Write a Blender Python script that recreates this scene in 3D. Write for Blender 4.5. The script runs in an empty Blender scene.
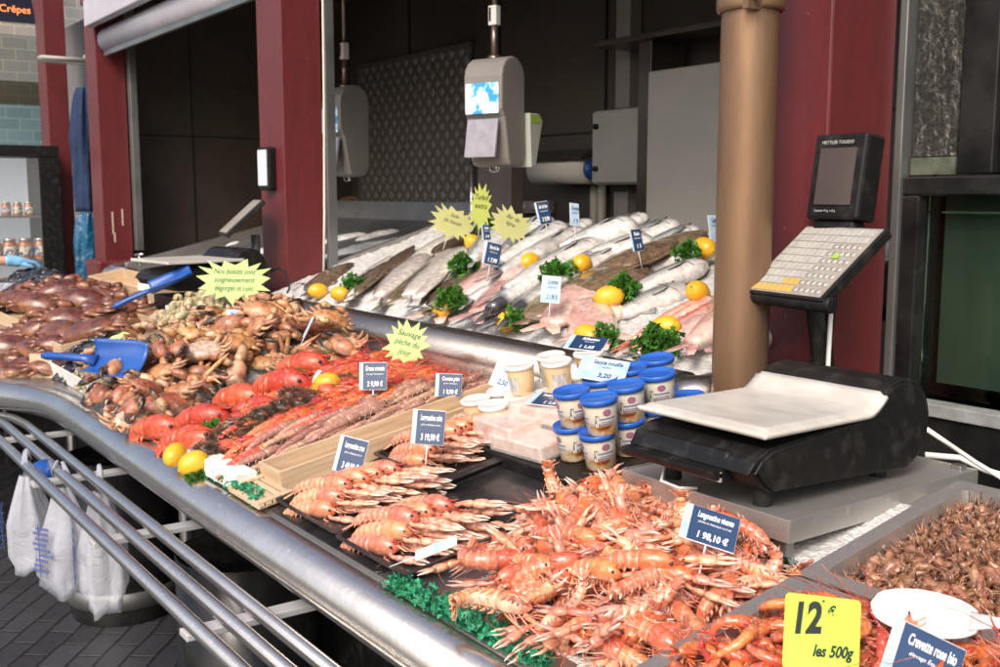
import bpy, math, random
import numpy as np
from mathutils import Vector, Matrix, Euler, noise

SC = bpy.context.scene
COL = SC.collection
R = math.radians
rng = random.Random(7)

# ------------------------------------------------------------------ camera
CAM_H, FPX, HORIZON = 1.6, 1050.0, 195.0
PITCH = math.atan((333.5 - HORIZON) / FPX)
YAW = R(35.6)
cam_d = bpy.data.cameras.new('camera')
cam = bpy.data.objects.new('camera', cam_d)
COL.objects.link(cam)
cam.location = (0, 0, CAM_H)
fwd = Vector((-math.cos(YAW) * math.cos(PITCH), math.sin(YAW) * math.cos(PITCH), -math.sin(PITCH)))
cam.rotation_euler = fwd.to_track_quat('-Z', 'Y').to_euler()
cam_d.sensor_width = 36
cam_d.lens = 36 * FPX / 1000
cam_d.clip_start = 0.05
cam_d.clip_end = 500
cam_d.dof.use_dof = True
cam_d.dof.focus_distance = 2.0
cam_d.dof.aperture_fstop = 10.0
SC.camera = cam

# ------------------------------------------------------------------ light
SUN_DIR = Vector((0.55, -0.85, 0.95)).normalized()     # towards the sun
w = bpy.data.worlds.new('World')
SC.world = w
w.use_nodes = True
nt = w.node_tree
bg = nt.nodes['Background']
sky = nt.nodes.new('ShaderNodeTexSky')
sky.sky_type = 'NISHITA'
sky.sun_disc = False
sky.sun_elevation = math.asin(SUN_DIR.z)
sky.sun_rotation = math.atan2(SUN_DIR.x, SUN_DIR.y)
sky.dust_density = 5.0
sky.ozone_density = 0.6
nt.links.new(sky.outputs[0], bg.inputs[0])
bg.inputs[1].default_value = 0.15
sl = bpy.data.lights.new('sun', 'SUN')
sl.energy = 1.25
sl.angle = R(24)
sl.color = (1.0, 0.95, 0.88)
so = bpy.data.objects.new('sun', sl)
COL.objects.link(so)
so.rotation_euler = (-SUN_DIR).to_track_quat('-Z', 'Y').to_euler()
so.location = (3, -6, 8)
SC.view_settings.view_transform = 'Standard'
SC.view_settings.look = 'None'
SC.view_settings.exposure = 0.62
SC.view_settings.gamma = 1.0
SC.cycles.use_denoising = True
SC.cycles.max_bounces = 6

# ------------------------------------------------------------------ points measured on real planes
_f = fwd
_r = Vector((math.sin(YAW), math.cos(YAW), 0))
_u = _r.cross(_f)
def ray(u, v): return _f * FPX + _r * (u - 500) - _u * (v - 333.5)
CAMP = Vector((0, 0, CAM_H))
def Zp(u, v, z): d = ray(u, v); return CAMP + d * ((z - CAM_H) / d.z)
def Yp(u, v, y): d = ray(u, v); return CAMP + d * (y / d.y)
def Xp(u, v, x): d = ray(u, v); return CAMP + d * (x / d.x)
def slope_pt(u, v, a, b, y0, h):
    d = ray(u, v); return CAMP + d * ((a - b * y0 + h - CAM_H) / (d.z - b * d.y))
DS, BS, IS = 0.18, 0.31, 0.22
def deck(u, v, h=0.0): return slope_pt(u, v, .915, DS, .87, h)      # front counter deck
def bed(u, v, h=0.0): return slope_pt(u, v, 1.12, BS, 1.9, h)       # inclined fish bed
def ibed(u, v, h=0.0): return slope_pt(u, v, 1.12, IS, 1.9, h)   # the bare ice table
def iz(y): return 1.12 + IS * (y - 1.9)
def dz(y): return .915 + DS * (y - .87)
def bz(y): return 1.12 + BS * (y - 1.9)
DA, BA = math.atan(DS), math.atan(BS)

# ------------------------------------------------------------------ materials
MATS = {}
def newmat(name):
    m = bpy.data.materials.new(name); m.use_nodes = True
    return m, m.node_tree, m.node_tree.nodes['Principled BSDF']
def texco(t, space='Object'):
    n = t.nodes.new('ShaderNodeTexCoord'); return n.outputs[space]
def noise_n(t, scale, detail=4, vec=None, rough=.55, dist=0):
    n = t.nodes.new('ShaderNodeTexNoise'); n.inputs['Scale'].default_value = scale
    n.inputs['Detail'].default_value = detail; n.inputs['Roughness'].default_value = rough
    n.inputs['Distortion'].default_value = dist
    if vec: t.links.new(vec, n.inputs['Vector'])
    return n
def bump(t, h, strength, dist, prev=None):
    b = t.nodes.new('ShaderNodeBump'); b.inputs['Strength'].default_value = strength
    b.inputs['Distance'].default_value = dist; t.links.new(h, b.inputs['Height'])
    if prev: t.links.new(prev, b.inputs['Normal'])
    return b.outputs[0]
def ramp(t, fac, stops):
    r = t.nodes.new('ShaderNodeValToRGB'); e = r.color_ramp.elements
    while len(e) < len(stops): e.new(.5)
    for i, (p, c) in enumerate(stops):
        e[i].position = p
        e[i].color = (c, c, c, 1) if isinstance(c, (int, float)) else (*c, 1)
    t.links.new(fac, r.inputs[0]); return r.outputs[0]
def mixc(t, fac, a, b, mode='MIX'):
    m = t.nodes.new('ShaderNodeMix'); m.data_type = 'RGBA'; m.blend_type = mode
    for s, v in ((0, fac), (6, a), (7, b)):
        if hasattr(v, 'links'): t.links.new(v, m.inputs[s])
        elif isinstance(v, (int, float)): m.inputs[s].default_value = v
        else: m.inputs[s].default_value = (*v, 1)
    return m.outputs[2]
def mapr(t, val, a, b):
    m = t.nodes.new('ShaderNodeMapRange'); t.links.new(val, m.inputs[0])
    m.inputs[3].default_value = a; m.inputs[4].default_value = b; return m.outputs[0]

def mat(name, col, rough=.5, metal=0, col2=None, scale=8, detail=5, bump_s=0, bump_scale=None, bump_d=.002,
        coat=0, sss=0, stretch=None, lo=.35, hi=.65, rough2=None, spec=.5, trans=0, alpha=1, emit=0, space='Object', ior=None):
    if name in MATS: return MATS[name]
    m, t, p = newmat(name)
    vec = texco(t, space)
    if stretch:
        mp = t.nodes.new('ShaderNodeMapping'); mp.inputs['Scale'].default_value = stretch
        t.links.new(vec, mp.inputs[0]); vec = mp.outputs[0]
    n = noise_n(t, scale, detail, vec)
    if col2 is not None:
        f = ramp(t, n.outputs[0], [(lo, 0.0), (hi, 1.0)])
        t.links.new(mixc(t, f, col, col2), p.inputs['Base Color'])
    else: p.inputs['Base Color'].default_value = (*col, 1)
    if rough2 is not None: t.links.new(mapr(t, ramp(t, n.outputs[0], [(lo, 0.0), (hi, 1.0)]), rough, rough2), p.inputs['Roughness'])
    else: p.inputs['Roughness'].default_value = rough
    p.inputs['Metallic'].default_value = metal
    p.inputs['Specular IOR Level'].default_value = spec
    p.inputs['Coat Weight'].default_value = coat; p.inputs['Coat Roughness'].default_value = .08
    if sss:
        p.inputs['Subsurface Weight'].default_value = sss
        p.inputs['Subsurface Radius'].default_value = (.01, .004, .002); p.inputs['Subsurface Scale'].default_value = 1
    if trans: p.inputs['Transmission Weight'].default_value = trans
    if ior: p.inputs['IOR'].default_value = ior
    p.inputs['Alpha'].default_value = alpha
    if emit:
        p.inputs['Emission Color'].default_value = (*col, 1); p.inputs['Emission Strength'].default_value = emit
    if bump_s:
        bn = noise_n(t, bump_scale or scale * 4, 4, vec)
        t.links.new(bump(t, bn.outputs[0], bump_s, bump_d), p.inputs['Normal'])
    MATS[name] = m; return m

def vcmat(name, rough=.3, coat=.5, var=.25, nscale=60, bump_s=.3, bump_scale=250, sss=.0, bump_d=.001, hue=.02, fleck=None, speckle=0, crough=.12, spec=.5, alpha=1):
    """pigment is stored per vertex; noise mottles it, object random varies it a little"""
    m, t, p = newmat(name)
    at = t.nodes.new('ShaderNodeAttribute'); at.attribute_name = 'Col'
    vec = texco(t)
    oi = t.nodes.new('ShaderNodeObjectInfo')
    ad = t.nodes.new('ShaderNodeVectorMath'); ad.operation = 'ADD'
    t.links.new(vec, ad.inputs[0]); t.links.new(oi.outputs['Random'], ad.inputs[1])
    vec = ad.outputs[0]
    n = noise_n(t, nscale, 5, vec, .65)
    hs = t.nodes.new('ShaderNodeHueSaturation')
    t.links.new(at.outputs[0], hs.inputs['Color'])
    t.links.new(mapr(t, oi.outputs['Random'], .5 - hue, .5 + hue), hs.inputs['Hue'])
    mu = t.nodes.new('ShaderNodeMath'); mu.operation = 'MULTIPLY'
    t.links.new(mapr(t, ramp(t, n.outputs[0], [(.3, 0.0), (.7, 1.0)]), 1 - var * 1.6, 1 + var), mu.inputs[0])
    t.links.new(mapr(t, oi.outputs['Random'], .85, 1.12), mu.inputs[1])
    t.links.new(mu.outputs[0], hs.inputs['Value'])
    c = hs.outputs[0]
    if fleck:
        n2 = noise_n(t, nscale * 2.7, 3, vec, .6)
        c = mixc(t, ramp(t, n2.outputs[0], [(.56, 0.0), (.66, fleck[1])]), c, fleck[0])
    t.links.new(c, p.inputs['Base Color'])
    p.inputs['Roughness'].default_value = rough
    p.inputs['Specular IOR Level'].default_value = spec
    p.inputs['Coat Weight'].default_value = coat; p.inputs['Coat Roughness'].default_value = crough
    p.inputs['Alpha'].default_value = alpha
    if sss:
        p.inputs['Subsurface Weight'].default_value = sss
        p.inputs['Subsurface Radius'].default_value = (.008, .003, .0015); p.inputs['Subsurface Scale'].default_value = 1
    if bump_s:
        bn = noise_n(t, bump_scale, 3, vec, .6)
        t.links.new(bump(t, bn.outputs[0], bump_s, bump_d), p.inputs['Normal'])
    MATS[name] = m; return m

def steel_mat(name, col=(.50, .47, .445), rough=(.22, .42), stretch=(1, 14, 14), scratch=.05, stain=.35):
    m, t, p = newmat(name)
    vec = texco(t)
    mp = t.nodes.new('ShaderNodeMapping'); mp.inputs['Scale'].default_value = stretch
    t.links.new(vec, mp.inputs[0])
    n = noise_n(t, 22, 6, mp.outputs[0], .7)
    n2 = noise_n(t, 5, 5, vec, .6)
    n3 = noise_n(t, 60, 3, vec, .6)
    c = mixc(t, ramp(t, n2.outputs[0], [(.35, 0.0), (.7, stain)]), col, tuple(x * .45 for x in col))
    c = mixc(t, ramp(t, n3.outputs[0], [(.60, 0.0), (.72, .35)]), c, tuple(min(1, x * 1.5) for x in col))
    t.links.new(c, p.inputs['Base Color'])
    p.inputs['Metallic'].default_value = .93
    a = t.nodes.new('ShaderNodeMath'); a.operation = 'MULTIPLY_ADD'
    t.links.new(n.outputs[0], a.inputs[0]); a.inputs[1].default_value = (rough[1] - rough[0]); 
    t.links.new(mapr(t, n2.outputs[0], rough[0] - .08, rough[0] + .14), a.inputs[2])
    t.links.new(a.outputs[0], p.inputs['Roughness'])
    b1 = bump(t, n.outputs[0], scratch * 3, .0006)
    t.links.new(bump(t, n2.outputs[0], .35, .006, b1), p.inputs['Normal'])
    MATS[name] = m; return m

STEEL = steel_mat('brushed_steel')
LIPM = steel_mat('lip_steel', col=(.36, .325, .30), rough=(.16, .30), stretch=(1, 14, 14), stain=.5)
STEELY = steel_mat('brushed_steel_cross', stretch=(14, 1, 14))
STEELD = steel_mat('wet_dark_steel', col=(.22, .21, .21), rough=(.14, .35), stain=.7)
STEELR = steel_mat('polished_tube', col=(.62, .595, .57), rough=(.14, .28), stain=.4)
TRAYS = steel_mat('tray_steel', col=(.66, .64, .61), rough=(.40, .58), stretch=(1, 10, 10), stain=.4)
ZINC = steel_mat('worn_zinc', col=(.34, .335, .33), rough=(.35, .55), stain=.5)

def mat_painted():
    m, t, p = newmat('maroon_paint')
    vec = texco(t)
    n = noise_n(t, 1.6, 5, vec); n2 = noise_n(t, 55, 4, vec, .7)
    mp = t.nodes.new('ShaderNodeMapping'); mp.inputs['Scale'].default_value = (9, 9, 1.1); t.links.new(vec, mp.inputs[0])
    n3 = noise_n(t, 4, 5, mp.outputs[0], .65)
    c = mixc(t, ramp(t, n.outputs[0], [(.3, 0.0), (.7, 1.0)]), (.155, .024, .025), (.11, .018, .022))
    c = mixc(t, ramp(t, n3.outputs[0], [(.45, 0.0), (.7, .6)]), c, (.085, .020, .026))
    c = mixc(t, ramp(t, n2.outputs[0], [(.66, 0.0), (.74, .7)]), c, (.40, .20, .17))
    t.links.new(c, p.inputs['Base Color'])
    p.inputs['Roughness'].default_value = .38
    b = bump(t, n2.outputs[0], .15, .001)
    t.links.new(bump(t, n.outputs[0], .3, .01, b), p.inputs['Normal'])
    return m
MAROON = mat_painted()
BLACKP = mat('black_plastic', (.009, .0085, .0085), .42, spec=.3, col2=(.034, .031, .029), scale=26, lo=.5, hi=.78, rough2=.6, bump_s=.15, bump_scale=300, bump_d=.0004)
BLACKG = mat('black_gloss', (.008, .008, .009), .14, spec=.35, col2=(.02, .02, .02), scale=9, rough2=.3)
WHITEP = mat('white_plastic', (.78, .78, .76), .35, col2=(.66, .65, .62), scale=7, bump_s=.1)
GREYP = mat('grey_plastic', (.42, .42, .41), .4, col2=(.36, .36, .35), scale=5)
BLUEP = mat('blue_plastic', (.012, .07, .30), .32, col2=(.02, .09, .36), scale=10, bump_s=.1)
DARKIN = mat('dark_panel', (.055, .043, .035), .4, col2=(.085, .068, .055), scale=1.2, rough2=.6)
RUBBER = mat('rubber_black', (.012, .012, .012), .7)
WOODP = mat('pale_wood', (.46, .32, .20), .6, col2=(.60, .45, .30), scale=6, stretch=(14, 1, 14), bump_s=.3, bump_scale=30, bump_d=.001)
WOODX = mat('pale_wood_long', (.46, .32, .20), .6, col2=(.60, .45, .30), scale=6, stretch=(1, 14, 14), bump_s=.3, bump_scale=30, bump_d=.001)
def mat_ice():
    m, t, p = newmat('crushed_ice')
    vec = texco(t)
    v = t.nodes.new('ShaderNodeTexVoronoi'); v.inputs['Scale'].default_value = 130; t.links.new(vec, v.inputs['Vector'])
    n = noise_n(t, 35, 5, vec, .7)
    n2 = noise_n(t, 6, 3, vec)
    c = mixc(t, ramp(t, n.outputs[0], [(.35, 0.0), (.65, 1.0)]), (.50, .50, .50), (.70, .70, .69))
    c = mixc(t, ramp(t, n2.outputs[0], [(.5, 0.0), (.75, .45)]), c, (.72, .66, .64))
    t.links.new(c, p.inputs['Base Color'])
    p.inputs['Roughness'].default_value = .18
    p.inputs['Subsurface Weight'].default_value = .4; p.inputs['Subsurface Radius'].default_value = (.006, .008, .01); p.inputs['Subsurface Scale'].default_value = 1
    b = bump(t, v.outputs['Distance'], .8, .004)
    t.links.new(bump(t, n.outputs[0], .8, .006, b), p.inputs['Normal'])
    return m
ICE = mat_ice()

# ------------------------------------------------------------------ mesh builder
class MB:
    def __init__(s): s.v = []; s.f = []; s.c = []; s.M = Matrix.Identity(4); s.col = (1, 1, 1); s.usecol = False; s.fl = []
    def add(s, vs, fs, cols=None, flat=False):
        o = len(s.v)
        for i, q in enumerate(vs):
            s.v.append(s.M @ Vector(q)); s.c.append(cols[i] if cols else s.col)
        if cols: s.usecol = True
        for f in fs: s.f.append([o + k for k in f]); s.fl.append(flat)
        return s
    def box(s, lo, hi, M=None, ch=0.0):
        x0, y0, z0 = lo; x1, y1, z1 = hi
        vs = [(x, y, z) for z in (z0, z1) for x, y in ((x0, y0), (x1, y0), (x1, y1), (x0, y1))]
        if M is not None: vs = [M @ Vector(q) for q in vs]
        s.add(vs, [(0, 3, 2, 1), (4, 5, 6, 7), (0, 1, 5, 4), (1, 2, 6, 5), (2, 3, 7, 6), (3, 0, 4, 7)], flat=True); return s
    def loft(s, pts, rs, n=10, up=(0, 0, 1), col=None, cap=True, flat=False, power=2.0):
        """rs: (side, up) radii for each station"""
        pts = [Vector(p) for p in pts]; N = len(pts); up = Vector(up); vs = []; cs = []
        for i, p in enumerate(pts):
            t = (pts[min(i + 1, N - 1)] - pts[max(i - 1, 0)])
            t = t.normalized() if t.length > 1e-9 else Vector((1, 0, 0))
            sd = t.cross(up)
            if sd.length < 1e-4: sd = t.cross(Vector((0.01, 1, 0)))
            sd.normalize(); u2 = sd.cross(t).normalized()
            a, b = rs[i] if isinstance(rs[i], (tuple, list)) else (rs[i], rs[i])
            for k in range(n):
                an = 2 * math.pi * k / n; ca, sa = math.cos(an), math.sin(an)
                e = 2 / power
                ca2 = math.copysign(abs(ca) ** e, ca); sa2 = math.copysign(abs(sa) ** e, sa)
                vs.append(p + sd * (a * ca2) + u2 * (b * sa2))
                if col: cs.append(col(i / (N - 1), an) if callable(col) else col)
        fs = []
        for i in range(N - 1):
            for k in range(n):
                k2 = (k + 1) % n
                fs.append((i * n + k, i * n + k2, (i + 1) * n + k2, (i + 1) * n + k))
        if cap:
            fs.append(tuple(range(n - 1, -1, -1))); fs.append(tuple((N - 1) * n + k for k in range(n)))
        s.add(vs, fs, cs if col else None, flat); return s
    def tube(s, pts, r, n=8, col=None, cap=True): return s.loft(pts, [r] * len(pts) if not isinstance(r, list) else r, n, col=col, cap=cap)
    def cyl(s, a, b, r, n=20, r2=None): return s.loft([a, b], [r, r if r2 is None else r2], n, cap=True)
    def ell(s, c, r, n=12, m=8, col=None, M=None):
        vs = []; cs = []; fs = []
        for j in range(m + 1):
            ph = math.pi * j / m
            for k in range(n):
                th = 2 * math.pi * k / n
                q = Vector((r[0] * math.sin(ph) * math.cos(th), r[1] * math.sin(ph) * math.sin(th), r[2] * math.cos(ph)))
                if M is not None: q = M @ q
                vs.append(q + Vector(c)); cs.append(col(j / m, th) if callable(col) else (col or s.col))
        for j in range(m):
            for k in range(n):
                k2 = (k + 1) % n; fs.append((j * n + k, (j + 1) * n + k, (j + 1) * n + k2, j * n + k2))
        s.add(vs, fs, cs if col else None); return s
    def prism(s, out, axis, a, b, flat=True):
        """outline (2D) extruded along axis from a to b; outline coords are the other two axes in order"""
        def mk(p, h):
            if axis == 'x': return (h, p[0], p[1])
            if axis == 'y': return (p[0], h, p[1])
            return (p[0], p[1], h)
        n = len(out); vs = [mk(p, a) for p in out] + [mk(p, b) for p in out]
        fs = [tuple(range(n)), tuple(range(2 * n - 1, n - 1, -1))]
        o = len(s.v); s.add(vs, fs, flat=True)
        for k in range(n): s.f.append([o + k, o + n + k, o + n + (k + 1) % n, o + (k + 1) % n]); s.fl.append(flat)
        return s
    def lathe(s, prof, c=(0, 0, 0), n=24, col=None):
        vs = []; fs = []; cs = []
        for i, (r, z) in enumerate(prof):
            for k in range(n):
                a = 2 * math.pi * k / n; vs.append((c[0] + r * math.cos(a), c[1] + r * math.sin(a), c[2] + z))
                if col: cs.append(col(i / (len(prof) - 1), a))
        for i in range(len(prof) - 1):
            for k in range(n):
                k2 = (k + 1) % n; fs.append((i * n + k, i * n + k2, (i + 1) * n + k2, (i + 1) * n + k))
        s.add(vs, fs, cs if col else None); return s
    def mesh(s, name, m, smooth=True, recalc=True):
        me = bpy.data.meshes.new(name)
        me.from_pydata([tuple(q) for q in s.v], [], s.f)
        if m: me.materials.append(m)
        if s.usecol:
            ca = me.color_attributes.new('Col', 'FLOAT_COLOR', 'POINT')
            arr = np.ones((len(s.v), 4), 'f'); arr[:, :3] = np.array(s.c, 'f'); ca.data.foreach_set('color', arr.ravel())
        if recalc:
            import bmesh
            bm = bmesh.new(); bm.from_mesh(me); bmesh.ops.recalc_face_normals(bm, faces=bm.faces); bm.to_mesh(me); bm.free()
        me.polygons.foreach_set('use_smooth', [smooth and not fl for fl in s.fl])
        me.update(); return me
    def build(s, name, m, parent=None, smooth=True, bevel=0, recalc=True, seg=2):
        o = bpy.data.objects.new(name, s.mesh(name, m, smooth, recalc)); COL.objects.link(o)
        if parent is not None: o.parent = parent
        if bevel:
            b = o.modifiers.new('bevel', 'BEVEL'); b.width = bevel; b.segments = seg; b.limit_method = 'ANGLE'; b.angle_limit = R(40)
            b.harden_normals = False
        return o

def tag(o, label=None, cat=None, group=None, kind=None):
    if label: o['label'] = label
    if cat: o['category'] = cat
    if group: o['group'] = group
    if kind: o['kind'] = kind
    return o
def empty(name, loc=(0, 0, 0), rz=0, label=None, cat=None, group=None):
    o = bpy.data.objects.new(name, None); COL.objects.link(o); o.location = loc; o.rotation_euler = (0, 0, rz)
    o.empty_display_size = .05
    return tag(o, label, cat, group)
def copy_tree(o, parent=None):
    c = o.copy(); COL.objects.link(c)
    if parent is not None: c.parent = parent
    for ch in o.children: copy_tree(ch, c)
    return c
class Proto:
    def __init__(s, root): s.root = root; s.used = False
    def place(s, M, label=None, cat=None, group=None):
        if not s.used: s.used = True; o = s.root
        else: o = copy_tree(s.root)
        o.matrix_world = M
        tag(o, label, cat, group); return o
def discard(p):
    if not p.used:
        for ch in list(p.root.children):
            for g in list(ch.children): bpy.data.objects.remove(g)
            bpy.data.objects.remove(ch)
        bpy.data.objects.remove(p.root)
def TRS(loc, yaw=0, pitch=0, roll=0, s=1, base=None):
    M = Matrix.Translation(loc)
    if base is not None: M = M @ base
    return M @ Matrix.Rotation(yaw, 4, 'Z') @ Matrix.Rotation(-pitch, 4, 'Y') @ Matrix.Rotation(roll, 4, 'X') @ Matrix.Scale(s, 4)
DECKR = Matrix.Rotation(DA, 4, 'X'); BEDR = Matrix.Rotation(BA, 4, 'X')

def text(s, size, name, m, parent, M, align='CENTER', shear=0, sx=1, extr=.0003, off=0):
    cu = bpy.data.curves.new('lettering', 'FONT'); cu.body = s; cu.size = size; cu.align_x = align; cu.extrude = extr
    cu.shear = shear; cu.offset = off; cu.resolution_u = 3
    to = bpy.data.objects.new('tmp', cu)
    me = bpy.data.meshes.new_from_object(to)
    assert len(me.vertices) > 0
    bpy.data.objects.remove(to); bpy.data.curves.remove(cu)
    me.materials.clear(); me.materials.append(m); me.name = name
    me.transform(M @ Matrix.Diagonal((sx, 1, 1, 1)) )
    o = bpy.data.objects.new(name, me); COL.objects.link(o); o.parent = parent
    return o

def gridmesh(nx, ny, fn, name, m, parent=None, smooth=True):
    mb = MB(); vs = [fn(i / nx, j / ny) for j in range(ny + 1) for i in range(nx + 1)]
    fs = [(j * (nx + 1) + i, j * (nx + 1) + i + 1, (j + 1) * (nx + 1) + i + 1, (j + 1) * (nx + 1) + i) for j in range(ny) for i in range(nx)]
    mb.add(vs, fs); return mb.build(name, m, parent, smooth, recalc=False)
def inpoly(x, y, poly):
    c = False; n = len(poly); j = n - 1
    for i in range(n):
        xi, yi = poly[i]; xj, yj = poly[j]
        if (yi > y) != (yj > y) and x < (xj - xi) * (y - yi) / (yj - yi) + xi: c = not c
        j = i
    return c
def edge_d(x, y, poly):
    d = 9; n = len(poly)
    for i in range(n):
        a = Vector(poly[i]); b = Vector(poly[(i + 1) % n]); p = Vector((x, y))
        t = max(0, min(1, (p - a).dot(b - a) / max(1e-9, (b - a).length_squared))); d = min(d, (p - a - (b - a) * t).length)
    return d

class Heap:
    """height field of a pile; things are dropped one by one onto what already lies there"""
    def __init__(s, poly, base, target, start, cell=.006):
        s.poly = poly; xs = [p[0] for p in poly]; ys = [p[1] for p in poly]; s.cell = cell
        s.x0, s.y0 = min(xs) - .1, min(ys) - .1
        s.nx = int((max(xs) + .1 - s.x0) / cell) + 1; s.ny = int((max(ys) + .1 - s.y0) / cell) + 1
        s.h = np.zeros((s.nx, s.ny)); s.t = np.zeros((s.nx, s.ny))
        for i in range(s.nx):
            for j in range(s.ny):
                x, y = s.x0 + i * cell, s.y0 + j * cell
                ins = inpoly(x, y, poly); d = edge_d(x, y, poly) * (1 if ins else -1)
                b = base(x, y); tt = target(x, y, d) if ins else 0
                s.t[i, j] = b + tt; s.h[i, j] = b + max(0, tt - start)
        s.base = base; s.h0 = s.h.copy()
    def idx(s, x, y): return min(s.nx - 1, max(0, int((x - s.x0) / s.cell + .5))), min(s.ny - 1, max(0, int((y - s.y0) / s.cell + .5)))
    def rnd(s, r):
        while True:
            x = r.uniform(s.x0 + .1, s.x0 + s.nx * s.cell - .1); y = r.uniform(s.y0 + .1, s.y0 + s.ny * s.cell - .1)
            if inpoly(x, y, s.poly): return x, y
    def pick(s, r, k=10):
        best = None
        for _ in range(k):
            x, y = s.rnd(r); i, j = s.idx(x, y); d = s.t[i, j] - s.h[i, j]
            if best is None or d > best[0]: best = (d, x, y)
        return best
    def drop(s, x, y, yaw, foot, maxp=.5, sink=.0, lift=1.0):
        """foot: list of (lx, ly, r, thick). returns matrix, resting"""
        c, sn = math.cos(yaw), math.sin(yaw); W = []
        for lx, ly, r, th in foot:
            wx, wy = x + lx * c - ly * sn, y + lx * sn + ly * c; i, j = s.idx(wx, wy); k = max(0, int(r * .6 / s.cell))
            h = s.h[max(0, i - k):i + k + 1, max(0, j - k):j + k + 1]
            W.append((lx, float(np.quantile(h, .7)), wx, wy, r, th))
        L = np.array([q[0] for q in W]); Hh = np.array([q[1] for q in W])
        den = ((L - L.mean()) ** 2).sum(); sl = float(((L - L.mean()) * (Hh - Hh.mean())).sum() / den) if den > 1e-9 else 0
        sl = max(-maxp, min(maxp, sl))
        z = float(np.quantile(Hh - sl * L, .75)) - sink
        for lx, h, wx, wy, r, th in W:
            zz = z + sl * lx + th * lift; i, j = s.idx(wx, wy); k = int(r / s.cell)
            for a in range(max(0, i - k), min(s.nx, i + k + 1)):
                for b in range(max(0, j - k), min(s.ny, j + k + 1)):
                    if (a - i) ** 2 + (b - j) ** 2 <= k * k + 1: s.h[a, b] = max(s.h[a, b], zz)
        return z, math.atan(sl)
def bed_mound(heap, m, name, label, cat, drop=.0, kind='stuff', depth=.02, noise_a=.004):
    """the surface that a heap starts from, built as a real mound"""
    st = 2; mb = MB(); ids = {}
    for i in range(0, heap.nx, st):
        for j in range(0, heap.ny, st):
            x, y = heap.x0 + i * heap.cell, heap.y0 + j * heap.cell
            if inpoly(x, y, heap.poly) or edge_d(x, y, heap.poly) < .015:
                ids[(i, j)] = len(mb.v)
                z = heap.h0[i, j] - drop + noise_a * noise.noise(Vector((x * 60, y * 60, 0)))
                if edge_d(x, y, heap.poly) < .015: z = heap.base(x, y) + .001
                mb.v.append(Vector((x, y, z))); mb.c.append((1, 1, 1))
    for (i, j) in ids:
        q = [(i, j), (i + st, j), (i + st, j + st), (i, j + st)]
        if all(k in ids for k in q): mb.f.append([ids[k] for k in q]); mb.fl.append(False)
    o = mb.build(name, m, None, True, recalc=False)
    tag(o, label, cat, None, kind); return o
# ================================================================== ground and building shell
def mat_cobble():
    m, t, p = newmat('cobbles')
    vec = texco(t)
    mp = t.nodes.new('ShaderNodeMapping'); mp.inputs['Rotation'].default_value = (0, 0, R(38)); t.links.new(vec, mp.inputs[0])
    nz = noise_n(t, 3, 2, vec); 
    add = t.nodes.new('ShaderNodeVectorMath'); add.operation = 'MULTIPLY_ADD'
    t.links.new(nz.outputs['Color'], add.inputs[0]); add.inputs[1].default_value = (.03, .03, 0); t.links.new(mp.outputs[0], add.inputs[2])
    b = t.nodes.new('ShaderNodeTexBrick'); t.links.new(add.outputs[0], b.inputs['Vector'])
    b.inputs['Scale'].default_value = 1; b.inputs['Brick Width'].default_value = .19; b.inputs['Row Height'].default_value = .095
    b.inputs['Mortar Size'].default_value = .006; b.inputs['Mortar Smooth'].default_value = .4
    b.inputs['Color1'].default_value = (.026, .028, .034, 1); b.inputs['Color2'].default_value = (.055, .056, .066, 1); b.inputs['Mortar'].default_value = (.012, .012, .013, 1)
    n = noise_n(t, 30, 5, vec)
    t.links.new(mixc(t, ramp(t, n.outputs[0], [(.3, 0.0), (.8, .5)]), b.outputs[0], (.075, .075, .082)), p.inputs['Base Color'])
    p.inputs['Roughness'].default_value = .42
    iv = t.nodes.new('ShaderNodeMath'); iv.operation = 'SUBTRACT'; iv.inputs[0].default_value = 1; t.links.new(b.outputs['Fac'], iv.inputs[1])
    b1 = bump(t, iv.outputs[0], .8, .01); t.links.new(bump(t, n.outputs[0], .4, .004, b1), p.inputs['Normal'])
    return m
mb = MB(); mb.add([(-60, -60, 0), (60, -60, 0), (60, 60, 0), (-60, 60, 0)], [(0, 1, 2, 3)])
tag(mb.build('ground', mat_cobble(), recalc=False), kind='structure')

# shop interior: floor, walls, ceiling, each a real slab
mb = MB(); mb.box((-9.2, 2.4, .004), (0.6, 4.3, .03))
tag(mb.build('shop_floor', mat('grey_floor_tile', (.12, .115, .11), .4, col2=(.08, .078, .075), scale=3)), kind='structure')
mb = MB()
mb.box((-8.3, 4.3, 0), (0.6, 4.45, 3.2))
back = mb.build('back_wall', DARKIN)
tag(back, 'dark brown panelled wall at the back of the shop', 'wall')
for i, x in enumerate((-7.2, -6.0, -4.9, -3.8, -2.7, -1.6)):
    m2 = MB(); m2.box((x - .006, 4.285, 0), (x + .006, 4.299, 3.1)); m2.build('panel_joint', mat('joint', (.02, .018, .016), .6), back)
m2 = MB(); m2.box((-8.2, 4.282, 1.98), (0.6, 4.297, 1.99)); m2.build('panel_joint', MATS['joint'], back)
mb = MB(); mb.box((-8.35, 2.32, 0), (-8.2, 4.45, 3.2))
sw = mb.build('side_wall', mat('brown_panel', (.095, .072, .058), .35, col2=(.065, .05, .04), scale=2.2, rough2=.6, bump_s=.1))
tag(sw, 'brown panelled side wall behind the ice table', 'wall')
m2 = MB(); m2.box((-8.199, 2.35, 2.05), (-8.19, 4.28, 2.06)); m2.build('panel_joint', MATS['joint'], sw)
m2 = MB(); m2.box((-8.199, 2.9, 0), (-8.19, 2.91, 3.1)); m2.build('panel_joint', MATS['joint'], sw)
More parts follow.
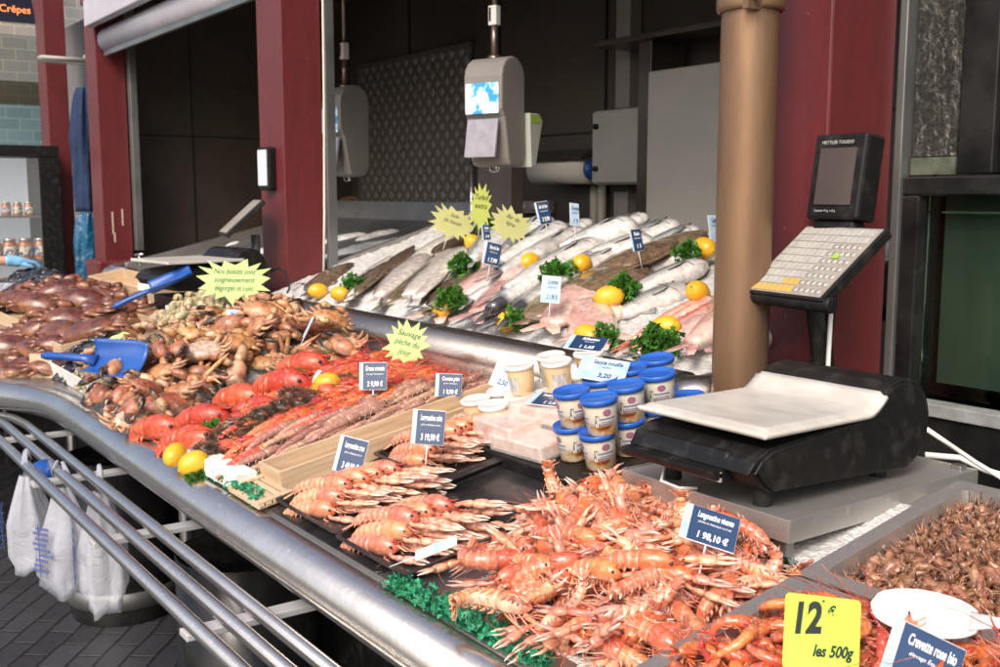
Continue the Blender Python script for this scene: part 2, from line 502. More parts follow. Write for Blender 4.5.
mb = MB(); mb.box((-9.2, 2.4, 3.2), (0.6, 4.6, 3.3)); tag(mb.build('shop_ceiling', mat('dark_ceiling', (.06, .055, .05), .7)), kind='structure')
mb = MB(); mb.box((0.6, 2.4, 0), (0.75, 4.45, 3.2)); tag(mb.build('end_wall', DARKIN), 'dark wall closing the shop at its near end', 'wall')

# fascia above the bays
mb = MB(); mb.box((-8.1, 2.08, 2.95), (0.7, 2.42, 4.6)); mb.box((-12.6, 2.08, 4.1), (-8.101, 2.42, 4.6))
tag(mb.build('fascia', MAROON, bevel=.01), 'maroon fascia running above the shop piers', 'fascia')

# ------------------------------------------------------------------ piers
CREAM = mat('cream_stone', (.50, .38, .27), .7, col2=(.60, .48, .36), scale=7, bump_s=.3)
def pier(x0, x1, y0, y1, label, plinth=True):
    t = empty('pier', ((x0 + x1) / 2, (y0 + y1) / 2, 0), 0, label, 'pier', 'maroon piers along the shop front')
    a, b = (x1 - x0) / 2, (y1 - y0) / 2
    m = MB(); m.box((-a, -b, .0 if not plinth else .95), (a, b, 3.0 if x1 > -7 else 4.1)); m.build('shaft', MAROON, t, bevel=.006)
    if plinth:
        m = MB(); m.box((-a - .05, -b - .06, .94), (a + .03, b + .03, 1.13)); m.build('base_moulding', MAROON, t, bevel=.018)
        m = MB(); m.box((-a - .08, -b - .08, 0), (a + .05, b + .05, .938)); m.build('plinth', CREAM, t, bevel=.01)
    return t
pier(-1.86, -1.60, 2.1, 2.352, 'maroon pier behind the gold coloured downpipe and the keypad scale', False)
pier(-4.975, -4.69, 2.1, 2.305, 'maroon pier rising between the fish bed and the bare ice table', False)
p1 = pier(-8.10, -7.835, 2.1, 2.305, 'maroon pier with scratched foot on a cream stone plinth beside the blue jacket')
m = MB()
for (y, z, s, l) in ((2.10 + .06, 1.32, .03, .16), (2.10 + .13, 1.38, .02, .12), (2.10 + .07, 1.26, .045, .07)):
    m.box((.1335, y - 2.2025, z), (.1342, y - 2.2025 + .012, z + l), Matrix.Translation((0, 0, 0)))
m.build('scratch', mat('bare_scratch', (.55, .42, .34), .7), p1)
pier(-9.6, -9.33, 2.1, 2.27, 'farthest maroon pier behind the black display cabinet', False)
def arch(x_spring, x_top, z0, z1, y0, y1, label):
    """solid bracket that curves from a pier to the beam above"""
    out = [(x_spring, z0)]
    for k in range(1, 13):
        a = math.pi / 2 * k / 12
        out.append((x_spring + (x_top - x_spring) * (1 - math.cos(a)), z0 + (z1 - z0) * math.sin(a)))
    out += [(x_top, z1 + .3), (x_spring, z1 + .3)]
    m = MB(); m.prism(out, 'y', y0, y1); o = m.build('arch_bracket', MAROON, bevel=.006); tag(o, label, 'arch', 'curved maroon brackets over the left bays')
arch(-8.103, -9.20, 2.72, 3.75, 2.12, 2.29, 'curved maroon bracket springing left from the pier beside the jacket')
arch(-9.603, -11.6, 2.72, 3.95, 2.12, 2.26, 'curved maroon bracket springing left from the farthest pier')

# frames of aluminium at the bays
ALU = mat('grey_aluminium', (.30, .31, .31), .35, metal=.7, col2=(.22, .23, .23), scale=5)
for x0, x1, y0, lab in ((-7.83, -7.76, 2.31, 'grey metal window jamb against the pier beside the dark panels'), (-4.686, -4.660, 2.31, 'grey metal window jamb on the pier left of the fish bed'), (-1.598, -1.575, 2.358, 'thin grey metal jamb between red pier and dripping glass')):
    m = MB(); m.box((x0, y0, 1.2 if x0 < -2 else .9), (x1, y0 + .05, 2.94)); tag(m.build('window_jamb', ALU, bevel=.003), lab, 'window frame')
m = MB(); m.tube([(-4.60, 2.28, 2.9), (-4.60, 2.27, 2.0), (-4.56, 2.24, 1.5), (-4.50, 2.2, 1.22)], .006, 6); tag(m.build('pull_cord', mat('cord', (.6, .58, .5), .7)), 'pale pull cord hanging beside the window jamb', 'cord')

# roller shutter in the left bay
sh = empty('roller_shutter', (-6.4, 2.2, 2.6), 0, 'half rolled pale shutter with its housing at the top of the left bay', 'shutter')
SHM = mat('shutter_white', (.52, .50, .56), .4, col2=(.42, .41, .47), scale=3)
m = MB(); m.box((-1.42, -.17, .16), (1.42, -.105, .34)); m.build('housing', SHM, sh, bevel=.008)
m = MB(); m.loft([(-1.40, -.02, .08), (1.40, -.02, .08)], [(.07, .085)] * 2, 20); m.build('roll', SHM, sh)
m = MB(); m.box((-1.40, -.05, -.03), (1.40, -.025, .03)); m.build('bottom_rail', ALU, sh, bevel=.004)

# downpipe of the facade
GOLD = mat('gold_paint', (.29, .175, .10), .30, metal=.5, col2=(.19, .11, .068), scale=9, rough2=.5, bump_s=.5, bump_scale=30, bump_d=.002, stretch=(1, 1, .22), lo=.38, hi=.66)
dp = empty('downpipe', (-1.70, 1.93, 0), 0, 'fat gold painted downpipe in front of the maroon pier', 'downpipe')
m = MB(); m.lathe([(.066, .0), (.0665, 2.025), (.0665, 2.0252)], n=40); m.build('lower_pipe', GOLD, dp)
m = MB(); m.lathe([(.0665, 2.02), (.073, 2.03), (.0735, 2.13), (.073, 2.20), (.069, 2.21), (.067, 3.4)], n=40); m.build('socket', GOLD, dp)
m = MB(); m.lathe([(.070, 2.018), (.0765, 2.020), (.0785, 2.026), (.0785, 2.046), (.0765, 2.053), (.070, 2.055)], n=40); c = m.build('pipe_clip', GOLD, dp)
m = MB(); m.box((.05, -.085, 2.012), (.068, -.04, 2.06)); m.cyl((.04, -.068, 2.036), (.095, -.068, 2.036), .006, 8); m.cyl((.088, -.068, 2.036), (.096, -.068, 2.036), .011, 6); m.build('clip_bolt', GOLD, c)

# ------------------------------------------------------------------ things on the back wall
t = empty('tread_plate', (-7.15, 4.28, 1.4), 0, 'grey panel of diamond tread plate leaning against the dark back wall', 'metal panel')
def treadplate():
    m, tt, p = newmat('diamond_plate')
    vec = texco(tt); mp = tt.nodes.new('ShaderNodeMapping'); mp.inputs['Rotation'].default_value = (0, R(45), 0); mp.inputs['Scale'].default_value = (11, 1, 11); tt.links.new(vec, mp.inputs[0])
    ck = tt.nodes.new('ShaderNodeTexVoronoi'); ck.inputs['Scale'].default_value = 1; ck.inputs['Randomness'].default_value = 0; ck.distance = 'CHEBYCHEV'; tt.links.new(mp.outputs[0], ck.inputs['Vector'])
    h = ramp(tt, ck.outputs['Distance'], [(.22, 1.0), (.34, 0.0)])
    tt.links.new(mixc(tt, h, (.25, .22, .195), (.44, .41, .38)), p.inputs['Base Color'])
    p.inputs['Metallic'].default_value = .6; p.inputs['Roughness'].default_value = .42
    tt.links.new(bump(tt, h, 1, .006), p.inputs['Normal']); return m
m = MB(); m.box((-.82, -.012, -.5), (.82, .01, 1.24)); m.build('plate', treadplate(), t)
m = MB(); m.box((-.85, -.03, 1.24), (.85, .01, 1.27)); m.box((-.85, -.03, -.5), (-.82, .01, 1.24)); m.build('edge_trim', mat('trim_grey', (.22, .2, .19), .4, metal=.6), t)

GREYC = mat('cabinet_grey', (.40, .385, .36), .5, col2=(.34, .325, .30), scale=3)
t = empty('electric_cabinet', (-4.50, 4.1, 1.66), 0, 'grey wall cabinet with two black locks behind the fish', 'cabinet')
m = MB(); m.box((-.22, -.05, 0), (.24, .15, .42)); m.build('case', GREYC, t, bevel=.006)
m = MB(); m.box((-.215, -.066, .01), (.235, -.052, .41)); d = m.build('door', GREYC, t, bevel=.004)
for z in (.09, .33):
    m = MB(); m.cyl((-.175, -.067, z), (-.175, -.085, z), .016, 12); m.box((-.181, -.092, z - .012), (-.169, -.08, z + .012)); m.build('lock', BLACKP, d)
PVC = mat('pvc_grey', (.26, .24, .22), .5)
m = MB(); m.box((-4.71, 4.2, 1.0), (-4.59, 4.29, 1.62)); m.box((-4.71, 4.2, 2.10), (-4.59, 4.29, 3.1)); tag(m.build('cable_trunking', PVC, bevel=.004), 'vertical grey cable trunking meeting the wall cabinet', 'trunking')
for i, x in enumerate((-4.93, -4.86)):
    m = MB(); m.cyl((x, 4.24, .9), (x, 4.24, 1.80), .028, 12); tag(m.build('waste_pipe', mat('pvc_pale', (.42, .39, .34), .45)), 'left of two pale vertical waste pipes by the cabinet' if i == 0 else 'right of two pale vertical waste pipes by the cabinet', 'pipe', 'pale waste pipes')
m = MB(); m.box((-4.12, 3.9, .9), (-3.5, 4.28, 2.24)); fr = m.build('cold_room_door', mat('fridge_grey', (.46, .44, .41), .4, col2=(.40, .385, .36), scale=2), bevel=.01); tag(fr, 'tall pale grey cold room door left of the downpipe', 'door')
m = MB(); m.box((-4.62, 3.95, 2.42), (-3.2, 4.28, 2.45)); m.box((-4.30, 4.0, 1.5), (-4.2, 4.25, 2.42)); tag(m.build('metal_shelf_bracket', mat('warm_steel', (.20, .165, .145), .35, metal=.8, col2=(.14, .11, .1), scale=3), bevel=.003), 'dull steel shelf and upright above the cabinet', 'shelf')
# paper roll dispenser
t = empty('paper_roll_holder', (-5.05, 4.12, 1.75), 0, 'white paper roll in a wall holder left of the cabinet', 'paper roll')
m = MB(); m.cyl((-.30, 0, 0), (.22, 0, 0), .085, 28); m.build('paper_roll', mat('paper_roll', (.70, .67, .60), .8), t)
m = MB(); m.prism([(-.11, .07), (-.03, .12), (.14, .12), (.14, .09), (-.02, .09), (-.09, .05)], 'x', -.33, .26); m.build('cover', mat('holder_cover', (.10, .09, .08), .3, metal=.4), t, bevel=.003)
m = MB(); m.cyl((.222, 0, 0), (.25, 0, 0), .06, 20); m.build('end_cap', BLUEP, t)
t = empty('wall_sockets', (-5.55, 4.285, 1.52), 0, 'row of grey wall sockets low on the back wall', 'sockets')
m = MB(); m.box((-.16, -.04, -.04), (.16, .012, .04)); m.build('plate', PVC, t, bevel=.004)
for x in (-.1, 0, .1):
    m = MB(); m.cyl((x, -.041, 0), (x, -.048, 0), .026, 14); m.build('socket', GREYC, t)
# coiled hose
m = MB()
for k in range(4):
    pts = [(-7.65 + (.33 + .025 * k) * math.cos(a), 3.9 + .03 * k, 1.28 + (.24 + .02 * k) * math.sin(a)) for a in [i * math.pi / 20 for i in range(0, 41)]]
    m.tube(pts, .014, 6)
tag(m.build('coiled_hose', mat('hose', (.17, .10, .055), .5)), 'brown hose coiled before the diamond tread panel', 'hose')
# steel splash panel behind the hanging scale
t = empty('splash_post', (-4.75, 3.4, 1.3), 0, 'dull steel box post standing behind the fish heads', 'post')
m = MB(); m.box((-.16, -.04, -.2), (.16, .04, .52)); m.build('sheet', MATS['warm_steel'], t, bevel=.004)
m = MB(); m.cyl((-.19, -.06, -.2), (-.19, -.06, .47), .012, 8); m.build('rod', STEELR, t)

# ------------------------------------------------------------------ hanging scales
SCG = mat('scale_grey', (.22, .205, .19), .38, col2=(.19, .178, .165), scale=3)
def hanging_scale(loc, rz, s, label, lit):
    t = empty('hanging_scale', loc, rz, label, 'scale', 'hanging scales in the window bays')
    # local: front faces -Y; body narrow, deep in Y, bulged back
    prof = []
    for k in range(9):
        a = math.pi * k / 8; prof.append((.105 * -math.cos(a), .23 + .105 * math.sin(a)))
    prof += [(.105, -.16), (.085, -.215), (.04, -.235), (-.03, -.225), (-.045, -.19), (-.08, .02), (-.105, .06)]
    m = MB(); m.prism(prof, 'x', -.125, .125); m.build('housing', SCG, t, bevel=.012, seg=3)
    m = MB(); m.add([(-.085, -.1065, .19), (.085, -.1065, .19), (.085, -.1065, .035), (-.085, -.1065, .035)], [(0, 3, 2, 1)]); 
    sm, tt, p = newmat('scale_screen_lit' if lit else 'scale_screen_dim')
    n = noise_n(tt, 14, 4, texco(tt)); c = ramp(tt, n.outputs[0], [(.44, (.03, .22, .62)), (.5, (.30, .55, .8)), (.54, (.75, .88, .92))])
    tt.links.new(c, p.inputs['Base Color']); tt.links.new(c, p.inputs['Emission Color']); p.inputs['Emission Strength'].default_value = .55 if lit else .03; p.inputs['Roughness'].default_value = .1
    m = MB(); m.box((-.105, -.112, .04), (.105, -.1062, .195)); m.build('screen', sm, t)
    M2 = Matrix.Translation((0, -.093, .01)) @ Matrix.Rotation(R(-9), 4, 'X')
    m = MB(); m.box((-.10, -.012, -.20), (.10, .004, 0), M2); m.build('keypad', mat('keypad_grey', (.33, .32, .36), .3, col2=(.26, .25, .29), scale=20), t, bevel=.003)
    m = MB(); m.cyl((0, 0, .33), (0, 0, .52), .018, 14); m.cyl((0, 0, .32), (0, 0, .345), .034, 16); m.build('hanger_rod', mat('rod_bronze', (.24, .19, .16), .3, metal=.8), t)
    m = MB(); m.box((-.026, -.02, .50), (.026, .02, .60)); m.build('load_cell', WHITEP, t, bevel=.003)
    m = MB(); m.box((-.02, -.022, .52), (-.008, -.0205, .59)); m.build('rating_plate', BLACKP, t)
    m = MB(); m.cyl((0, 0, .6), (0, 0, 1.5), .012, 10); m.build('ceiling_rod', MATS['rod_bronze'], t)
    m = MB(); m.tube([(-.03, 0, -.22), (-.03, 0, -.25), (.0, 0, -.262), (.03, 0, -.25), (.03, 0, -.22)], .005, 6); m.cyl((0, .02, -.21), (0, .02, -.26), .012, 8); m.build('hook', STEELR, t)
    t.scale = (s, s, s); return t
hs = hanging_scale((-3.70, 2.62, 1.905), R(18), .80, 'grey hanging scale with lit blue screen above the hake', True)
GRB = mat('green_label', (.30, .48, .06), .5)
m = MB(); m.prism([(.112, .05), (.20, .05), (.235, .015), (.175, -.22), (.13, -.235)], 'x', .04, .15); bg_ = m.build('bag_holder', mat('pale_grey_bag', (.42, .44, .40), .5), hs, bevel=.004)
m = MB(); m.box((.1505, .12, .0), (.1512, .21, .04)); m.box((.05, .115, .0505), (.14, .19, .0512)) if False else None; m.build('label', GRB, bg_)
hanging_scale((-5.60, 2.9, 1.92), R(0), .92, 'dimmer grey hanging scale half hidden behind the pier', False)

# ------------------------------------------------------------------ aquarium and glass on the right
aq = empty('live_tank', (-1.0, 2.5, .9), 0, 'black framed glass tank of dark green water right of the pier', 'aquarium')
def water_dark():
    m, t, p = newmat('tank_water')
    vec = texco(t); n = noise_n(t, 3, 4, vec); n2 = noise_n(t, 25, 4, vec)
    c = mixc(t, ramp(t, n.outputs[0], [(.35, 0.0), (.7, 1.0)]), (.055, .075, .062), (.10, .125, .10))
    c = mixc(t, ramp(t, n2.outputs[0], [(.62, 0.0), (.75, .5)]), c, (.11, .12, .09))
    t.links.new(c, p.inputs['Base Color']); p.inputs['Roughness'].default_value = .35; return m
m = MB(); m.box((-.52, -.02, .22), (1.1, .30, .70)); m.build('water', water_dark(), aq)
gm, t_, p_ = newmat('tank_glass'); p_.inputs['Base Color'].default_value = (.75, .9, .8, 1); p_.inputs['Roughness'].default_value = .03; p_.inputs['Transmission Weight'].default_value = 1; p_.inputs['IOR'].default_value = 1.45
m = MB(); m.box((-.525, -.09, .2), (1.1, -.082, .70)); m.build('front_glass', gm, aq)
m = MB(); m.box((-.575, -.13, .70), (1.15, .33, .745)); m.box((-.575, -.13, -.9), (-.528, .33, .698)); m.box((-.526, -.125, -.9), (1.15, .3, .15)); m.build('frame', BLACKG, aq, bevel=.004)
m = MB(); m.box((-.526, -.135, .152), (1.15, -.075, .185)); m.build('sill', mat('sill_grey', (.30, .31, .31), .4, col2=(.2, .21, .21), scale=20), aq, bevel=.003)
m = MB(); m.box((-.50, -.07, .655), (1.08, -.03, .66)); m.build('water_line', mat('scum', (.16, .20, .15), .3), aq)
m = MB()
for k in range(3): 
    c = Vector((-.12 + .13 * k, -.045, .245 + .012 * (k % 2))); m.lathe([(.0, .0), (.03, .002), (.045, .012), (.03, .022), (0, .024)], c=c, n=14)
m.build('shell', mat('tank_shell', (.14, .11, .07), .5), aq)

def dripping_glass():
    m, t, p = newmat('dripping_glass')
    vec = texco(t); mp = t.nodes.new('ShaderNodeMapping'); mp.inputs['Scale'].default_value = (1, 1, .8); t.links.new(vec, mp.inputs[0])
    n = noise_n(t, 60, 6, mp.outputs[0], .7, .6); n2 = noise_n(t, 11, 3, mp.outputs[0])
    p.inputs['Base Color'].default_value = (.10, .095, .085, 1); p.inputs['Roughness'].default_value = .07; p.inputs['Metallic'].default_value = .55
    b = bump(t, n.outputs[0], 1, .03); t.links.new(bump(t, n2.outputs[0], .8, .05, b), p.inputs['Normal']); return m
gp = empty('wet_glass_panel', (-1.5, 2.40, 1.65), 0, 'narrow panel of dripping mottled glass above the left end of the tank', 'window')
m = MB(); m.box((-.07, -.005, .045), (.05, .0, 1.25)); m.build('pane', dripping_glass(), gp)
m = MB(); m.box((-.07, -.008, .0), (.05, .0, .042)); m.build('lower_strip', mat('strip_green', (.13, .15, .11), .3, col2=(.07, .08, .06), scale=30), gp)
dw = empty('dark_window', (-.8, 2.42, 1.65), 0, 'black framed dark window above the tank at right', 'window')
m = MB(); m.box((-.645, -.03, .0), (-.555, .05, 1.3)); m.box((.9, -.03, .0), (1.0, .05, 1.3)); m.build('frame', BLACKG, dw, bevel=.004)
m = MB(); m.box((-.55, .0, .0), (.9, .012, 1.3)); m.build('pane', mat('smoked_glass', (.02, .017, .016), .1, col2=(.03, .025, .022), scale=2, rough2=.2), dw)
# cables and hose at the foot of the tank
m = MB(); m.tube([Yp(925, 455, 2.05), Yp(960, 458, 2.1), Yp(985, 470, 2.1), Yp(1010, 478, 2.1)], .007, 8); tag(m.build('white_hose', WHITEP), 'white hose along the foot of the tank right of the scale', 'hose')
m = MB(); m.tube([Yp(925, 428, 1.9), Yp(950, 445, 1.95), Yp(975, 462, 2.0), Yp(1005, 480, 2.0)], .005, 8); tag(m.build('white_cable', WHITEP), 'thin white cable sloping down from the scale drum', 'cable')
# ================================================================== front counter
fc = empty('front_counter', (-2.5, 1.2, 0), 0, 'long stainless steel display counter with a rounded front edge', 'counter')
O = Vector((2.5, -1.2, 0))
def rel(p): p = Vector(p); return p + O
path = [(0.1, .86), (-3.7, .86), (-3.85, .852), (-3.98, .825), (-4.1, .78), (-4.25, .70), (-4.6, .46), (-5.3, -.02)]
m = MB(); m.loft([rel((x, y, .862)) for x, y in path], [(.055, .052)] * len(path), 24); m.build('bumper', STEELR, fc)
m = MB(); z1 = dz(1.86)
m.prism([(.885 - 1.2, dz(.885)), (1.70 - 1.2, dz(1.70)), (1.86 - 1.2, 1.03), (1.86 - 1.2, 1.0), (.885 - 1.2, dz(.885) - .03)], 'x', -7.6 + 2.5, .1 + 2.5)
m.build('deck', STEEL, fc, smooth=False)
m = MB(); ol = [(-3.75, .8845), (-3.95, .862), (-4.12, .80), (-4.27, .72), (-4.62, .48), (-5.3, 0.0), (-7.6, 0.0), (-7.6, .8845)]
m.prism([(x + 2.5, y - 1.2) for x, y in ol], 'z', .885, .916); m.build('deck_wing', STEEL, fc, smooth=False)
# dark kick panel, inner legs
m = MB(); m.box(rel((-7.4, 1.30, .10)), rel((.1, 1.33, .84))); m.build('kick_panel', BLACKP, fc)
for x in (-6.8, -5.2, -3.6, -2.0, -.6):
    m = MB(); m.cyl(rel((x, 1.2, 0)), rel((x, 1.2, .88)), .025, 12); m.build('leg', STEELR, fc)
for x in (-3.85, -3.21, -2.565, -1.91, -1.25, -.6):
    m = MB(); m.box(rel((x - .022, .622, .758)), rel((x + .022, 1.0, .772))); m.box(rel((x - .02, .93, .772)), rel((x + .02, .97, .86))); m.build('rail_bracket', mat('bracket_white', (.60, .60, .62), .35, metal=.3), fc, bevel=.002)
for dy, xe in ((.762, 0), (.70, .02), (.636, .04)):
    pts = [(0.1, dy), (-3.95 - xe, dy), (-4.1 - xe, dy - .015), (-4.2 - xe, dy - .05), (-4.33 - xe, dy - .13), (-5.3 - xe, dy - .78)]
    m = MB(); m.tube([rel((x, y, .79)) for x, y in pts], .0155, 12); m.build('rail', STEELR, fc)

# black round bins under the counter
def bin_(x, y, r, h, label):
    t = empty('round_bin', (x, y, 0), 0, label, 'bin', 'black bins under the counter')
    m = MB(); m.lathe([(r * .97, .0), (r, .02), (r, h), (r * .97, h), (r * .97, h - .02), (0, h - .03)], n=36); m.build('body', BLACKG, t)
    m = MB(); m.lathe([(r + .001, .06), (r + .006, .062), (r + .006, .125), (r + .001, .127)], n=36); m.build('steel_band', ZINC, t)
bin_(-2.72, 1.08, .20, .62, 'black round bin with steel band, nearer one under the counter')
bin_(-4.05, 1.1, .20, .62, 'black round bin with steel band, farther one behind the bags')

# carrier bags hanging from the rails
BAGM, t_, p_ = newmat('plastic_film')
p_.inputs['Base Color'].default_value = (.58, .60, .68, 1); p_.inputs['Roughness'].default_value = .35; p_.inputs['Alpha'].default_value = .55
n_ = noise_n(t_, 14, 5, texco(t_), .6, 1.5); t_.links.new(bump(t_, n_.outputs[0], .6, .015), p_.inputs['Normal'])
INK = mat('blue_ink', (.10, .13, .34), .5, alpha=.6)
def bag(x, y, zt, zb, wd, label, seed):
    r = random.Random(seed); t = empty('carrier_bag', (x, y, zt), R(r.uniform(-30, 30)), label, 'bag', 'carrier bags hanging under the rails')
    H = zt - zb; NT = 30; NL = 12; vs = []; fs = []
    ph = [r.uniform(0, 6) for _ in range(4)]
    for j in range(NL + 1):
        q = j / NL; ww = wd * (.25 + .75 * min(1, q * 1.9) ** .7) * (1 + .10 * q); dd = .016 + .038 * min(1, q * 2) * (1 if q < .85 else .6)
        for k in range(NT):
            a = 2 * math.pi * k / NT; wr = 1 + .13 * math.sin(5 * a + ph[0] + q * .8) + .10 * math.sin(9 * a + ph[1] - q * 1.2) * (1 - .4 * q)
            vs.append((ww / 2 * math.cos(a) * wr + .01 * math.sin(4 * q + ph[2]), dd * math.sin(a) * wr * 1.2, -q * H - (.015 * math.sin(3 * a + ph[3]) if q > .9 else 0)))
    for j in range(NL):
        for k in range(NT): k2 = (k + 1) % NT; fs.append((j * NT + k, j * NT + k2, (j + 1) * NT + k2, (j + 1) * NT + k))
    fs.append(tuple(NL * NT + k for k in range(NT)))
    m = MB(); m.add(vs, fs); m.build('bag_body', BAGM, t)
    for s in (-1, 1):
        m = MB(); m.loft([(s * .02, 0, 0), (s * .03, .0, .04), (s * .01, 0, .075)], [(.012, .003), (.01, .003), (.006, .003)], 8); m.build('handle', BAGM, t)
    m = MB(); m.box((-.012, -.0805, -H * .8), (-.008, -.079, -H * .3))
    for k in range(9):
        zz = -H * (.35 + .05 * k); xx = r.uniform(-.04, -.013); m.box((xx, -.081, zz), (r.uniform(.0, .05), -.0795, zz + .008))
    m.build('print', INK, t)
bag(-3.36, .64, .76, .47, .13, 'leftmost white carrier bag hanging from the outer rail', 1)
bag(-3.20, .70, .75, .43, .15, 'middle white carrier bag with blue print under the rails', 2)
bag(-3.08, .78, .75, .40, .12, 'rightmost white carrier bag, hanging lowest under the rails', 3)
m = MB(); m.loft([(-3.32, .67, .80), (-3.30, .68, .775), (-3.27, .69, .75)], [(.03, .015), (.04, .02), (.02, .01)], 10); tag(m.build('blue_cloth', BLUEP), 'small blue cloth tucked on the rail bracket above the bags', 'cloth')

# ================================================================== fish counter (second tier)
fq = empty('fish_counter', (-3.3, 2.0, 0), 0, 'raised stainless counter with rolled lip holding the inclined fish bed', 'counter')
O2 = Vector((3.3, -2.0, 0))
lip = [(1.965, 1.118), (1.95, 1.142), (1.935, 1.152), (1.915, 1.157), (1.89, 1.157), (1.865, 1.151), (1.845, 1.141), (1.828, 1.126), (1.817, 1.108), (1.811, 1.088), (1.812, 1.066), (1.82, 1.046), (1.835, 1.03), (1.855, 1.02), (1.875, 1.016), (1.97, 1.016)]
m = MB(); m.prism([(y - 2.0, z) for y, z in lip], 'x', -6.85 + 3.3, -1.86 + 3.3, flat=False)
o = m.build('lip', STEELR, fq); o.data.materials[0] = LIPM
# near end: rounded corner then rim climbing with the bed
pr = [(-1.86, 1.885, 1.098), (-1.82, 1.888, 1.098), (-1.795, 1.915, 1.102), (-1.787, 1.96, 1.110)]
m = MB(); m.loft([Vector(p) + O2 for p in pr], [(.06, .056), (.058, .056), (.05, .056), (.045, .054)], 20); m.build('lip_corner', LIPM, fq)
m = MB(); m.prism([(2.36 - 2, bz(2.36) + .03), (2.94 - 2, bz(2.94) + .03), (2.94 - 2, bz(2.94) - .1), (2.36 - 2, bz(2.36) - .1)], 'x', -1.86 + 3.3, -1.83 + 3.3); m.build('end_rim', STEEL, fq, bevel=.004)
m = MB()
def slab(m, x0, x1, y0, y1, off, th=.02, zf=iz):
    q = [(x0, y0), (x1, y0), (x1, y1), (x0, y1)]
    vs = [Vector((x, y, zf(y) + off)) + O2 for x, y in q]; m.add(vs + [v - Vector((0, 0, th)) for v in vs], [(0, 1, 2, 3), (7, 6, 5, 4), (0, 4, 5, 1), (1, 5, 6, 2), (2, 6, 7, 3), (3, 7, 4, 0)], flat=True)
slab(m, -4.68, -1.865, 1.965, 2.94, -.02, zf=bz); m.build('fish_pan', STEELD, fq)
m = MB(); slab(m, -6.84, -4.98, 1.965, 3.45, -.02); slab(m, -4.979, -4.70, 2.31, 3.45, -.021); m.build('ice_pan', ZINC, fq)
m = MB(); m.prism([(2.32 - 2, bz(2.32) + .015), (2.96 - 2, bz(2.96) + .01), (3.5 - 2, iz(3.5) + .02), (3.5 - 2, iz(3.5) - .1), (2.32 - 2, iz(2.32) - .1)], 'x', -4.70 + 3.3, -4.682 + 3.3); m.build('divider', STEEL, fq, bevel=.003)
m = MB(); m.prism([(1.96 - 2, 1.17), (3.5 - 2, iz(3.5) + .06), (3.5 - 2, iz(3.5) - .1), (1.96 - 2, 1.0)], 'x', -6.88 + 3.3, -6.842 + 3.3); m.build('far_end_rim', STEEL, fq, bevel=.006)
m = MB(); m.box(Vector((-6.88, 3.452, 1.2)) + O2, Vector((-4.7, 3.50, 1.56)) + O2); m.box(Vector((-4.68, 2.945, 1.2)) + O2, Vector((-1.86, 2.965, 1.46)) + O2); m.build('back_rim', ZINC, fq, bevel=.006)
m = MB(); m.loft([Vector(p) + O2 for p in [(-6.55, 1.89, 1.10), (-6.86, 1.89, 1.10), (-6.95, 1.93, 1.105), (-6.98, 2.02, 1.115), (-6.97, 2.4, 1.19)]], [(.078, .06)] * 3 + [(.07, .06), (.02, .03)], 20); m.build('far_bumper', STEELR, fq)
m = MB(); m.box(Vector((-6.8, 1.868, .2)) + O2, Vector((-1.9, 1.90, 1.0155)) + O2); m.build('apron', STEELD, fq)
for x in (-6.6, -4.4, -2.2):
    m = MB(); m.box(Vector((x, 2.6, 0)) + O2, Vector((x + .05, 2.65, 1.2)) + O2); m.build('leg', STEEL, fq)
# clamp toggles on the ice table
def toggle(p, rz, label):
    t = empty('clamp_toggle', p, rz, label, 'clamp', 'small steel clamps')
    m = MB(); m.cyl((0, 0, -.02), (0, 0, .05), .007, 8); m.build('pin', STEELR, t)
    m = MB(); m.cyl((-.035, 0, .052), (.035, 0, .060), .008, 8); m.build('cross_bar', STEELR, t)
toggle((-6.75, 2.02, 1.17), R(30), 'steel toggle clamp on the far corner of the ice table')
# ice left on the bare table
def ice_patch(cx, cy, a, b, rz, h, label, seed, zf=iz, off=-.0185):
    r = random.Random(seed); m = MB(); N = 40; RG = 7; vs = [(cx, cy, zf(cy) + off + h)]; fs = []
    ph = [r.uniform(0, 6) for _ in range(3)]
    for j in range(1, RG + 1):
        q = j / RG
        for k in range(N):
            an = 2 * math.pi * k / N; rr = (1 + .18 * math.sin(3 * an + ph[0]) + .12 * math.sin(5 * an + ph[1]) + .05 * math.sin(11 * an + ph[2]))
            lx, ly = a * q * rr * math.cos(an), b * q * rr * math.sin(an)
            x = cx + lx * math.cos(rz) - ly * math.sin(rz); y = cy + lx * math.sin(rz) + ly * math.cos(rz)
            z = zf(y) + off + h * (1 - q ** 4) * (1 + .35 * noise.noise(Vector((x * 25, y * 25, seed)))) - (.003 if j == RG else 0)
            vs.append((x, y, z))
    for k in range(N): fs.append((0, 1 + k, 1 + (k + 1) % N))
    for j in range(RG - 1):
        for k in range(N): a0 = 1 + j * N + k; a1 = 1 + j * N + (k + 1) % N; fs.append((a0, a0 + N, a1 + N, a1))
    m.add(vs, fs); o = m.build('ice_patch', ICE, None, recalc=False); tag(o, label, 'ice', 'patches of ice left on the bare table'); return o
pk = [(165, 283, .16, .05), (205, 268, .17, .06), (240, 272, .2, .055), (215, 254, .2, .06), (250, 252, .16, .05), (178, 266, .1, .04),
      (345, 276, .16, .06), (362, 262, .20, .06), (350, 248, .14, .05), (388, 262, .14, .05), (372, 243, .22, .045), (340, 236, .12, .04), (378, 232, .12, .035), (232, 240, .15, .04), (398, 250, .14, .04)]
for i, (u, v, a, b) in enumerate(pk):
    p = ibed(u, v, 0)
    ice_patch(p.x, p.y, a * 1.1, b * 1.6, R(rng.uniform(60, 110)), .022, 'white flat patch of leftover ice on the dull metal table beside the pier', 30 + i)

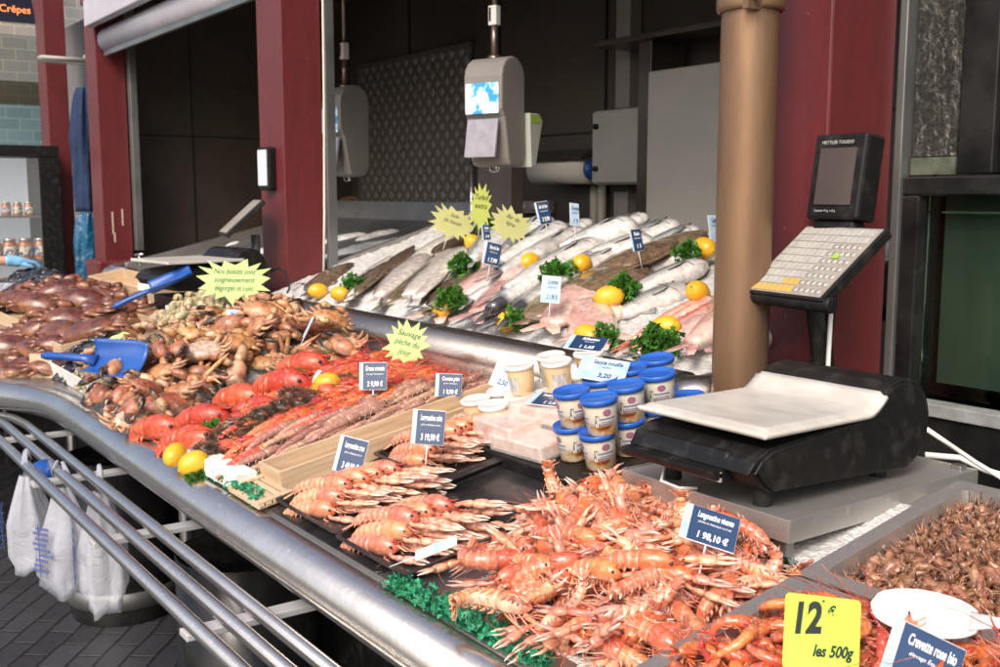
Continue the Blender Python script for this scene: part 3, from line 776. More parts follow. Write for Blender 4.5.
# ice of the fish bed
def icebed(i, j):
    x = -4.67 + i * (4.67 - 1.875); y = 1.975 + j * .96
    e = min(1, j * 9, (1 - i) * 30 + .2, i * 30 + .2)
    z = bz(y) - .022 + .034 * e + .014 * noise.noise(Vector((x * 7, y * 7, 0))) + .008 * noise.noise(Vector((x * 28, y * 28, 3))) + .004 * noise.noise(Vector((x * 90, y * 90, 3)))
    if -2.0 < x < -1.8 and y > 2.0: pass
    return (x, y, z)
tag(gridmesh(300, 170, icebed, 'fish_ice', ICE), 'crushed ice spread over the inclined fish bed', 'ice', None, 'stuff')

# ================================================================== the big scale, its platform, display
pf = empty('scale_platform', (-1.250, 1.595, 0), 0, 'stainless steel stand carrying the black scale', 'stand')
m = MB(); m.box((-.195, -.27, 1.078), (.195, .27, 1.082)); m.build('table_top', TRAYS, pf)
m = MB()
m.box((-.197, -.274, 1.045), (.199, -.271, 1.084)); m.box((.1965, -.2705, 1.045), (.1995, .274, 1.084)); m.box((-.2, -.2705, 1.045), (-.197, .274, 1.084)); m.box((-.1965, .271, 1.045), (.1962, .274, 1.084)); m.build('apron', TRAYS, pf, bevel=.0008)
for x in (-.185, .162):
    for y in (-.262, .24):
        m = MB(); m.box((x, y, dz(1.61 + y)), (x + .022, y + .022, 1.0775)); m.build('leg', ZINC, pf, bevel=.002)
m = MB(); m.box((-.16, .245, 1.0), (.16, .25, 1.03)); m.build('cross_brace', ZINC, pf)

sc = empty('counter_scale', (-1.26, 1.53, 1.084), 0, 'large black counter scale with a pale pan and round rear drum', 'scale')
# side outline in (y, z) relative; body spans local x
prof = [(-.240, .070), (-.222, .048), (-.195, .030), (.17, .016)]
cyc, czc, cr = .168, .098, .086
for k in range(15):
    a = R(-78 + k * 203 / 14); prof.append((cyc + cr * math.cos(a) * 1.0, czc + cr * math.sin(a)))
prof += [(.075, .128), (-.13, .110), (-.20, .104), (-.232, .088), (-.25, .068)]
m = MB(); m.prism(prof, 'x', -.125, .155); m.build('body', BLACKP, sc, bevel=.008, seg=3)
pi = [(y * .88 + .0, z * .86 + .012) for y, z in prof]
m = MB(); m.prism([(y * .95 - .002, z * .95 + .004) for y, z in prof], 'x', .1555, .162); m.build('side_cover', BLACKP, sc, bevel=.004)
m = MB(); m.prism([(y * .95 - .002, z * .95 + .004) for y, z in prof], 'x', -.132, -.1255); m.build('side_cover', BLACKP, sc, bevel=.004)
# nose with printer slot
m = MB(); m.prism([(-.245, .066), (-.275, .066), (-.268, .050), (-.20, .035), (-.20, .09), (-.232, .094)], 'x', -.128, .10); m.build('nose', BLACKP, sc, bevel=.006)
m = MB(); m.box((.03, -.253, .045), (.10, -.2485, .062)); m.build('printer_slot', GREYP, sc)
for x, y in ((-.09, -.17), (.12, -.17), (-.09, .15), (.12, .15)):
    m = MB(); m.cyl((x, y, -.002), (x, y, .034), .016, 12); m.build('foot', RUBBER, sc)
m = MB(); m.tube([(-.06, -.22, .035), (-.055, -.235, .01), (-.02, -.225, .0035), (.0, -.20, .0035)], .0035, 6); m.build('cable', WHITEP, sc)
PAN = mat('scale_pan', (.58, .555, .51), .38, metal=.0, col2=(.42, .40, .36), scale=7, stretch=(1, 2.2, 1), bump_s=.25, bump_scale=20, bump_d=.002, lo=.42, hi=.7, coat=.15)
def panf(i, j):
    x = -.135 + .300 * i; y = -.222 + .325 * j
    z = .139 + .0003 * math.sin(i * 9 + j * 4) * (1 - abs(2 * i - 1)) + (max(0, j - .86) / .14) ** 1.6 * .028 - (.006 if (i < .03 or i > .97 or j < .03) else 0)
    return (x, y, z)
pn = gridmesh(40, 40, panf, 'pan', PAN, sc); sol = pn.modifiers.new('solid', 'SOLIDIFY'); sol.thickness = .008; sol.offset = -1
m = MB(); m.box((-.10, -.16, .105), (.12, .03, .1245)); m.build('pan_carrier', BLACKP, sc)

# display column with keyboard
kd = empty('keypad_display', (-1.53, 2.02, 1.08), R(0), 'black keypad and screen on a post behind the scale', 'display')
m = MB(); m.loft([(0, 0, -.1), (0, 0, .1), (-.005, -.01, .30), (-.01, -.0, .34)], [(.022, .03), (.026, .03), (.036, .03), (.045, .025)], 12, power=4); m.build('post', BLACKP, kd)
KT = Matrix.Translation((-.0, -.05, .355)) @ Matrix.Rotation(R(-8), 4, 'Z') @ Matrix.Rotation(R(38), 4, 'X')
kp = empty('k', (0, 0, 0))
bpy.data.objects.remove(kp)
m = MB(); m.box((-.125, -.11, -.012), (.125, .135, .012), KT); m.cyl(KT @ Vector((-.125, -.10, -.01)), KT @ Vector((.14, -.10, -.01)), .018, 14); kb = m.build('keyboard', BLACKP, kd, bevel=.003)
m = MB(); m.box((-.118, -.104, .0125), (.118, .128, .0145), KT); m.build('key_sheet', mat('key_sheet', (.26, .24, .21), .35, col2=(.34, .31, .28), scale=15), kb)
KW = mat('key_white', (.44, .43, .40), .4, col2=(.36, .35, .33), scale=40); KY = mat('key_yellow', (.50, .34, .10), .4)
for col_, sel in ((KW, 0), (KY, 1)):
    m = MB()
    for r_ in range(9):
        for c_ in range(13):
            x0 = -.113 + c_ * .0173; y0 = -.10 + r_ * .025; yel = r_ == 0 and c_ < 8 or (r_ == 1 and 4 < c_ < 8)
            if int(yel) != sel: continue
            if c_ >= 8 and r_ < 7:
                m.cyl(KT @ Vector((x0 + .0075, y0 + .011, .0142)), KT @ Vector((x0 + .0075, y0 + .011, .0165)), .0074, 10)
            else: m.box((x0, y0, .0142), (x0 + .0155, y0 + .021, .0160), KT)
    m.build('keys', col_, kb)
m = MB(); m.box((.05, .02, .0166), (.07, .035, .0169), KT); m.build('wear_mark', GRB, kb)
ST = Matrix.Translation((-.02, .07, .56)) @ Matrix.Rotation(R(-3), 4, 'Z') @ Matrix.Rotation(R(-8), 4, 'X')
m = MB(); m.box((-.075, -.02, -.10), (.075, .045, .10), ST); m.box((-.06, -.01, -.125), (.06, .035, -.1005), ST); sb = m.build('screen_case', BLACKP, kd, bevel=.008)
m = MB(); m.box((-.052, -.0235, -.066), (.052, -.021, .066), ST); m.build('screen', mat('screen_off', (.075, .06, .06), .18, col2=(.09, .075, .07), scale=3), sb)
text('METTLER TOLEDO', .011, 'lettering', mat('print_grey', (.45, .45, .43), .5), sb, ST @ Matrix.Translation((-.052, -.0212, .076)) @ Matrix.Rotation(R(90), 4, 'X'), align='LEFT')
text('Capacity 15 kg  e=5 g', .007, 'lettering', MATS['print_grey'], sb, ST @ Matrix.Translation((-.05, -.0212, -.082)) @ Matrix.Rotation(R(90), 4, 'X'), align='LEFT')
m = MB(); m.cyl((.0, .08, .34), (.0, .085, .455), .02, 12); m.build('neck', BLACKP, kd)
m = MB(); m.tube([(.035, -.02, .33), (.038, -.03, .1), (.036, -.03, -.1), (.03, -.03, -.16)], .0055, 8); m.build('white_cable', WHITEP, kd)
# ================================================================== seafood: prototypes
SHELLM = vcmat('cooked_shell', rough=.28, coat=.45, var=.22, nscale=70, bump_s=.35, bump_scale=420, sss=.12, bump_d=.0008, fleck=((.80, .62, .50), .5))
RAWM = vcmat('langoustine_shell', rough=.24, coat=.6, var=.26, nscale=70, bump_s=.5, bump_scale=380, sss=.1, bump_d=.0012, hue=.012, fleck=((.86, .62, .48), .42))
LOBM = vcmat('lobster_shell', rough=.34, coat=.25, var=.32, nscale=45, hue=.006, bump_s=.7, bump_scale=300, bump_d=.0015, fleck=((.78, .30, .18), .5))
CRABM = vcmat('crab_shell', rough=.36, coat=.25, var=.5, nscale=34, bump_s=.8, bump_scale=150, bump_d=.0022, fleck=((.55, .33, .19), .7))
BROWNM = vcmat('brown_shrimp', rough=.33, coat=.4, var=.35, nscale=90, bump_s=.3, bump_scale=500, sss=.06, hue=.012)
WHELKM = vcmat('whelk_shell', rough=.55, coat=.12, var=.35, nscale=70, bump_s=.6, bump_scale=300, hue=.02, bump_d=.0015)
MUSM = vcmat('mussel_shell', rough=.28, coat=.4, var=.4, nscale=50, bump_s=.3, bump_scale=200)
FISHM = vcmat('fish_skin', rough=.22, coat=.75, var=.24, nscale=38, bump_s=.35, bump_scale=330, sss=.06, bump_d=.0006)
FLATM = vcmat('flatfish_skin', rough=.22, coat=.7, var=.40, nscale=34, bump_s=.5, bump_scale=120, bump_d=.0015, fleck=((.30, .22, .14), .5))
EYE = mat('eye_black', (.008, .007, .007), .12, coat=.5)
LEGM = vcmat('pale_legs', rough=.35, coat=.3, var=.15, nscale=50, bump_s=0, sss=.15)

DCRABM = vcmat('brown_crab_shell', rough=.30, coat=.35, var=.45, nscale=30, bump_s=.7, bump_scale=150, bump_d=.002, hue=.008, fleck=((.26, .10, .05), .6))
def lerp(a, b, t): return tuple(x + (y - x) * t for x, y in zip(a, b))
def arc_path(L, total, n, z0=0.0, down=True):
    """polyline from origin towards -x, turning by total degrees, n steps"""
    pts = [Vector((0, 0, z0))]; a = 0; st = L / n
    for i in range(n):
        a += R(total) / n * (.3 + 1.4 * i / n); pts.append(pts[-1] + Vector((-math.cos(a) * st, 0, -math.sin(a) * st)))
    return pts

def crustacean(name, r, T, kind):
    """T: dict of measures and pigments. Builds a thing along x (head at +x), belly down."""
    root = empty(name)
    Lt, w, Lc = T['tail'], T['w'], T['cara']
    cA, cB, cL = T['main'], T['band'], T['leg']
    M_ = T['mat']
    # carapace
    n = 9; pts = [(Lc * q, 0, .001 * math.sin(q * 3)) for q in [i / (n - 1) for i in range(n)]]
    prof = [.86, 1.0, 1.06, 1.08, 1.04, .95, .78, .5, .08]
    def cc(i, a):
        k = lerp(cA, T['pale'], max(0, -math.sin(a)) * .8)
        return lerp(k, T['spot'], .5 if (.35 < i < .5 and math.sin(a) > .3) or i > .85 else 0)
    m = MB(); m.loft(pts, [(w * p * .92, w * p * 1.05) for p in prof], 12, col=cc)
    m.loft([(Lc * .82, 0, w * .75), (Lc * 1.02, 0, w * .72), (Lc * 1.18, 0, w * .95)], [(w * .16, w * .1), (w * .09, w * .07), .0008], 5, col=T['spot'])
    m.build('carapace', M_, root)
    # tail, six ridged segments
    NS = 6; pp = arc_path(Lt, T['curl'], NS * 4); side = T.get('bend', 0)
    pts = [Vector((p.x, side * (i / len(pp)) ** 2, p.z)) for i, p in enumerate(pp)]
    rs = []
    for i in range(len(pts)):
        q = i / (len(pts) - 1); tp = 1.0 - .42 * q; s = (i % 4) / 4
        rs.append((w * .97 * tp * (1.0 + .10 * (1 - s) - .03), w * .88 * tp * (1.0 + .10 * (1 - s) - .03)))
    def tc(i, a):
        s = (i * NS) % 1.0; k = lerp(cA, cB, .85 if s < .22 else .12)
        return lerp(k, T['pale'], max(0, -math.sin(a) - .2) * 1.1)
    m = MB(); m.loft(pts, rs, 12, col=tc)
    # side plates
    for sd in (-1, 1):
        for k in range(NS):
            b = pts[k * 4 + 2]; rr = rs[k * 4 + 2]
            m.loft([b + Vector((0, sd * rr[0] * .8, -rr[1] * .3)), b + Vector((-.002, sd * rr[0] * 1.05, -rr[1] * .8)), b + Vector((-.005, sd * rr[0] * .95, -rr[1] * 1.35))], [(w * .22, w * .1), (w * .2, w * .07), (.0006, .0006)], 5, col=lerp(cA, T['pale'], .35))
    m.build('tail', M_, root)
    # fan
    e = pts[-1]; d = (pts[-1] - pts[-2]).normalized()
    m = MB()
    for k, an in enumerate((-46, -22, 0, 22, 46)):
        dd = Vector((d.x * math.cos(R(an)), math.sin(R(an)), d.z * math.cos(R(an)))); Lf = w * (1.75 if k != 2 else 1.5)
        m.loft([e, e + dd * Lf * .4, e + dd * Lf * .8, e + dd * Lf], [(w * .16, w * .1), (w * .32, w * .07), (w * .38, w * .05), (w * .2, w * .02)], 8, col=lambda i, a: lerp(cA, T['pale'], .2 + .5 * (i > .8)))
    m.build('tail_fan', M_, root)
    # swimmerets as soft fringe
    m = MB()
    for sd in (-1, 1):
        for k in range(1, 6):
            b = pts[k * 4]; rr = rs[k * 4]
            m.loft([b + Vector((0, sd * rr[0] * .35, -rr[1] * .85)), b + Vector((w * .2, sd * rr[0] * .5, -rr[1] * 1.25)), b + Vector((w * .5, sd * rr[0] * .3, -rr[1] * 1.5))], [(w * .1, w * .05), (w * .12, w * .04), (.0006, .0006)], 5, col=cL)
    m.build('swimmerets', LEGM, root)
    # legs
    for sd in (-1, 1):
        for k in range(T.get('legs', 4)):
            x = Lc * (.18 + .17 * k); a = r.uniform(-.5, .9) + .25 * k; l = T['leglen'] * r.uniform(.8, 1.1)
            p0 = Vector((x, sd * w * .45, -w * .72)); p1 = p0 + Vector((math.cos(a) * l * .3, sd * l * .30, r.uniform(-.15, .12) * l)); p2 = p1 + Vector((math.cos(a) * l * .4, sd * l * r.uniform(-.05, .2), -l * .12)); p3 = p2 + Vector((l * .28, -sd * l * r.uniform(.05, .2), -l * .08))
            m = MB(); m.tube([p0, p1, p2, p3], [w * .10, w * .085, w * .065, w * .02], 5, col=lambda i, a: lerp(cL, T['spot'], .35 if i < .4 else 0)); m.build('leg', LEGM, root)
    # claws
    for sd in (-1, 1):
        cl = T['clawlen'] * (1 if sd > 0 else .94); cw = T['claww'] * (1 if sd > 0 else .82)
        a = R(r.uniform(*T['clawang'])); h = r.uniform(-.1, .25) * w
        dv = Vector((math.cos(a), sd * math.sin(a), r.uniform(-.06, .06)))
        p0 = Vector((Lc * .78, sd * w * .6, -w * .35)); p1 = p0 + Vector((cl * .16, sd * cl * .10, h)); p2 = p1 + dv * cl * .28
        m = MB()
        m.loft([p0, (p0 + p1) / 2, p1, p1 + (p2 - p1) * .15, p1 + (p2 - p1) * .7, p2], [cw * .42, cw * .46, cw * .36, cw * .42, cw * .62, cw * .42], 8, col=lambda i, a: lerp(cA, T['pale'], .35 + .2 * math.sin(a)))
        yv = Vector((0, 0, 1)).cross(dv).normalized() * sd
        palm = cl * T['palm']; ca = p2; cb = p2 + dv * palm
        def pc(i, a): return lerp(lerp(cA, cB, .3 + .3 * math.sin(a * 2)), T['pale'], .35)
        m.loft([ca, ca + dv * palm * .15, ca + dv * palm * .5, ca + dv * palm * .85, cb], [(cw * .5, cw * .42), (cw * .9, cw * .62), (cw * 1.05, cw * .72), (cw * .95, cw * .6), (cw * .7, cw * .42)], 10, col=pc)
        fl = cl * (.72 - T['palm'])
        for q, of in ((1, .45), (-1, .5)):
            b = cb - dv * palm * .08 + yv * (q * cw * .42); op = T.get('open', .12)
            tip = b + dv * fl + yv * (-q * cw * .25 + (cl * op if q > 0 else 0)); mid = (b + tip) / 2 + yv * q * cw * .28
            m.loft([b, mid, tip], [(cw * .42, cw * .36), (cw * .32, cw * .28), (cw * .06, cw * .05)], 7, col=lambda i, a: lerp(pc(i, a), T['tip'], .2 + .8 * (i > .8)))
        m.build('claw', M_, root)
    for sd in (-1, 1):
        m = MB(); m.ell((Lc * .86, sd * w * .62, w * .42), (w * .17, w * .15, w * .15), 8, 6); m.build('eye', EYE, root)
        pts2 = [Vector((Lc * .95, sd * w * .3, w * .2))]; a = R(sd * r.uniform(5, 40)); el = r.uniform(.0, .4)
        for k in range(7):
            a += R(sd * r.uniform(2, 22)); pts2.append(pts2[-1] + Vector((math.cos(a), math.sin(a), el - .11 * k)) * T['ant'] / 7)
        m = MB(); m.tube(pts2, [T['antr'] * (1 - .1 * k) for k in range(8)], 4, col=lerp(cA, T['spot'], .5)); m.build('antenna', LEGM, root)
    return root

LANG = dict(tail=.088, w=.0178, cara=.062, main=(.72, .20, .08), band=(.78, .38, .24), pale=(.80, .50, .38), spot=(.60, .07, .025), leg=(.74, .40, .29), tip=(.86, .74, .66),
            curl=60, leglen=.06, clawlen=.094, claww=.0118, clawang=(-8, 22), palm=.32, ant=.12, antr=.0008, mat=RAWM, open=.05)
LANGP = []
for k in range(12):
    r = random.Random(100 + k); T = dict(LANG); T['curl'] = [25, 70, 120, 160, 90, 40, 140, 60, 100, 15, 130, 80][k]; T['bend'] = r.uniform(-.02, .02); T['open'] = r.uniform(.0, .14)
    T['clawang'] = [(-8, 12), (0, 30), (20, 60), (-5, 20), (60, 130), (0, 25), (30, 80), (-10, 10), (10, 50), (-12, 5), (40, 100), (0, 40)][k]
    T['main'] = lerp(T['main'], (.66, .14, .05), r.uniform(0, .45))
    LANGP.append(Proto(crustacean('langoustine', r, T, 'lang')))
LANGT = []
for k in range(4):
    r = random.Random(140 + k); T = dict(LANG); T['main'] = (.70, .25, .135); T['band'] = (.78, .42, .29); T['curl'] = [45, 60, 35, 80][k]; T['clawang'] = (-12, 4); T['ant'] = .07; T['open'] = .03; T['leglen'] = .05; T['w'] = .018
    LANGT.append(Proto(crustacean('langoustine', r, T, 'lang')))
LOB = dict(tail=.12, w=.036, cara=.115, main=(.56, .070, .028), band=(.58, .10, .05), pale=(.60, .14, .08), spot=(.50, .03, .015), leg=(.66, .10, .05), tip=(.75, .25, .15),
           curl=150, leglen=.08, clawlen=.15, claww=.025, clawang=(-18, 2), palm=.34, ant=.16, antr=.0016, mat=LOBM, open=.02)
LOBP = []
for k in range(3):
    r = random.Random(200 + k); T = dict(LOB); T['curl'] = [190, 160, 210][k]; LOBP.append(Proto(crustacean('cooked_lobster', r, T, 'lob')))
GAM = dict(tail=.105, w=.0125, cara=.055, main=(.64, .10, .035), band=(.70, .22, .11), pale=(.72, .30, .18), spot=(.60, .06, .03), leg=(.80, .30, .18), tip=(.8, .4, .3),
           curl=35, leglen=.045, clawlen=.03, claww=.0022, clawang=(0, 20), palm=.32, ant=.16, antr=.0007, mat=SHELLM, open=.02, legs=3)
GAMR = []; GAMB = []
for k in range(3):
    r = random.Random(220 + k); T = dict(GAM); T['curl'] = [25, 45, 10][k]; GAMR.append(Proto(crustacean('red_prawn', r, T, 'g')))
    T = dict(T); T.update(main=(.42, .22, .16), band=(.56, .32, .23), pale=(.50, .38, .32), spot=(.30, .12, .09), leg=(.55, .28, .2)); T['w'] = .0115
    GAMB.append(Proto(crustacean('grey_prawn', r, T, 'g')))

def prawn(name, r, L, w, main, pale, dark, m_, turn=215, whisk=True, parts=True, seg=10, nl=9):
    """curled shrimp lying on its side; curl is in the local xy plane"""
    root = empty(name) if parts else None
    N = 16; pts = []; a = 0; p = Vector((0, 0, 0)); st = L / N; tt = R(turn)
    a = -tt * .45
    for i in range(N + 1):
        pts.append(p.copy()); a += tt / N * (.45 + .8 * i / N) * .95; p = p + Vector((-math.cos(a) * st, math.sin(a) * st, 0))
    c = sum(pts, Vector()) / len(pts); pts = [q - c for q in pts]
    rs = []
    for i in range(N + 1):
        q = i / N; k = .35 + .65 * min(1, q * 5) if q < .2 else 1.0 - .62 * ((q - .2) / .8) ** 1.3
        saw = 1 + .09 * (1 - ((q * 9) % 1)) if q > .34 else 1
        rs.append((w * k * saw, w * k * saw * .86))
    def c_(i, an):
        s = (i * 9) % 1; k = lerp(main, pale, .55 if (s < .3 and i > .34) else .08)
        return lerp(k, dark, .5 if i < .08 else (.25 if math.cos(an) > .4 else 0))
    m = MB(); m.loft(pts, rs, seg, col=c_)
    t = (pts[0] - pts[1]).normalized()
    m.loft([pts[0], pts[0] + t * w * .8, pts[0] + t * w * 2.2 + Vector((0, 0, .001))], [w * .3, w * .2, .0005], 5, col=dark)
    d = (pts[-1] - pts[-2]).normalized(); up = Vector((0, 0, 1)); sd = d.cross(up)
    for s in (-.5, 0, .5):
        q = (d + sd * s * .3 + up * s).normalized(); m.loft([pts[-1], pts[-1] + q * w * 1.0, pts[-1] + q * w * 2.0], [(w * .25, w * .12), (w * .36, w * .1), (w * .12, w * .03)], 6, col=lerp(main, dark, .4))
    inn = []
    for k in range(nl):
        i = 2 + int(k * 1.3); b = pts[i]; t2 = (pts[i + 1] - pts[i - 1]).normalized(); s2 = t2.cross(up)   # inner side
        s2 = s2 if (s2.dot(-pts[i]) > 0) else -s2
        l = w * (1.9 if k < 5 else 1.1); o = Vector((0, 0, w * r.uniform(-.4, .4)))
        m.loft([b + s2 * w * .6 + o, b + s2 * (w * .7 + l * .6) - t2 * l * .4 + o * 1.3, b + s2 * (w * .7 + l * .8) - t2 * l * .9], [w * .11, w * .08, .0004], 4, col=lerp(pale, main, .4))
    if whisk:
        for k in range(3):
            q = pts[0] + t * w; aa = math.atan2(t.y, t.x) + r.uniform(-.8, .8); W = [q]
            for j in range(5): aa += r.uniform(-.5, .5); W.append(W[-1] + Vector((math.cos(aa), math.sin(aa), r.uniform(-.1, .35))) * L * .17)
            m.tube(W, [.0007, .0006, .0005, .0005, .0004, .0003], 3, col=lerp(main, dark, .4))
    if not parts: return m
    m.build('body', m_, root)
    for s in (-1, 1):
        e = MB(); e.ell(pts[0] + t * w * .35 + Vector((0, 0, s * w * .42)), (w * .17,) * 3, 7, 5); e.build('eye', EYE, root)
    return root
PINKP = [Proto(prawn('cooked_prawn', random.Random(300 + k), .085, .0088, (.66, .12, .045), (.74, .28, .15), (.50, .04, .02), SHELLM, turn=[215, 170, 250, 140][k], seg=12)) for k in range(4)]
PROWN = []
for k in range(6):
    r = random.Random(320 + k); m_ = prawn('b', r, .046, .0082, lerp((.26, .105, .055), (.40, .185, .10), r.random()), (.50, .29, .19), (.11, .045, .028), BROWNM, turn=[210, 160, 240, 120, 190, 90][k], whisk=False, parts=False, seg=8, nl=2)
    for s in (-1, 1): pass
    o = m_.build('brown_shrimp', BROWNM); PROWN.append(Proto(o))

def crab_claw(name, r, dark=True):
    root = empty(name); m = MB(); A = lerp((.38, .145, .075), (.48, .22, .12), r.random()); Pp = (.56, .38, .25); K = (.03, .022, .02)
    def c_(i, a): return lerp(A, Pp, max(0, -math.sin(a + .6)) * .9)
    L = .075
    m.loft([(-.045, 0, -.004), (-.035, .0, .0), (-.02, .002, .002), (-.008, .0, .0)], [(.008, .007), (.011, .009), (.012, .010), (.008, .007)], 10, col=c_)
    m.build('wrist', CRABM, root)
    m = MB(); m.loft([(-.008, 0, 0), (.002, 0, .001), (.018, 0, .002), (.036, 0, .001), (.048, -.004, 0)], [(.010, .009), (.018, .014), (.021, .0155), (.018, .013), (.013, .009)], 14, col=c_)
    m.loft([(.040, -.013, 0), (.055, -.017, 0), (.068, -.012, .0), (.078, -.002, 0)], [(.012, .010), (.009, .008), (.006, .005), (.0008, .0008)], 8, col=lambda i, a: lerp(c_(i, a), K, 1 if i > .25 else 0))
    m.build('palm', CRABM, root)
    m = MB(); m.loft([(.034, .015, 0), (.052, .022, .001), (.066, .018, .001), (.078, .004, 0)], [(.010, .009), (.009, .008), (.006, .005), (.0008, .0008)], 8, col=lambda i, a: lerp(c_(i, a), K, 1 if i > .3 else 0))
    m.build('moving_finger', CRABM, root); return root
CLAWP = [Proto(crab_claw('crab_claw', random.Random(400 + k))) for k in range(4)]
def leg_cluster(r):
    root = empty('crab_leg_cluster'); m = MB(); m.ell((0, 0, 0), (.030, .024, .013), 14, 8, col=lambda j, t: lerp((.58, .27, .13), (.66, .44, .28), j)); m.build('body', CRABM, root)
    for k in range(6):
        a = R(-75 + 30 * k + r.uniform(-8, 8)); el = r.uniform(.0, .5); d = Vector((math.cos(a) * .6, math.sin(a), el)).normalized()
        p0 = d * .018; p1 = p0 + d * .035 + Vector((0, 0, .01)); p2 = p1 + (d + Vector((0, 0, r.uniform(-.5, .6)))).normalized() * .034; p3 = p2 + (d + Vector((0, 0, r.uniform(-1, .5)))).normalized() * .03
        q = MB(); q.tube([p0, (p0 + p1) / 2, p1, (p1 + p2) / 2, p2, p3], [.0065, .0085, .006, .007, .005, .0008], 7, col=lambda i, a: lerp((.62, .22, .08), (.70, .42, .24), .5 + .5 * math.sin(a + 6 * i))); q.build('leg', CRABM, root)
    return root
CLUSP = [Proto(leg_cluster(random.Random(420 + k))) for k in range(3)]
def brown_crab(r, A=(.12, .032, .018), B=(.32, .12, .06), name='brown_crab', under=(.42, .26, .15), mt=None):
    mt = mt or DCRABM
    root = empty(name); m = MB(); vs = []; fs = []; cs = []
    NU, NV = 36, 9
    for j in range(NV + 1):
        q = j / NV
        for k in range(NU):
            a = 2 * math.pi * k / NU; rx = .058 * (1 + .03 * math.sin(14 * a) * (q > .85)); ry = .094 * (1 + .03 * math.cos(14 * a) * (q > .85))
            x = rx * math.cos(a) * q * (1 if math.cos(a) > 0 else .85); y = ry * math.sin(a) * q
            z = .030 * (1 - q ** 2.6) + .003 * math.sin(y * 90) * math.cos(x * 70) * (1 - q)
            vs.append((x, y, z)); cs.append(lerp(A, B, q ** 5 * .8))
    for j in range(NV):
        for k in range(NU): k2 = (k + 1) % NU; fs.append((j * NU + k, j * NU + k2, (j + 1) * NU + k2, (j + 1) * NU + k))
    b0 = len(vs)
    for k in range(NU):
        a = 2 * math.pi * k / NU; vs.append((.042 * math.cos(a), .07 * math.sin(a), -.022)); cs.append(under)
    for k in range(NU): fs.append((NV * NU + k, NV * NU + (k + 1) % NU, b0 + (k + 1) % NU, b0 + k))
    fs.append(tuple(b0 + k for k in range(NU)))
    m.add(vs, fs, cs); m.build('carapace', mt, root)
    for sd in (-1, 1):
        m = MB(); c1 = lambda i, a: lerp(lerp(A, B, .3), lerp(B, under, .3), max(0, math.sin(a + 2)))
        m.loft([(.035, sd * .055, -.008), (.062, sd * .078, -.008), (.082, sd * .06, -.008)], [(.010, .010), (.015, .013), (.011, .010)], 9, col=c1)
        m.loft([(.080, sd * .062, -.008), (.090, sd * .045, -.006), (.090, sd * .022, -.006), (.084, sd * .005, -.006)], [(.012, .012), (.018, .016), (.014, .013), (.003, .003)], 10, col=lambda i, a: lerp(c1(i, a), (.02, .016, .015), 1 if i > .75 else 0)); m.build('claw', mt, root)
        for k in range(4):
            a = R(sd * (60 + 24 * k)); d = Vector((math.cos(a), math.sin(a), 0)); p0 = Vector((.03 * math.cos(a), .07 * math.sin(a), -.01))
            m = MB(); m.tube([p0, p0 + d * .03 + Vector((0, 0, .006)), p0 + d * .055 + Vector((.012, 0, -.006)), p0 + d * .062 + Vector((.035, 0, -.012))], [.007, .0085, .006, .001], 7, col=c1); m.build('leg', mt, root)
    for sd in (-1, 1):
        m = MB(); m.ell((.052, sd * .014, .006), (.003,) * 3, 6, 5); m.build('eye', EYE, root)
    return root
COOKP = [Proto(brown_crab(random.Random(450 + k), A=[(.42, .15, .06), (.50, .20, .08)][k], B=(.60, .36, .20), name='cooked_crab', under=(.66, .50, .36), mt=CRABM)) for k in range(2)]
CRABP = [Proto(brown_crab(random.Random(440 + k))) for k in range(2)]
def whelk(r):
    m = MB(); n = 34; pts = []; rs = []; A = lerp((.30, .24, .12), (.42, .34, .22), r.random())
    for i in range(n):
        q = i / (n - 1); a = q * 2 * math.pi * 3.1; g = q ** 1.5
        pts.append(Vector((.030 - .055 * g + .0, .0085 * g * math.cos(a), .0085 * g * math.sin(a)))); rs.append(.0012 + .0112 * g * (1 + .06 * math.sin(a * 7)))
    m.loft(pts, rs, 9, up=(.2, .3, 1), col=lambda i, a: lerp(A, (.56, .48, .34), .5 * max(0, math.sin(a * 3))))
    m.ell(pts[-1] + Vector((-.003, .002, -.001)), (.004, .009, .009), 8, 6, col=(.50, .33, .16))
    return m.build('whelk', WHELKM)
WHELKP = [Proto(whelk(random.Random(460 + k))) for k in range(3)]
def mussel(r):
    m = MB(); m.loft([(-.026, 0, 0), (-.022, 0, 0), (-.01, .001, 0), (.006, .003, 0), (.018, .003, 0), (.025, .002, 0)], [(.001, .001), (.006, .005), (.011, .009), (.014, .010), (.011, .007), (.002, .001)], 10, col=lambda i, a: lerp((.012, .013, .022), (.12, .10, .09), .5 * (abs(math.sin(a)) < .12)))
    return m.build('mussel', MUSM)
MUSP = [Proto(mussel(random.Random(470)))]
def clam(r):
    m = MB(); A = lerp((.42, .34, .28), (.56, .48, .40), r.random())
    m.loft([(-.022, 0, 0), (-.018, 0, 0), (-.006, 0, .001), (.008, 0, .001), (.018, 0, 0), (.023, 0, 0)], [(.002, .002), (.012, .007), (.019, .011), (.019, .011), (.011, .007), (.002, .001)], 12, col=lambda i, a: lerp(A, (.28, .20, .16), .6 * (math.sin(i * 40) > .4)))
    return m.build('clam', WHELKM)
CLAMP_ = [Proto(clam(random.Random(475 + k))) for k in range(2)]
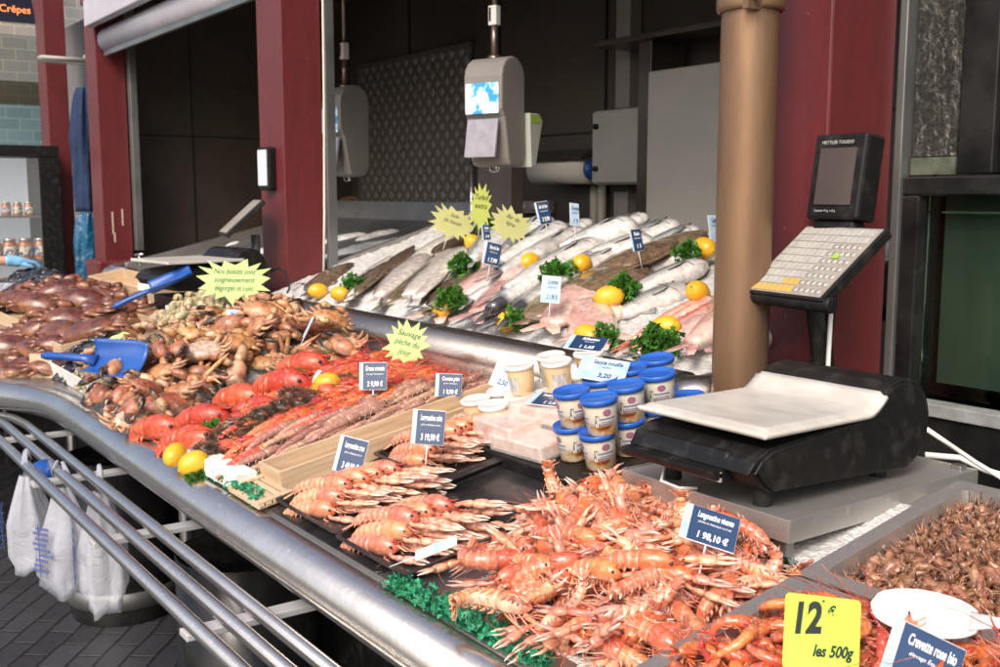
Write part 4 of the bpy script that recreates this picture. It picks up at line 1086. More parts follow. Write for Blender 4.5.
def urchin(r, opened=False):
    root = empty('sea_urchin'); m = MB(); m.ell((0, 0, 0), (.026, .026, .019), 18, 10, col=(.035, .022, .018)); m.build('shell', CRABM, root)
    m = MB(); N = 420
    for k in range(N):
        z = 1 - 2 * (k + .5) / N; a = k * 2.39996; q = math.sqrt(1 - z * z); d = Vector((q * math.cos(a), q * math.sin(a), z * .8)).normalized()
        if opened and z > .55: continue
        d2 = (d + Vector((r.uniform(-.25, .25), r.uniform(-.25, .25), r.uniform(-.2, .2)))).normalized(); b = Vector((d.x * .025, d.y * .025, d.z * .018)); l = r.uniform(.009, .015)
        m.loft([b, b + d2 * l], [.0011, .0003], 4, col=lerp((.06, .035, .022), (.16, .11, .07), r.random()), cap=False)
    m.build('spines', BROWNM, root)
    if opened:
        m = MB(); m.lathe([(.019, .0165), (.018, .019), (.014, .0175), (.010, .014), (0, .0135)], n=18, col=lambda i, a: (.05, .02, .015) if i > .5 else (.25, .16, .12)); m.build('cut_rim', CRABM, root)
        m = MB()
        for k in range(5):
            a = 2 * math.pi * k / 5; m.ell((.009 * math.cos(a), .009 * math.sin(a), .0165), (.006, .0025, .0015), 8, 5, M=Matrix.Rotation(a, 3, 'Z'))
        m.build('roe', mat('orange_roe', (.80, .26, .03), .3, coat=.4), root)
    return root
URCH = [Proto(urchin(random.Random(480))), Proto(urchin(random.Random(481)))]; URCHO = Proto(urchin(random.Random(482), True))

# ------------------------------------------------------------------ lemon, parsley, cards
LEMM = mat('lemon_peel', (.72, .36, .018), .38, col2=(.80, .47, .03), scale=9, bump_s=.6, bump_scale=170, bump_d=.0012, coat=.15, sss=.1)
def lemon_root():
    root = empty('lemon'); m = MB(); pr = []
    for k in range(19):
        t = math.pi * k / 18; z = -.038 * math.cos(t) * (1 + .0 * t); rr = .0285 * math.sin(t) ** .9
        if k in (0, 18): rr = 0
        if k in (1, 17): rr = .0065; z = math.copysign(.0385, z)
        if k in (2, 16): rr = .0095; z = math.copysign(.0345, z)
        pr.append((max(rr, .0001), z))
    m.lathe(pr, n=24); m.v = [Vector((v.z, v.x, v.y)) for v in m.v]
    m.build('peel', LEMM, root)
    m = MB(); m.ell((-.0395, 0, 0), (.0018, .0035, .0035), 8, 5); m.build('stem_scar', mat('stem_scar', (.24, .22, .06), .7), root)
    return root
LEMP = Proto(lemon_root())
PARM, t_, p_ = newmat('parsley'); 
at_ = t_.nodes.new('ShaderNodeAttribute'); at_.attribute_name = 'Col'; t_.links.new(at_.outputs[0], p_.inputs['Base Color']); p_.inputs['Roughness'].default_value = .45
p_.inputs['Subsurface Weight'].default_value = .15; p_.inputs['Subsurface Radius'].default_value = (.002, .004, .001); p_.inputs['Subsurface Scale'].default_value = 1
def curly(m, c, d, size, r, colA, colB, n=9):
    """one ruffled leaflet: a fan with a wavy rim"""
    d = d.normalized(); s = d.cross(Vector((r.uniform(-1, 1), r.uniform(-1, 1), r.uniform(-1, 1)))).normalized(); u = s.cross(d)
    vs = [c]; cs = [lerp(colA, colB, .2)]; k0 = r.random()
    for j in (1, 2):
        for k in range(n):
            a = R(-110 + 220 * k / (n - 1)); rr = size * j / 2 * (1 + .2 * math.sin(5 * a + k0 * 6))
            off = (.32 * size * (1 if k % 2 else -1) * (j - 1) + .1 * size * math.sin(a * 3))
            vs.append(c + (d * math.cos(a) + s * math.sin(a)) * rr + u * off); cs.append(lerp(colA, colB, r.random() * .9 if j == 2 else .3))
    fs = [(0, 1 + k, 2 + k) for k in range(n - 1)] + [(1 + k, 1 + n + k, 2 + n + k, 2 + k) for k in range(n - 1)]
    m.add(vs, fs, cs)
def parsley_root(seed, W=.042, H=.045, N=150, name='parsley_bunch', cA=(.022, .10, .010), cB=(.09, .29, .03), lf=.0085):
    r = random.Random(seed); root = empty(name); m = MB()
    lobes = [(Vector((r.uniform(-.6, .6) * W, r.uniform(-.6, .6) * W, H * r.uniform(.35, .7))), r.uniform(.45, .7)) for _ in range(6)]
    for k in range(N):
        lc, ls = r.choice(lobes); d = Vector((r.gauss(0, 1), r.gauss(0, 1), r.gauss(.35, 1))).normalized(); q = r.random() ** .4
        c = lc + Vector((d.x * W * ls, d.y * W * ls, d.z * H * ls)) * q
        if c.z < 0: c.z = r.uniform(0, .008)
        curly(m, c, (d + Vector((0, 0, .3))).normalized(), lf * r.uniform(.7, 1.3), r, cA, cB)
    m.build('leaves', PARM, root, recalc=False)
    m = MB()
    for k in range(3):
        lc, ls = lobes[k]; m.tube([Vector((W * .9 + .012 * k, -.01 + .008 * k, .004)), Vector((W * .3, 0, .01)), lc], .0013, 5, col=cB)
        o = m.build('stem', PARM, root); m = MB()
    return root
PARP = [Proto(parsley_root(500 + k)) for k in range(3)]

CARDB = mat('card_blue', (.018, .046, .115), .3, col2=(.026, .06, .14), scale=20, coat=.3)
CARDL = mat('card_light_blue', (.32, .50, .72), .3, col2=(.55, .68, .82), scale=30)
CARDW = mat('card_white_plastic', (.68, .69, .70), .3)
CARDINK = mat('card_white_ink', (.80, .80, .80), .4)
BLACKI = mat('black_ink', (.012, .012, .012), .5)
RX90 = Matrix.Rotation(R(90), 4, 'X')
GRP_CARD = 'blue price cards'
def price_card(loc, yaw, tilt, roll, wd, ht, title, small, price, label, light=False, spike=.06, base=None, blank=False):
    """card stands on its spike; front faces local -Y"""
    root = empty('price_card'); m = MB(); m.box((-wd / 2, 0, 0), (wd / 2, .0022, ht)); m.build('board', CARDW, root, bevel=.0015)
    m = MB(); m.box((-wd / 2 + wd * .14, -.0007, ht * .02), (wd / 2 - .001, -.0001, ht * .98)); m.build('blue_field', CARDL if light else CARDB, root)
    m = MB(); m.box((-wd / 2 + .001, -.0007, ht * .02), (-wd / 2 + wd * .135, -.0001, ht * .98)); m.build('side_strip', CARDL, root)
    if not blank:
        ink = CARDINK if not light else CARDB; cx = wd * .07
        sx = min(1.0, wd * .80 / (len(title) * ht * .17 * .52))
        text(title, ht * .24, 'lettering', ink, root, Matrix.Translation((cx, -.0008, ht * .70)) @ RX90, shear=.18, sx=sx * .72, off=.0004)
        text(small, ht * .085, 'lettering', ink, root, Matrix.Translation((cx, -.0008, ht * .55)) @ RX90, shear=.2, sx=min(1, wd * .75 / (len(small) * ht * .045)))
        text(price, ht * .25, 'lettering', ink, root, Matrix.Translation((cx, -.0008, ht * .14)) @ RX90, shear=.1, sx=min(.8, wd * .78 / (len(price) * ht * .15)), off=.0006)
    if spike:
        m = MB(); m.loft([(0, .003, ht * .3), (0, .003, -spike)], [(.0022, .0012), (.0012, .001)], 6); m.build('spike', CARDW, root)
    M = Matrix.Translation(loc)
    if base is not None: M = M @ base
    root.matrix_world = M @ Matrix.Rotation(yaw, 4, 'Z') @ Matrix.Rotation(tilt, 4, 'X') @ Matrix.Rotation(roll, 4, 'Y')
    return tag(root, label, 'price card', GRP_CARD)
STARM = mat('neon_green_card', (.40, .58, .20), .6, col2=(.45, .63, .25), scale=12)
STARD = mat('dull_yellow_card', (.42, .42, .16), .6, col2=(.36, .36, .14), scale=12)
def star_card(loc, yaw, tilt, roll, wd, ht, lines, label, seed, m_=None, sz=.17):
    r = random.Random(seed); root = empty('star_card'); pts = []; n = 15
    for k in range(n * 2):
        a = 2 * math.pi * k / (n * 2) + .1; q = r.uniform(.92, 1.1) if k % 2 == 0 else r.uniform(.66, .74)
        ca, sa = math.cos(a), math.sin(a); e = .75
        pts.append((wd / 2 * q * math.copysign(abs(ca) ** e, ca), ht / 2 * q * math.copysign(abs(sa) ** e, sa) + ht / 2))
    m = MB(); m.prism(pts, 'y', 0, .0012); m.build('card', m_ or STARM, root, smooth=False)
    for k, l in enumerate(lines):
        if not l: continue
        text(l, ht * sz, 'lettering', BLACKI, root, Matrix.Translation((0, -.0005, ht * (.66 - .19 * k))) @ RX90, shear=.25, sx=min(.9, wd * .62 / (len(l) * ht * sz * .5)))
    m = MB(); m.loft([(0, .002, ht * .3), (0, .002, -.05)], [(.0022, .001), (.0012, .001)], 6); m.build('spike', CARDW, root)
    root.matrix_world = Matrix.Translation(loc) @ Matrix.Rotation(yaw, 4, 'Z') @ Matrix.Rotation(tilt, 4, 'X') @ Matrix.Rotation(roll, 4, 'Y')
    return tag(root, label, 'sign', 'star shaped handwritten signs')
# ================================================================== trays, crates and boxes on the counter
def rrect(a, b, r, n=4):
    o = []
    for cx, cy, s in ((a - r, b - r, 0), (-a + r, b - r, 90), (-a + r, -b + r, 180), (a - r, -b + r, 270)):
        for k in range(n + 1): t = R(s + 90 * k / n); o.append((cx + r * math.cos(t), cy + r * math.sin(t)))
    return o
def pan_mesh(a, b, h, fl, th, lip, r=.015, liph=.0):
    """open pan: a,b half sizes at the rim; walls flare by fl"""
    m = MB(); rings = [(a - fl, b - fl, 0), (a, b, h), (a + lip, b + lip, h + liph), (a + lip, b + lip, h - th + liph), (a + .0 + th * .3, b + th * .3, h - th), ]
    rings = [(a - fl - th, b - fl - th, th), (a - th, b - th, h), (a + lip, b + lip, h), (a + lip, b + lip, h - th), (a, b, h - th * 1.2), (a - fl, b - fl, 0)]
    N = 20; vs = []
    for (x, y, z) in rings: vs += [(p[0], p[1], z) for p in rrect(x, y, r)]
    fs = []
    for j in range(len(rings) - 1):
        for k in range(N): k2 = (k + 1) % N; fs.append((j * N + k, j * N + k2, (j + 1) * N + k2, (j + 1) * N + k))
    fs.append(tuple(range(N))); fs.append(tuple((len(rings) - 1) * N + k for k in range(N))[::-1]); m.add(vs, fs); return m
TRAYB = mat('tray_black', (.013, .012, .013), .22, col2=(.03, .026, .026), scale=12, rough2=.4, coat=.3)
def on_deck(x, y, h=0): return Vector((x, y, dz(y) + h))
def tray(name, x0, x1, y0, y1, h, m_, label, cat, group=None, off=.002, fl=.014, th=.0025, lip=.006):
    pm = pan_mesh((x1 - x0) / 2, (y1 - y0) / 2, h, fl, th, lip); o = pm.build(name, m_, None, smooth=False)
    o.matrix_world = Matrix.Translation(on_deck((x0 + x1) / 2, (y0 + y1) / 2, off)) @ DECKR; return tag(o, label, cat, group)
G = 'black plastic trays among the langoustines'
tray('black_tray', -2.09, -1.81, .90, 1.14, .022, TRAYB, 'black tray of lined up langoustines beside the wooden crate, nearest the front edge', 'tray', G)
tray('black_tray', -1.795, -1.53, .895, 1.11, .022, TRAYB, 'black tray of langoustines between the loose heap and the wooden slat', 'tray', G)
tray('black_tray', -2.15, -1.84, 1.175, 1.47, .022, TRAYB, 'black tray of langoustines below the card, next to the cream tubs', 'tray', G)
tray('black_tray', -1.86, -1.56, 1.13, 1.36, .022, TRAYB, 'empty wet black tray between the tubs and the langoustine heap', 'tray', G)
tray('black_tray', -2.09, -1.62, .885, 1.40, .004, TRAYB, 'flat black sheet lying under the langoustine trays', 'tray', G, off=.0005, fl=.002)
m = MB(); m.box((-.27, -.25, .0), (.27, .25, .034)); o = m.build('black_slab', BLACKP, bevel=.004); o.matrix_world = Matrix.Translation(on_deck(-1.77, 1.57, .001)) @ DECKR; tag(o, 'black plastic slab carrying the tubs and packs', 'slab')
def steel_tray(x0, x1, y0, y1, label):
    o = tray('steel_tray', x0, x1, y0, y1, .062, TRAYS, label, 'tray', 'steel trays at the right end', fl=.004, th=.003, lip=.026, off=.002); return o
steel_tray(-.935, -.25, .905, 1.210, 'steel tray of red cooked prawns at the bottom right')
steel_tray(-.935, -.25, 1.264, 1.635, 'steel tray heaped with small brown shrimps at right')

def crate(name, x0, x1, y0, y1, h, label, m1, m2, th=.009, off=.002, group=None, slats=True):
    cx, cy = (x0 + x1) / 2, (y0 + y1) / 2; a, b = (x1 - x0) / 2, (y1 - y0) / 2; t = empty(name)
    for (lo, hi, mm) in (((-a, -b, 0), (-a + th, b, h), m1), ((a - th, -b, 0), (a, b, h), m1), ((-a + th + .0005, -b, 0), (a - th - .0005, -b + th, h), m2), ((-a + th + .0005, b - th, 0), (a - th - .0005, b, h), m2)):
        m = MB(); m.box(lo, hi); m.build('side_board', mm, t, bevel=.0012)
    m = MB(); m.box((-a + th + .0004, -b + th + .0004, .001), (a - th - .0004, b - th - .0004, .005)); m.build('base_board', m2, t)
    t.matrix_world = Matrix.Translation(on_deck(cx, cy, off)) @ DECKR; return tag(t, label, 'crate', group)
crate('wooden_crate', -2.285, -2.165, .94, 1.66, .050, 'long pale wooden crate between the prawns and the langoustine trays', WOODP, WOODX)
m = MB()
for k in range(5): m.box((-.09, -.045 + .018 * k, .0), (.09, -.031 + .018 * k, .006))
m.box((-.088, -.045, .0065), (-.07, .041, .012)); m.box((.07, -.045, .0065), (.088, .041, .012))
m.box((-.088, -.045, -.004), (.088, .041, -.0005))
o = m.build('wooden_rack', WOODX, bevel=.001); o.matrix_world = Matrix.Translation(on_deck(-2.19, .905, .012)) @ DECKR; tag(o, 'small slatted wooden rack end in front of the crate', 'rack')
FOAM = mat('white_foam', (.74, .74, .71), .6, bump_s=.3, bump_scale=90)
m = MB(); m.box((-.15, -.028, 0), (.15, .03, .042)); o = m.build('foam_box', FOAM, bevel=.004); o.matrix_world = Matrix.Translation(on_deck(-2.42, .895, .001)) @ Matrix.Rotation(R(2), 4, 'Z'); tag(o, 'white foam block under the green garnish in front of the prawns', 'box')
# far crates
GF = 'crates at the far end of the counter'
crate('wooden_crate', -6.35, -5.30, 1.02, 1.52, .07, 'wooden crate full of brown crabs', WOODP, WOODX, group=GF)
crate('wooden_crate', -5.25, -4.42, 1.00, 1.42, .06, 'nearer wooden crate of brown crabs beside the mussels', WOODP, WOODX, group=GF)
crate('wooden_crate', -7.4, -6.45, .7, 1.55, .07, 'farthest crate, heaped with black mussels', WOODP, WOODX, group=GF)
crate('wooden_crate', -6.3, -5.1, 1.60, 1.80, .09, 'narrow wooden crate behind the crabs beside the blue shovel handle', WOODP, WOODX, group=GF)
t = crate('white_box', -4.17, -3.62, .90, 1.12, .055, 'white plastic box of tiny green whelks with a card at its corner', WHITEP, WHITEP, th=.006)
m = MB(); m.box((-.05, -.01, 0), (.05, .0, .09)); m.box((-.05, .0005, 0), (.05, .022, .085)); o = m.build('box_end', WOODX, bevel=.001); o.matrix_world = Matrix.Translation(on_deck(-4.19, .875, 0)) @ Matrix.Rotation(R(38), 4, 'Z'); tag(o, 'small wooden box end with white face and green mark', 'box end')
m = MB(); m.box((-.012, -.0115, .04), (.008, -.0102, .055)); g = m.build('green_mark', mat('green_ink', (.05, .35, .2), .5), o)
# kraft paper sheet and white carton round the far scale
m = MB(); pts = [deck(112, 300, .03), deck(150, 298, .07), deck(168, 325, .03), deck(128, 335, .03)]
o = gridmesh(12, 12, lambda i, j: tuple((pts[0].lerp(pts[1], i)).lerp(pts[3].lerp(pts[2], i), j) + Vector((0, 0, .012 * math.sin(5 * i + 3 * j)))), 'kraft_paper', mat('kraft_paper', (.55, .38, .26), .7, col2=(.62, .45, .32), scale=6)); 
s_ = o.modifiers.new('s', 'SOLIDIFY'); s_.thickness = .0015; tag(o, 'sheet of tan kraft paper beside the far crabs', 'paper')
m = MB(); a = deck(168, 330, .0); m.box((-.10, -.03, 0), (.22, .03, .10)); o = m.build('white_carton', WHITEP, bevel=.004); o.matrix_world = Matrix.Translation(Vector((-4.42, 1.50, dz(1.5)))) @ Matrix.Rotation(R(12), 4, 'Z'); tag(o, 'low white carton below the far scale', 'carton')

# far scale with its keypad column
m = MB(); m.box((-.17, -.17, 0), (.17, .17, .115)); st_ = m.build('scale_riser', BLACKP, bevel=.006); st_.location = (-4.75, 1.70, dz(1.5)); tag(st_, 'low black riser under the farther scale', 'stand')
fs_ = empty('counter_scale', (-4.75, 1.70, dz(1.5) + .116), R(8), 'farther black counter scale with a pale pan behind the whelks', 'scale')
m = MB(); m.prism([(y, z * 1.15) for y, z in prof], 'x', -.16, .16); m.build('body', BLACKP, fs_, bevel=.008)
m = MB(); m.box((-.19, -.25, .155), (.19, .12, .168)); m.build('pan', PAN, fs_, bevel=.003)
m = MB(); m.box((-.10, -.262, .03), (.02, -.252, .06)); m.build('label_strip', WHITEP, fs_)
kd2 = empty('keypad_display', (-4.82, 2.0, 1.16), R(6), 'farther keypad and narrow customer screen on a thin post', 'display')
m = MB(); m.cyl((0, 0, -.05), (0, 0, .25), .022, 12); m.build('post', mat('post_grey', (.14, .14, .14), .35, metal=.5), kd2)
K2 = Matrix.Translation((-.0, -.07, .33)) @ Matrix.Rotation(R(-20), 4, 'Z') @ Matrix.Rotation(R(42), 4, 'X')
m = MB(); m.box((-.13, -.12, -.012), (.13, .12, .012), K2); k2 = m.build('keyboard', BLACKP, kd2, bevel=.003)
m = MB(); m.box((-.122, -.112, .0125), (.122, .112, .0145), K2); m.build('key_sheet', MATS['key_sheet'], k2)
m = MB()
for r_ in range(8):
    m.box((-.115, -.105 + .027 * r_, .0146), (.115, -.087 + .027 * r_, .0152), K2)
m.build('key_row', KW, k2) if False else None
m = MB(); m.box((-.05, .05, .46), (.05, .10, .67)); s2 = m.build('screen_case', BLACKP, kd2, bevel=.012)
m = MB(); m.box((-.042, .046, .485), (.042, .0495, .655)); m.build('screen', mat('pale_screen', (.50, .54, .58), .2, emit=.15), s2)
m = MB(); m.tube([(-4.70, 2.02, 1.24), (-4.62, 2.03, 1.26), (-4.52, 2.02, 1.245), (-4.40, 1.98, 1.18), (-4.38, 1.96, 1.165)], .005, 6); tag(m.build('black_cable', RUBBER), 'black cable drooping from the far keypad past the pier', 'cable')

# scoops
def shovel(loc, yaw, pitch, roll, m_, label, s=1):
    root = empty('scoop'); 
    def f(i, j):
        x = .02 + .17 * i; wd = .055 + .012 * i - .03 * max(0, i - .8) * 2; y = (j - .5) * 2 * wd; e = abs(j - .5) * 2
        return (x, y, .035 * e ** 3 * (1 - .4 * i) + .004)
    b = gridmesh(14, 16, f, 'blade', m_, root); sd = b.modifiers.new('s', 'SOLIDIFY'); sd.thickness = .003
    m = MB(); m.loft([(.04, 0, .012), (0, 0, .018), (-.06, 0, .02), (-.12, 0, .02), (-.135, 0, .019)], [(.02, .004), (.012, .010), (.011, .011), (.012, .012), (.008, .008)], 10); m.build('handle', m_, root)
    root.matrix_world = TRS(loc, yaw, pitch, roll, s); return tag(root, label, 'scoop')
shovel(deck(86, 362, .165), R(38), .0, .75, BLUEP, 'blue plastic scoop lying with its blade over the white box', 1.12)
shovel(deck(148, 296, .16), R(70), .45, .2, BLUEP, 'farther blue plastic scoop standing handle outwards by the far scale', 1.1)
# white spoon in the shrimps
def spoon(loc, yaw, pitch, label, s=1.0, roll=0):
    root = empty('spoon')
    def f(i, j):
        q = (i - .5) * 2; y = (j - .5) * 2; wx = .062; wy = .036 * math.sqrt(max(0.001, 1 - q * q)) ** .8
        rr = q * q * .9 + y * y * .0
        return (q * wx, y * wy, -.014 * (1 - q * q) * (1 - y * y))
    b = gridmesh(24, 14, f, 'bowl', WHITEP, root); sd = b.modifiers.new('s', 'SOLIDIFY'); sd.thickness = .0025
    m = MB(); m.loft([(.05, 0, -.001), (.08, 0, .004), (.14, 0, .008), (.25, 0, .010)], [(.016, .002), (.0085, .003), (.0085, .003), (.009, .003)], 10); m.build('handle', WHITEP, root)
    root.matrix_world = TRS(loc, yaw, pitch, -roll, s); return tag(root, label, 'spoon')
SPOON_LATER = True

# ------------------------------------------------------------------ tubs, packs and pots
CREAMT = mat('cream_sauce', (.70, .50, .26), .4, col2=(.74, .58, .36), scale=14, coat=.5)
LIDW = mat('frosted_lid', (.72, .71, .67), .35, col2=(.62, .60, .55), scale=20)
def tub_root():
    t = empty('sauce_tub'); m = MB(); m.lathe([(0, 0), (.026, 0), (.0275, .002), (.034, .062), (.034, .064)], n=28); m.build('tub', CREAMT, t)
    m = MB(); m.lathe([(.0345, .062), (.0368, .063), (.0368, .071), (.034, .073), (.032, .0705), (0, .0705)], n=28); m.build('lid', LIDW, t)
    m = MB(); m.loft([(0, 0, 0), (0, 0, .001)], [.001, .001], 4); 
    m = MB(); n = 10; vs = []
    for k in range(n + 1):
        a = R(-95 + 60 * k / n); vs += [(.0291 * math.cos(a), .0291 * math.sin(a), .010), (.0330 * math.cos(a), .0330 * math.sin(a), .046)]
    m.add(vs, [(2 * k, 2 * k + 2, 2 * k + 3, 2 * k + 1) for k in range(n)]); lb = m.build('label', mat('label_grey', (.30, .30, .33), .5, col2=(.65, .65, .62), scale=160, stretch=(1, 1, .2)), t); return t
TUBP = Proto(tub_root())
tubs = [(484, 424, .034, 'front left of the cluster'), (499, 430, .034, 'beside the pink packs at the front'), (516, 434, .034, 'touching the pink packs'), (515, 398, .10, ''), (541, 404, .10, ''), (569, 396, .10, ''), (549, 385, .10, '')]
tubs = [((-2.04, 1.40), 0, 'cream tub at the front left corner of the tub cluster'), ((-1.965, 1.40), 0, 'cream tub in the front row touching the pink packs'), ((-2.04, 1.475), 0, 'cream tub in the lower layer under the leaning light blue card'),
        ((-1.965, 1.475), 0, 'cream tub hidden low in the middle of the cluster'), ((-2.04, 1.55), 0, 'cream tub low at the back left of the cluster'), ((-1.965, 1.55), 0, 'cream tub low at the back right of the cluster'),
        ((-1.965, 1.475), 1, 'cream tub on top, left one beside the light blue card'), ((-1.90, 1.535), 1, 'cream tub on top at the front, fully visible'), ((-1.955, 1.56), 1, 'cream tub on top at the back with the bare white lid'), ((-1.885, 1.62), 1, 'cream tub on top at right with a tilted card resting on it'), ((-1.885, 1.545), 0, 'cream tub low behind the pink packs'), ((-1.885, 1.62), 0, 'cream tub low behind the packs under the tilted card')]
for (x, y), l, lab in tubs:
    TUBP.place(TRS(on_deck(x, y, .037 + .0735 * l), R(rng.uniform(-20, 40)), base=DECKR), lab, 'tub', 'cream sauce tubs with white lids')

def mat_pack():
    m, t, p = newmat('crab_meat_pack'); vec = texco(t); n = noise_n(t, 26, 6, vec, .7, 1)
    t.links.new(ramp(t, n.outputs[0], [(.38, (.62, .25, .18)), (.46, (.64, .42, .34)), (.62, (.68, .56, .49))]), p.inputs['Base Color'])
    p.inputs['Roughness'].default_value = .3; p.inputs['Coat Weight'].default_value = .8; p.inputs['Coat Roughness'].default_value = .06
    t.links.new(bump(t, n.outputs[0], .6, .004), p.inputs['Normal']); return m
PACKM = mat_pack(); FILM, t_, p_ = newmat('clear_film'); p_.inputs['Base Color'].default_value = (.9, .9, .9, 1); p_.inputs['Roughness'].default_value = .1; p_.inputs['Alpha'].default_value = .22
def pack(x, y, lx, ly, h, off, rz, label):
    t = empty('plastic_pack'); m = MB(); n = 6
    m.prism(rrect(lx / 2 - .004, ly / 2 - .004, .008), 'z', .002, h - .004); m.build('meat', PACKM, t, bevel=.004)
    m = MB(); m.prism(rrect(lx / 2, ly / 2, .008), 'z', 0, h); m.build('film', FILM, t, bevel=.003)
    t.matrix_world = Matrix.Translation(on_deck(x, y, off)) @ DECKR @ Matrix.Rotation(rz, 4, 'Z'); return tag(t, label, 'pack', 'clear packs of pink and white meat')
pack(-1.80, 1.375, .18, .10, .038, .037, R(3), 'clear pack of pink white meat lowest at the front edge of the slab')
pack(-1.885, 1.38, .15, .10, .06, .037, R(-2), 'clear pack of pink white meat standing left of the lowest pack')
pack(-1.83, 1.47, .20, .13, .04, .078, R(4), 'clear pack of pink white meat on top, with a price card lying on it')
pack(-1.78, 1.50, .20, .12, .04, .037, R(0), 'clear pack of pink white meat under the top pack against the pots')
pack(-1.80, 1.66, .16, .13, .09, .037, R(5), 'bulky clear pack of pale meat behind the pots')

POTW = mat('pot_cream', (.70, .62, .48), .4, col2=(.78, .74, .66), scale=30); LIDB = mat('lid_blue', (.025, .12, .50), .3, coat=.4)
def mat_pot():
    m, t, p = newmat('pot_label'); vec = texco(t); n = noise_n(t, 42, 5, vec, .6); sx = t.nodes.new('ShaderNodeSeparateXYZ'); t.links.new(vec, sx.inputs[0])
    c = ramp(t, n.outputs[0], [(.40, (.24, .055, .02)), (.50, (.62, .32, .08)), (.60, (.66, .58, .44))])
    fz = ramp(t, sx.outputs[2], [(.020, 0.0), (.030, 1.0)]); c = mixc(t, fz, c, (.74, .69, .58)); t.links.new(c, p.inputs['Base Color']); p.inputs['Roughness'].default_value = .35; return m
POTL = mat_pot()
def pot_root():
    t = empty('soup_pot'); m = MB(); m.lathe([(0, 0), (.029, 0), (.031, .002), (.036, .066), (.036, .068)], n=30); b = m.build('pot', POTL, t)
    m = MB(); m.lathe([(.0365, .0645), (.0395, .065), (.0398, .075), (.0382, .077), (.0365, .0745), (0, .0745)], n=30); m.build('lid', LIDB, t)
    for ang in (-70, 30, 150):
        def P3(a, z, e=.0006): rr = .031 + .005 * (z - .002) / .064 + e; return (rr * math.cos(a), rr * math.sin(a), z)
        a0 = R(ang)
        m = MB(); vs = [P3(a0, .050)] + [P3(a0 + .26 * math.cos(q), .050 + .0075 * math.sin(q)) for q in [i * math.pi / 6 for i in range(12)]]; m.add(vs, [(0, 1 + k, 1 + (k + 1) % 12) for k in range(12)]); m.build('emblem', mat('emblem_red', (.42, .12, .13), .4, col2=(.12, .16, .42), scale=90), b)
        for zz, l, w_ in ((.036, .5, .003), (.030, .42, .0015), (.026, .46, .0015)):
            m = MB(); n = 8; vs = []
            for k in range(n + 1): aa = a0 - l + 2 * l * k / n; vs += [P3(aa, zz, .0005), P3(aa, zz + w_, .0005)]
            m.add(vs, [(2 * k, 2 * k + 2, 2 * k + 3, 2 * k + 1) for k in range(n)]); m.build('print_line', mat('print_blue', (.12, .15, .35), .5), b)
        m = MB()
        a1 = a0 + .95; vs = []; n = 4
        for k in range(n + 1): aa = a1 + .28 * k / n; vs += [P3(aa, .022, .0005), P3(aa, .046, .0005)]
        m.add(vs, [(2 * k, 2 * k + 2, 2 * k + 3, 2 * k + 1) for k in range(n)]); m.build('barcode', mat('barcode', (.05, .05, .05), .5, col2=(.75, .75, .72), scale=1, stretch=(700, 700, 1), lo=.48, hi=.52), b)
    return t
POTP = Proto(pot_root())
names = {0: 'front row', 1: 'second row', 2: 'third row', 3: 'back row'}
for ix, x in enumerate((-1.595, -1.68)):
    for iy, y in enumerate((1.40, 1.485, 1.57, 1.655)):
        for l in (0, 1):
            if l == 1 and iy == 3 and ix == 0: continue
            row = ('nearest the black slab edge', 'second row back', 'middle row', 'fourth row back', 'rearmost row')[iy]
            lab = 'blue lidded cream pot, %s layer, %s, %s side' % ('upper' if l else 'lower', row, 'scale' if ix == 0 else 'pack')
            POTP.place(TRS(on_deck(x + rng.uniform(-.003, .003) + (.012 * l if iy == 0 else 0), y + rng.uniform(-.003, .003) - .008 * l, .037 + .0755 * l), R(-50 + rng.uniform(-25, 25)), base=DECKR), lab, 'pot', 'blue lidded soup pots')

# ================================================================== piles
r = random.Random(11)
def place_on(P, x, y, h, yaw, pitch=0, roll=0, s=1, label=None, cat=None, group=None): return P.place(TRS(Vector((x, y, dz(y) + h)), yaw, pitch + 0, roll, s), label, cat, group)
# --- loose langoustine heap
poly = [(-1.42, .95), (-1.49, 1.10), (-1.53, 1.28), (-1.44, 1.39), (-1.34, 1.35), (-1.15, 1.325), (-1.01, 1.27), (-1.005, 1.1), (-1.0, .935), (-1.2, .945)]
H1 = Heap(poly, lambda x, y: dz(y), lambda x, y, d: .022 + .050 * min(1, d / .14) ** .8, .04)
bed_mound(H1, ICE, 'langoustine_ice', 'crushed ice under the langoustine heap', 'ice', .006)
FL = [(-.06, 0, .011, .016), (-.035, 0, .013, .022), (-.01, 0, .014, .025), (.025, 0, .014, .025), (.05, 0, .011, .02), (.09, .015, .010, .010), (.09, -.015, .010, .010)]
GL = 'langoustines in the loose heap'; LL = 'orange pink langoustine tangled in the loose heap beside the steel prawn tray'
for k in range(150):
    d, x, y = H1.pick(r, 12)
    if d < -.004: break
    yaw = r.uniform(0, 2 * math.pi); P = r.choice(LANGP)
    z, sl = H1.drop(x, y, yaw, FL, .22, lift=.72, sink=.006); roll = r.choice([0, 0, .4, -.4, .9, -.9, 0, 3.1])
    P.place(TRS(Vector((x, y, z + .0135)), yaw, sl, roll, r.uniform(.72, .92)), LL, 'langoustine', GL)
# a few posed ones that show large in the photograph
for (u, v, h, yaw, roll, pi_, lab) in ((735, 525, .08, 200, .2, 4, 'langoustine arched over the rear of the heap behind the lying card'), (495, 560, .07, 75, 1.3, 3, 'curled langoustine with its tail up at the front left of the heap'),
        (500, 600, .07, 20, -1.4, 2, 'curled langoustine on its side above the green garnish'), (640, 560, .095, 35, .3, 1, 'straight langoustine lying on the crest of the heap'), (575, 535, .09, 15, .9, 0, 'langoustine with outstretched claws high on the left of the heap')):
    p = deck(u, v, h); LANGP[pi_].place(TRS(p, R(yaw), 0, roll, .95), lab, 'langoustine', GL)

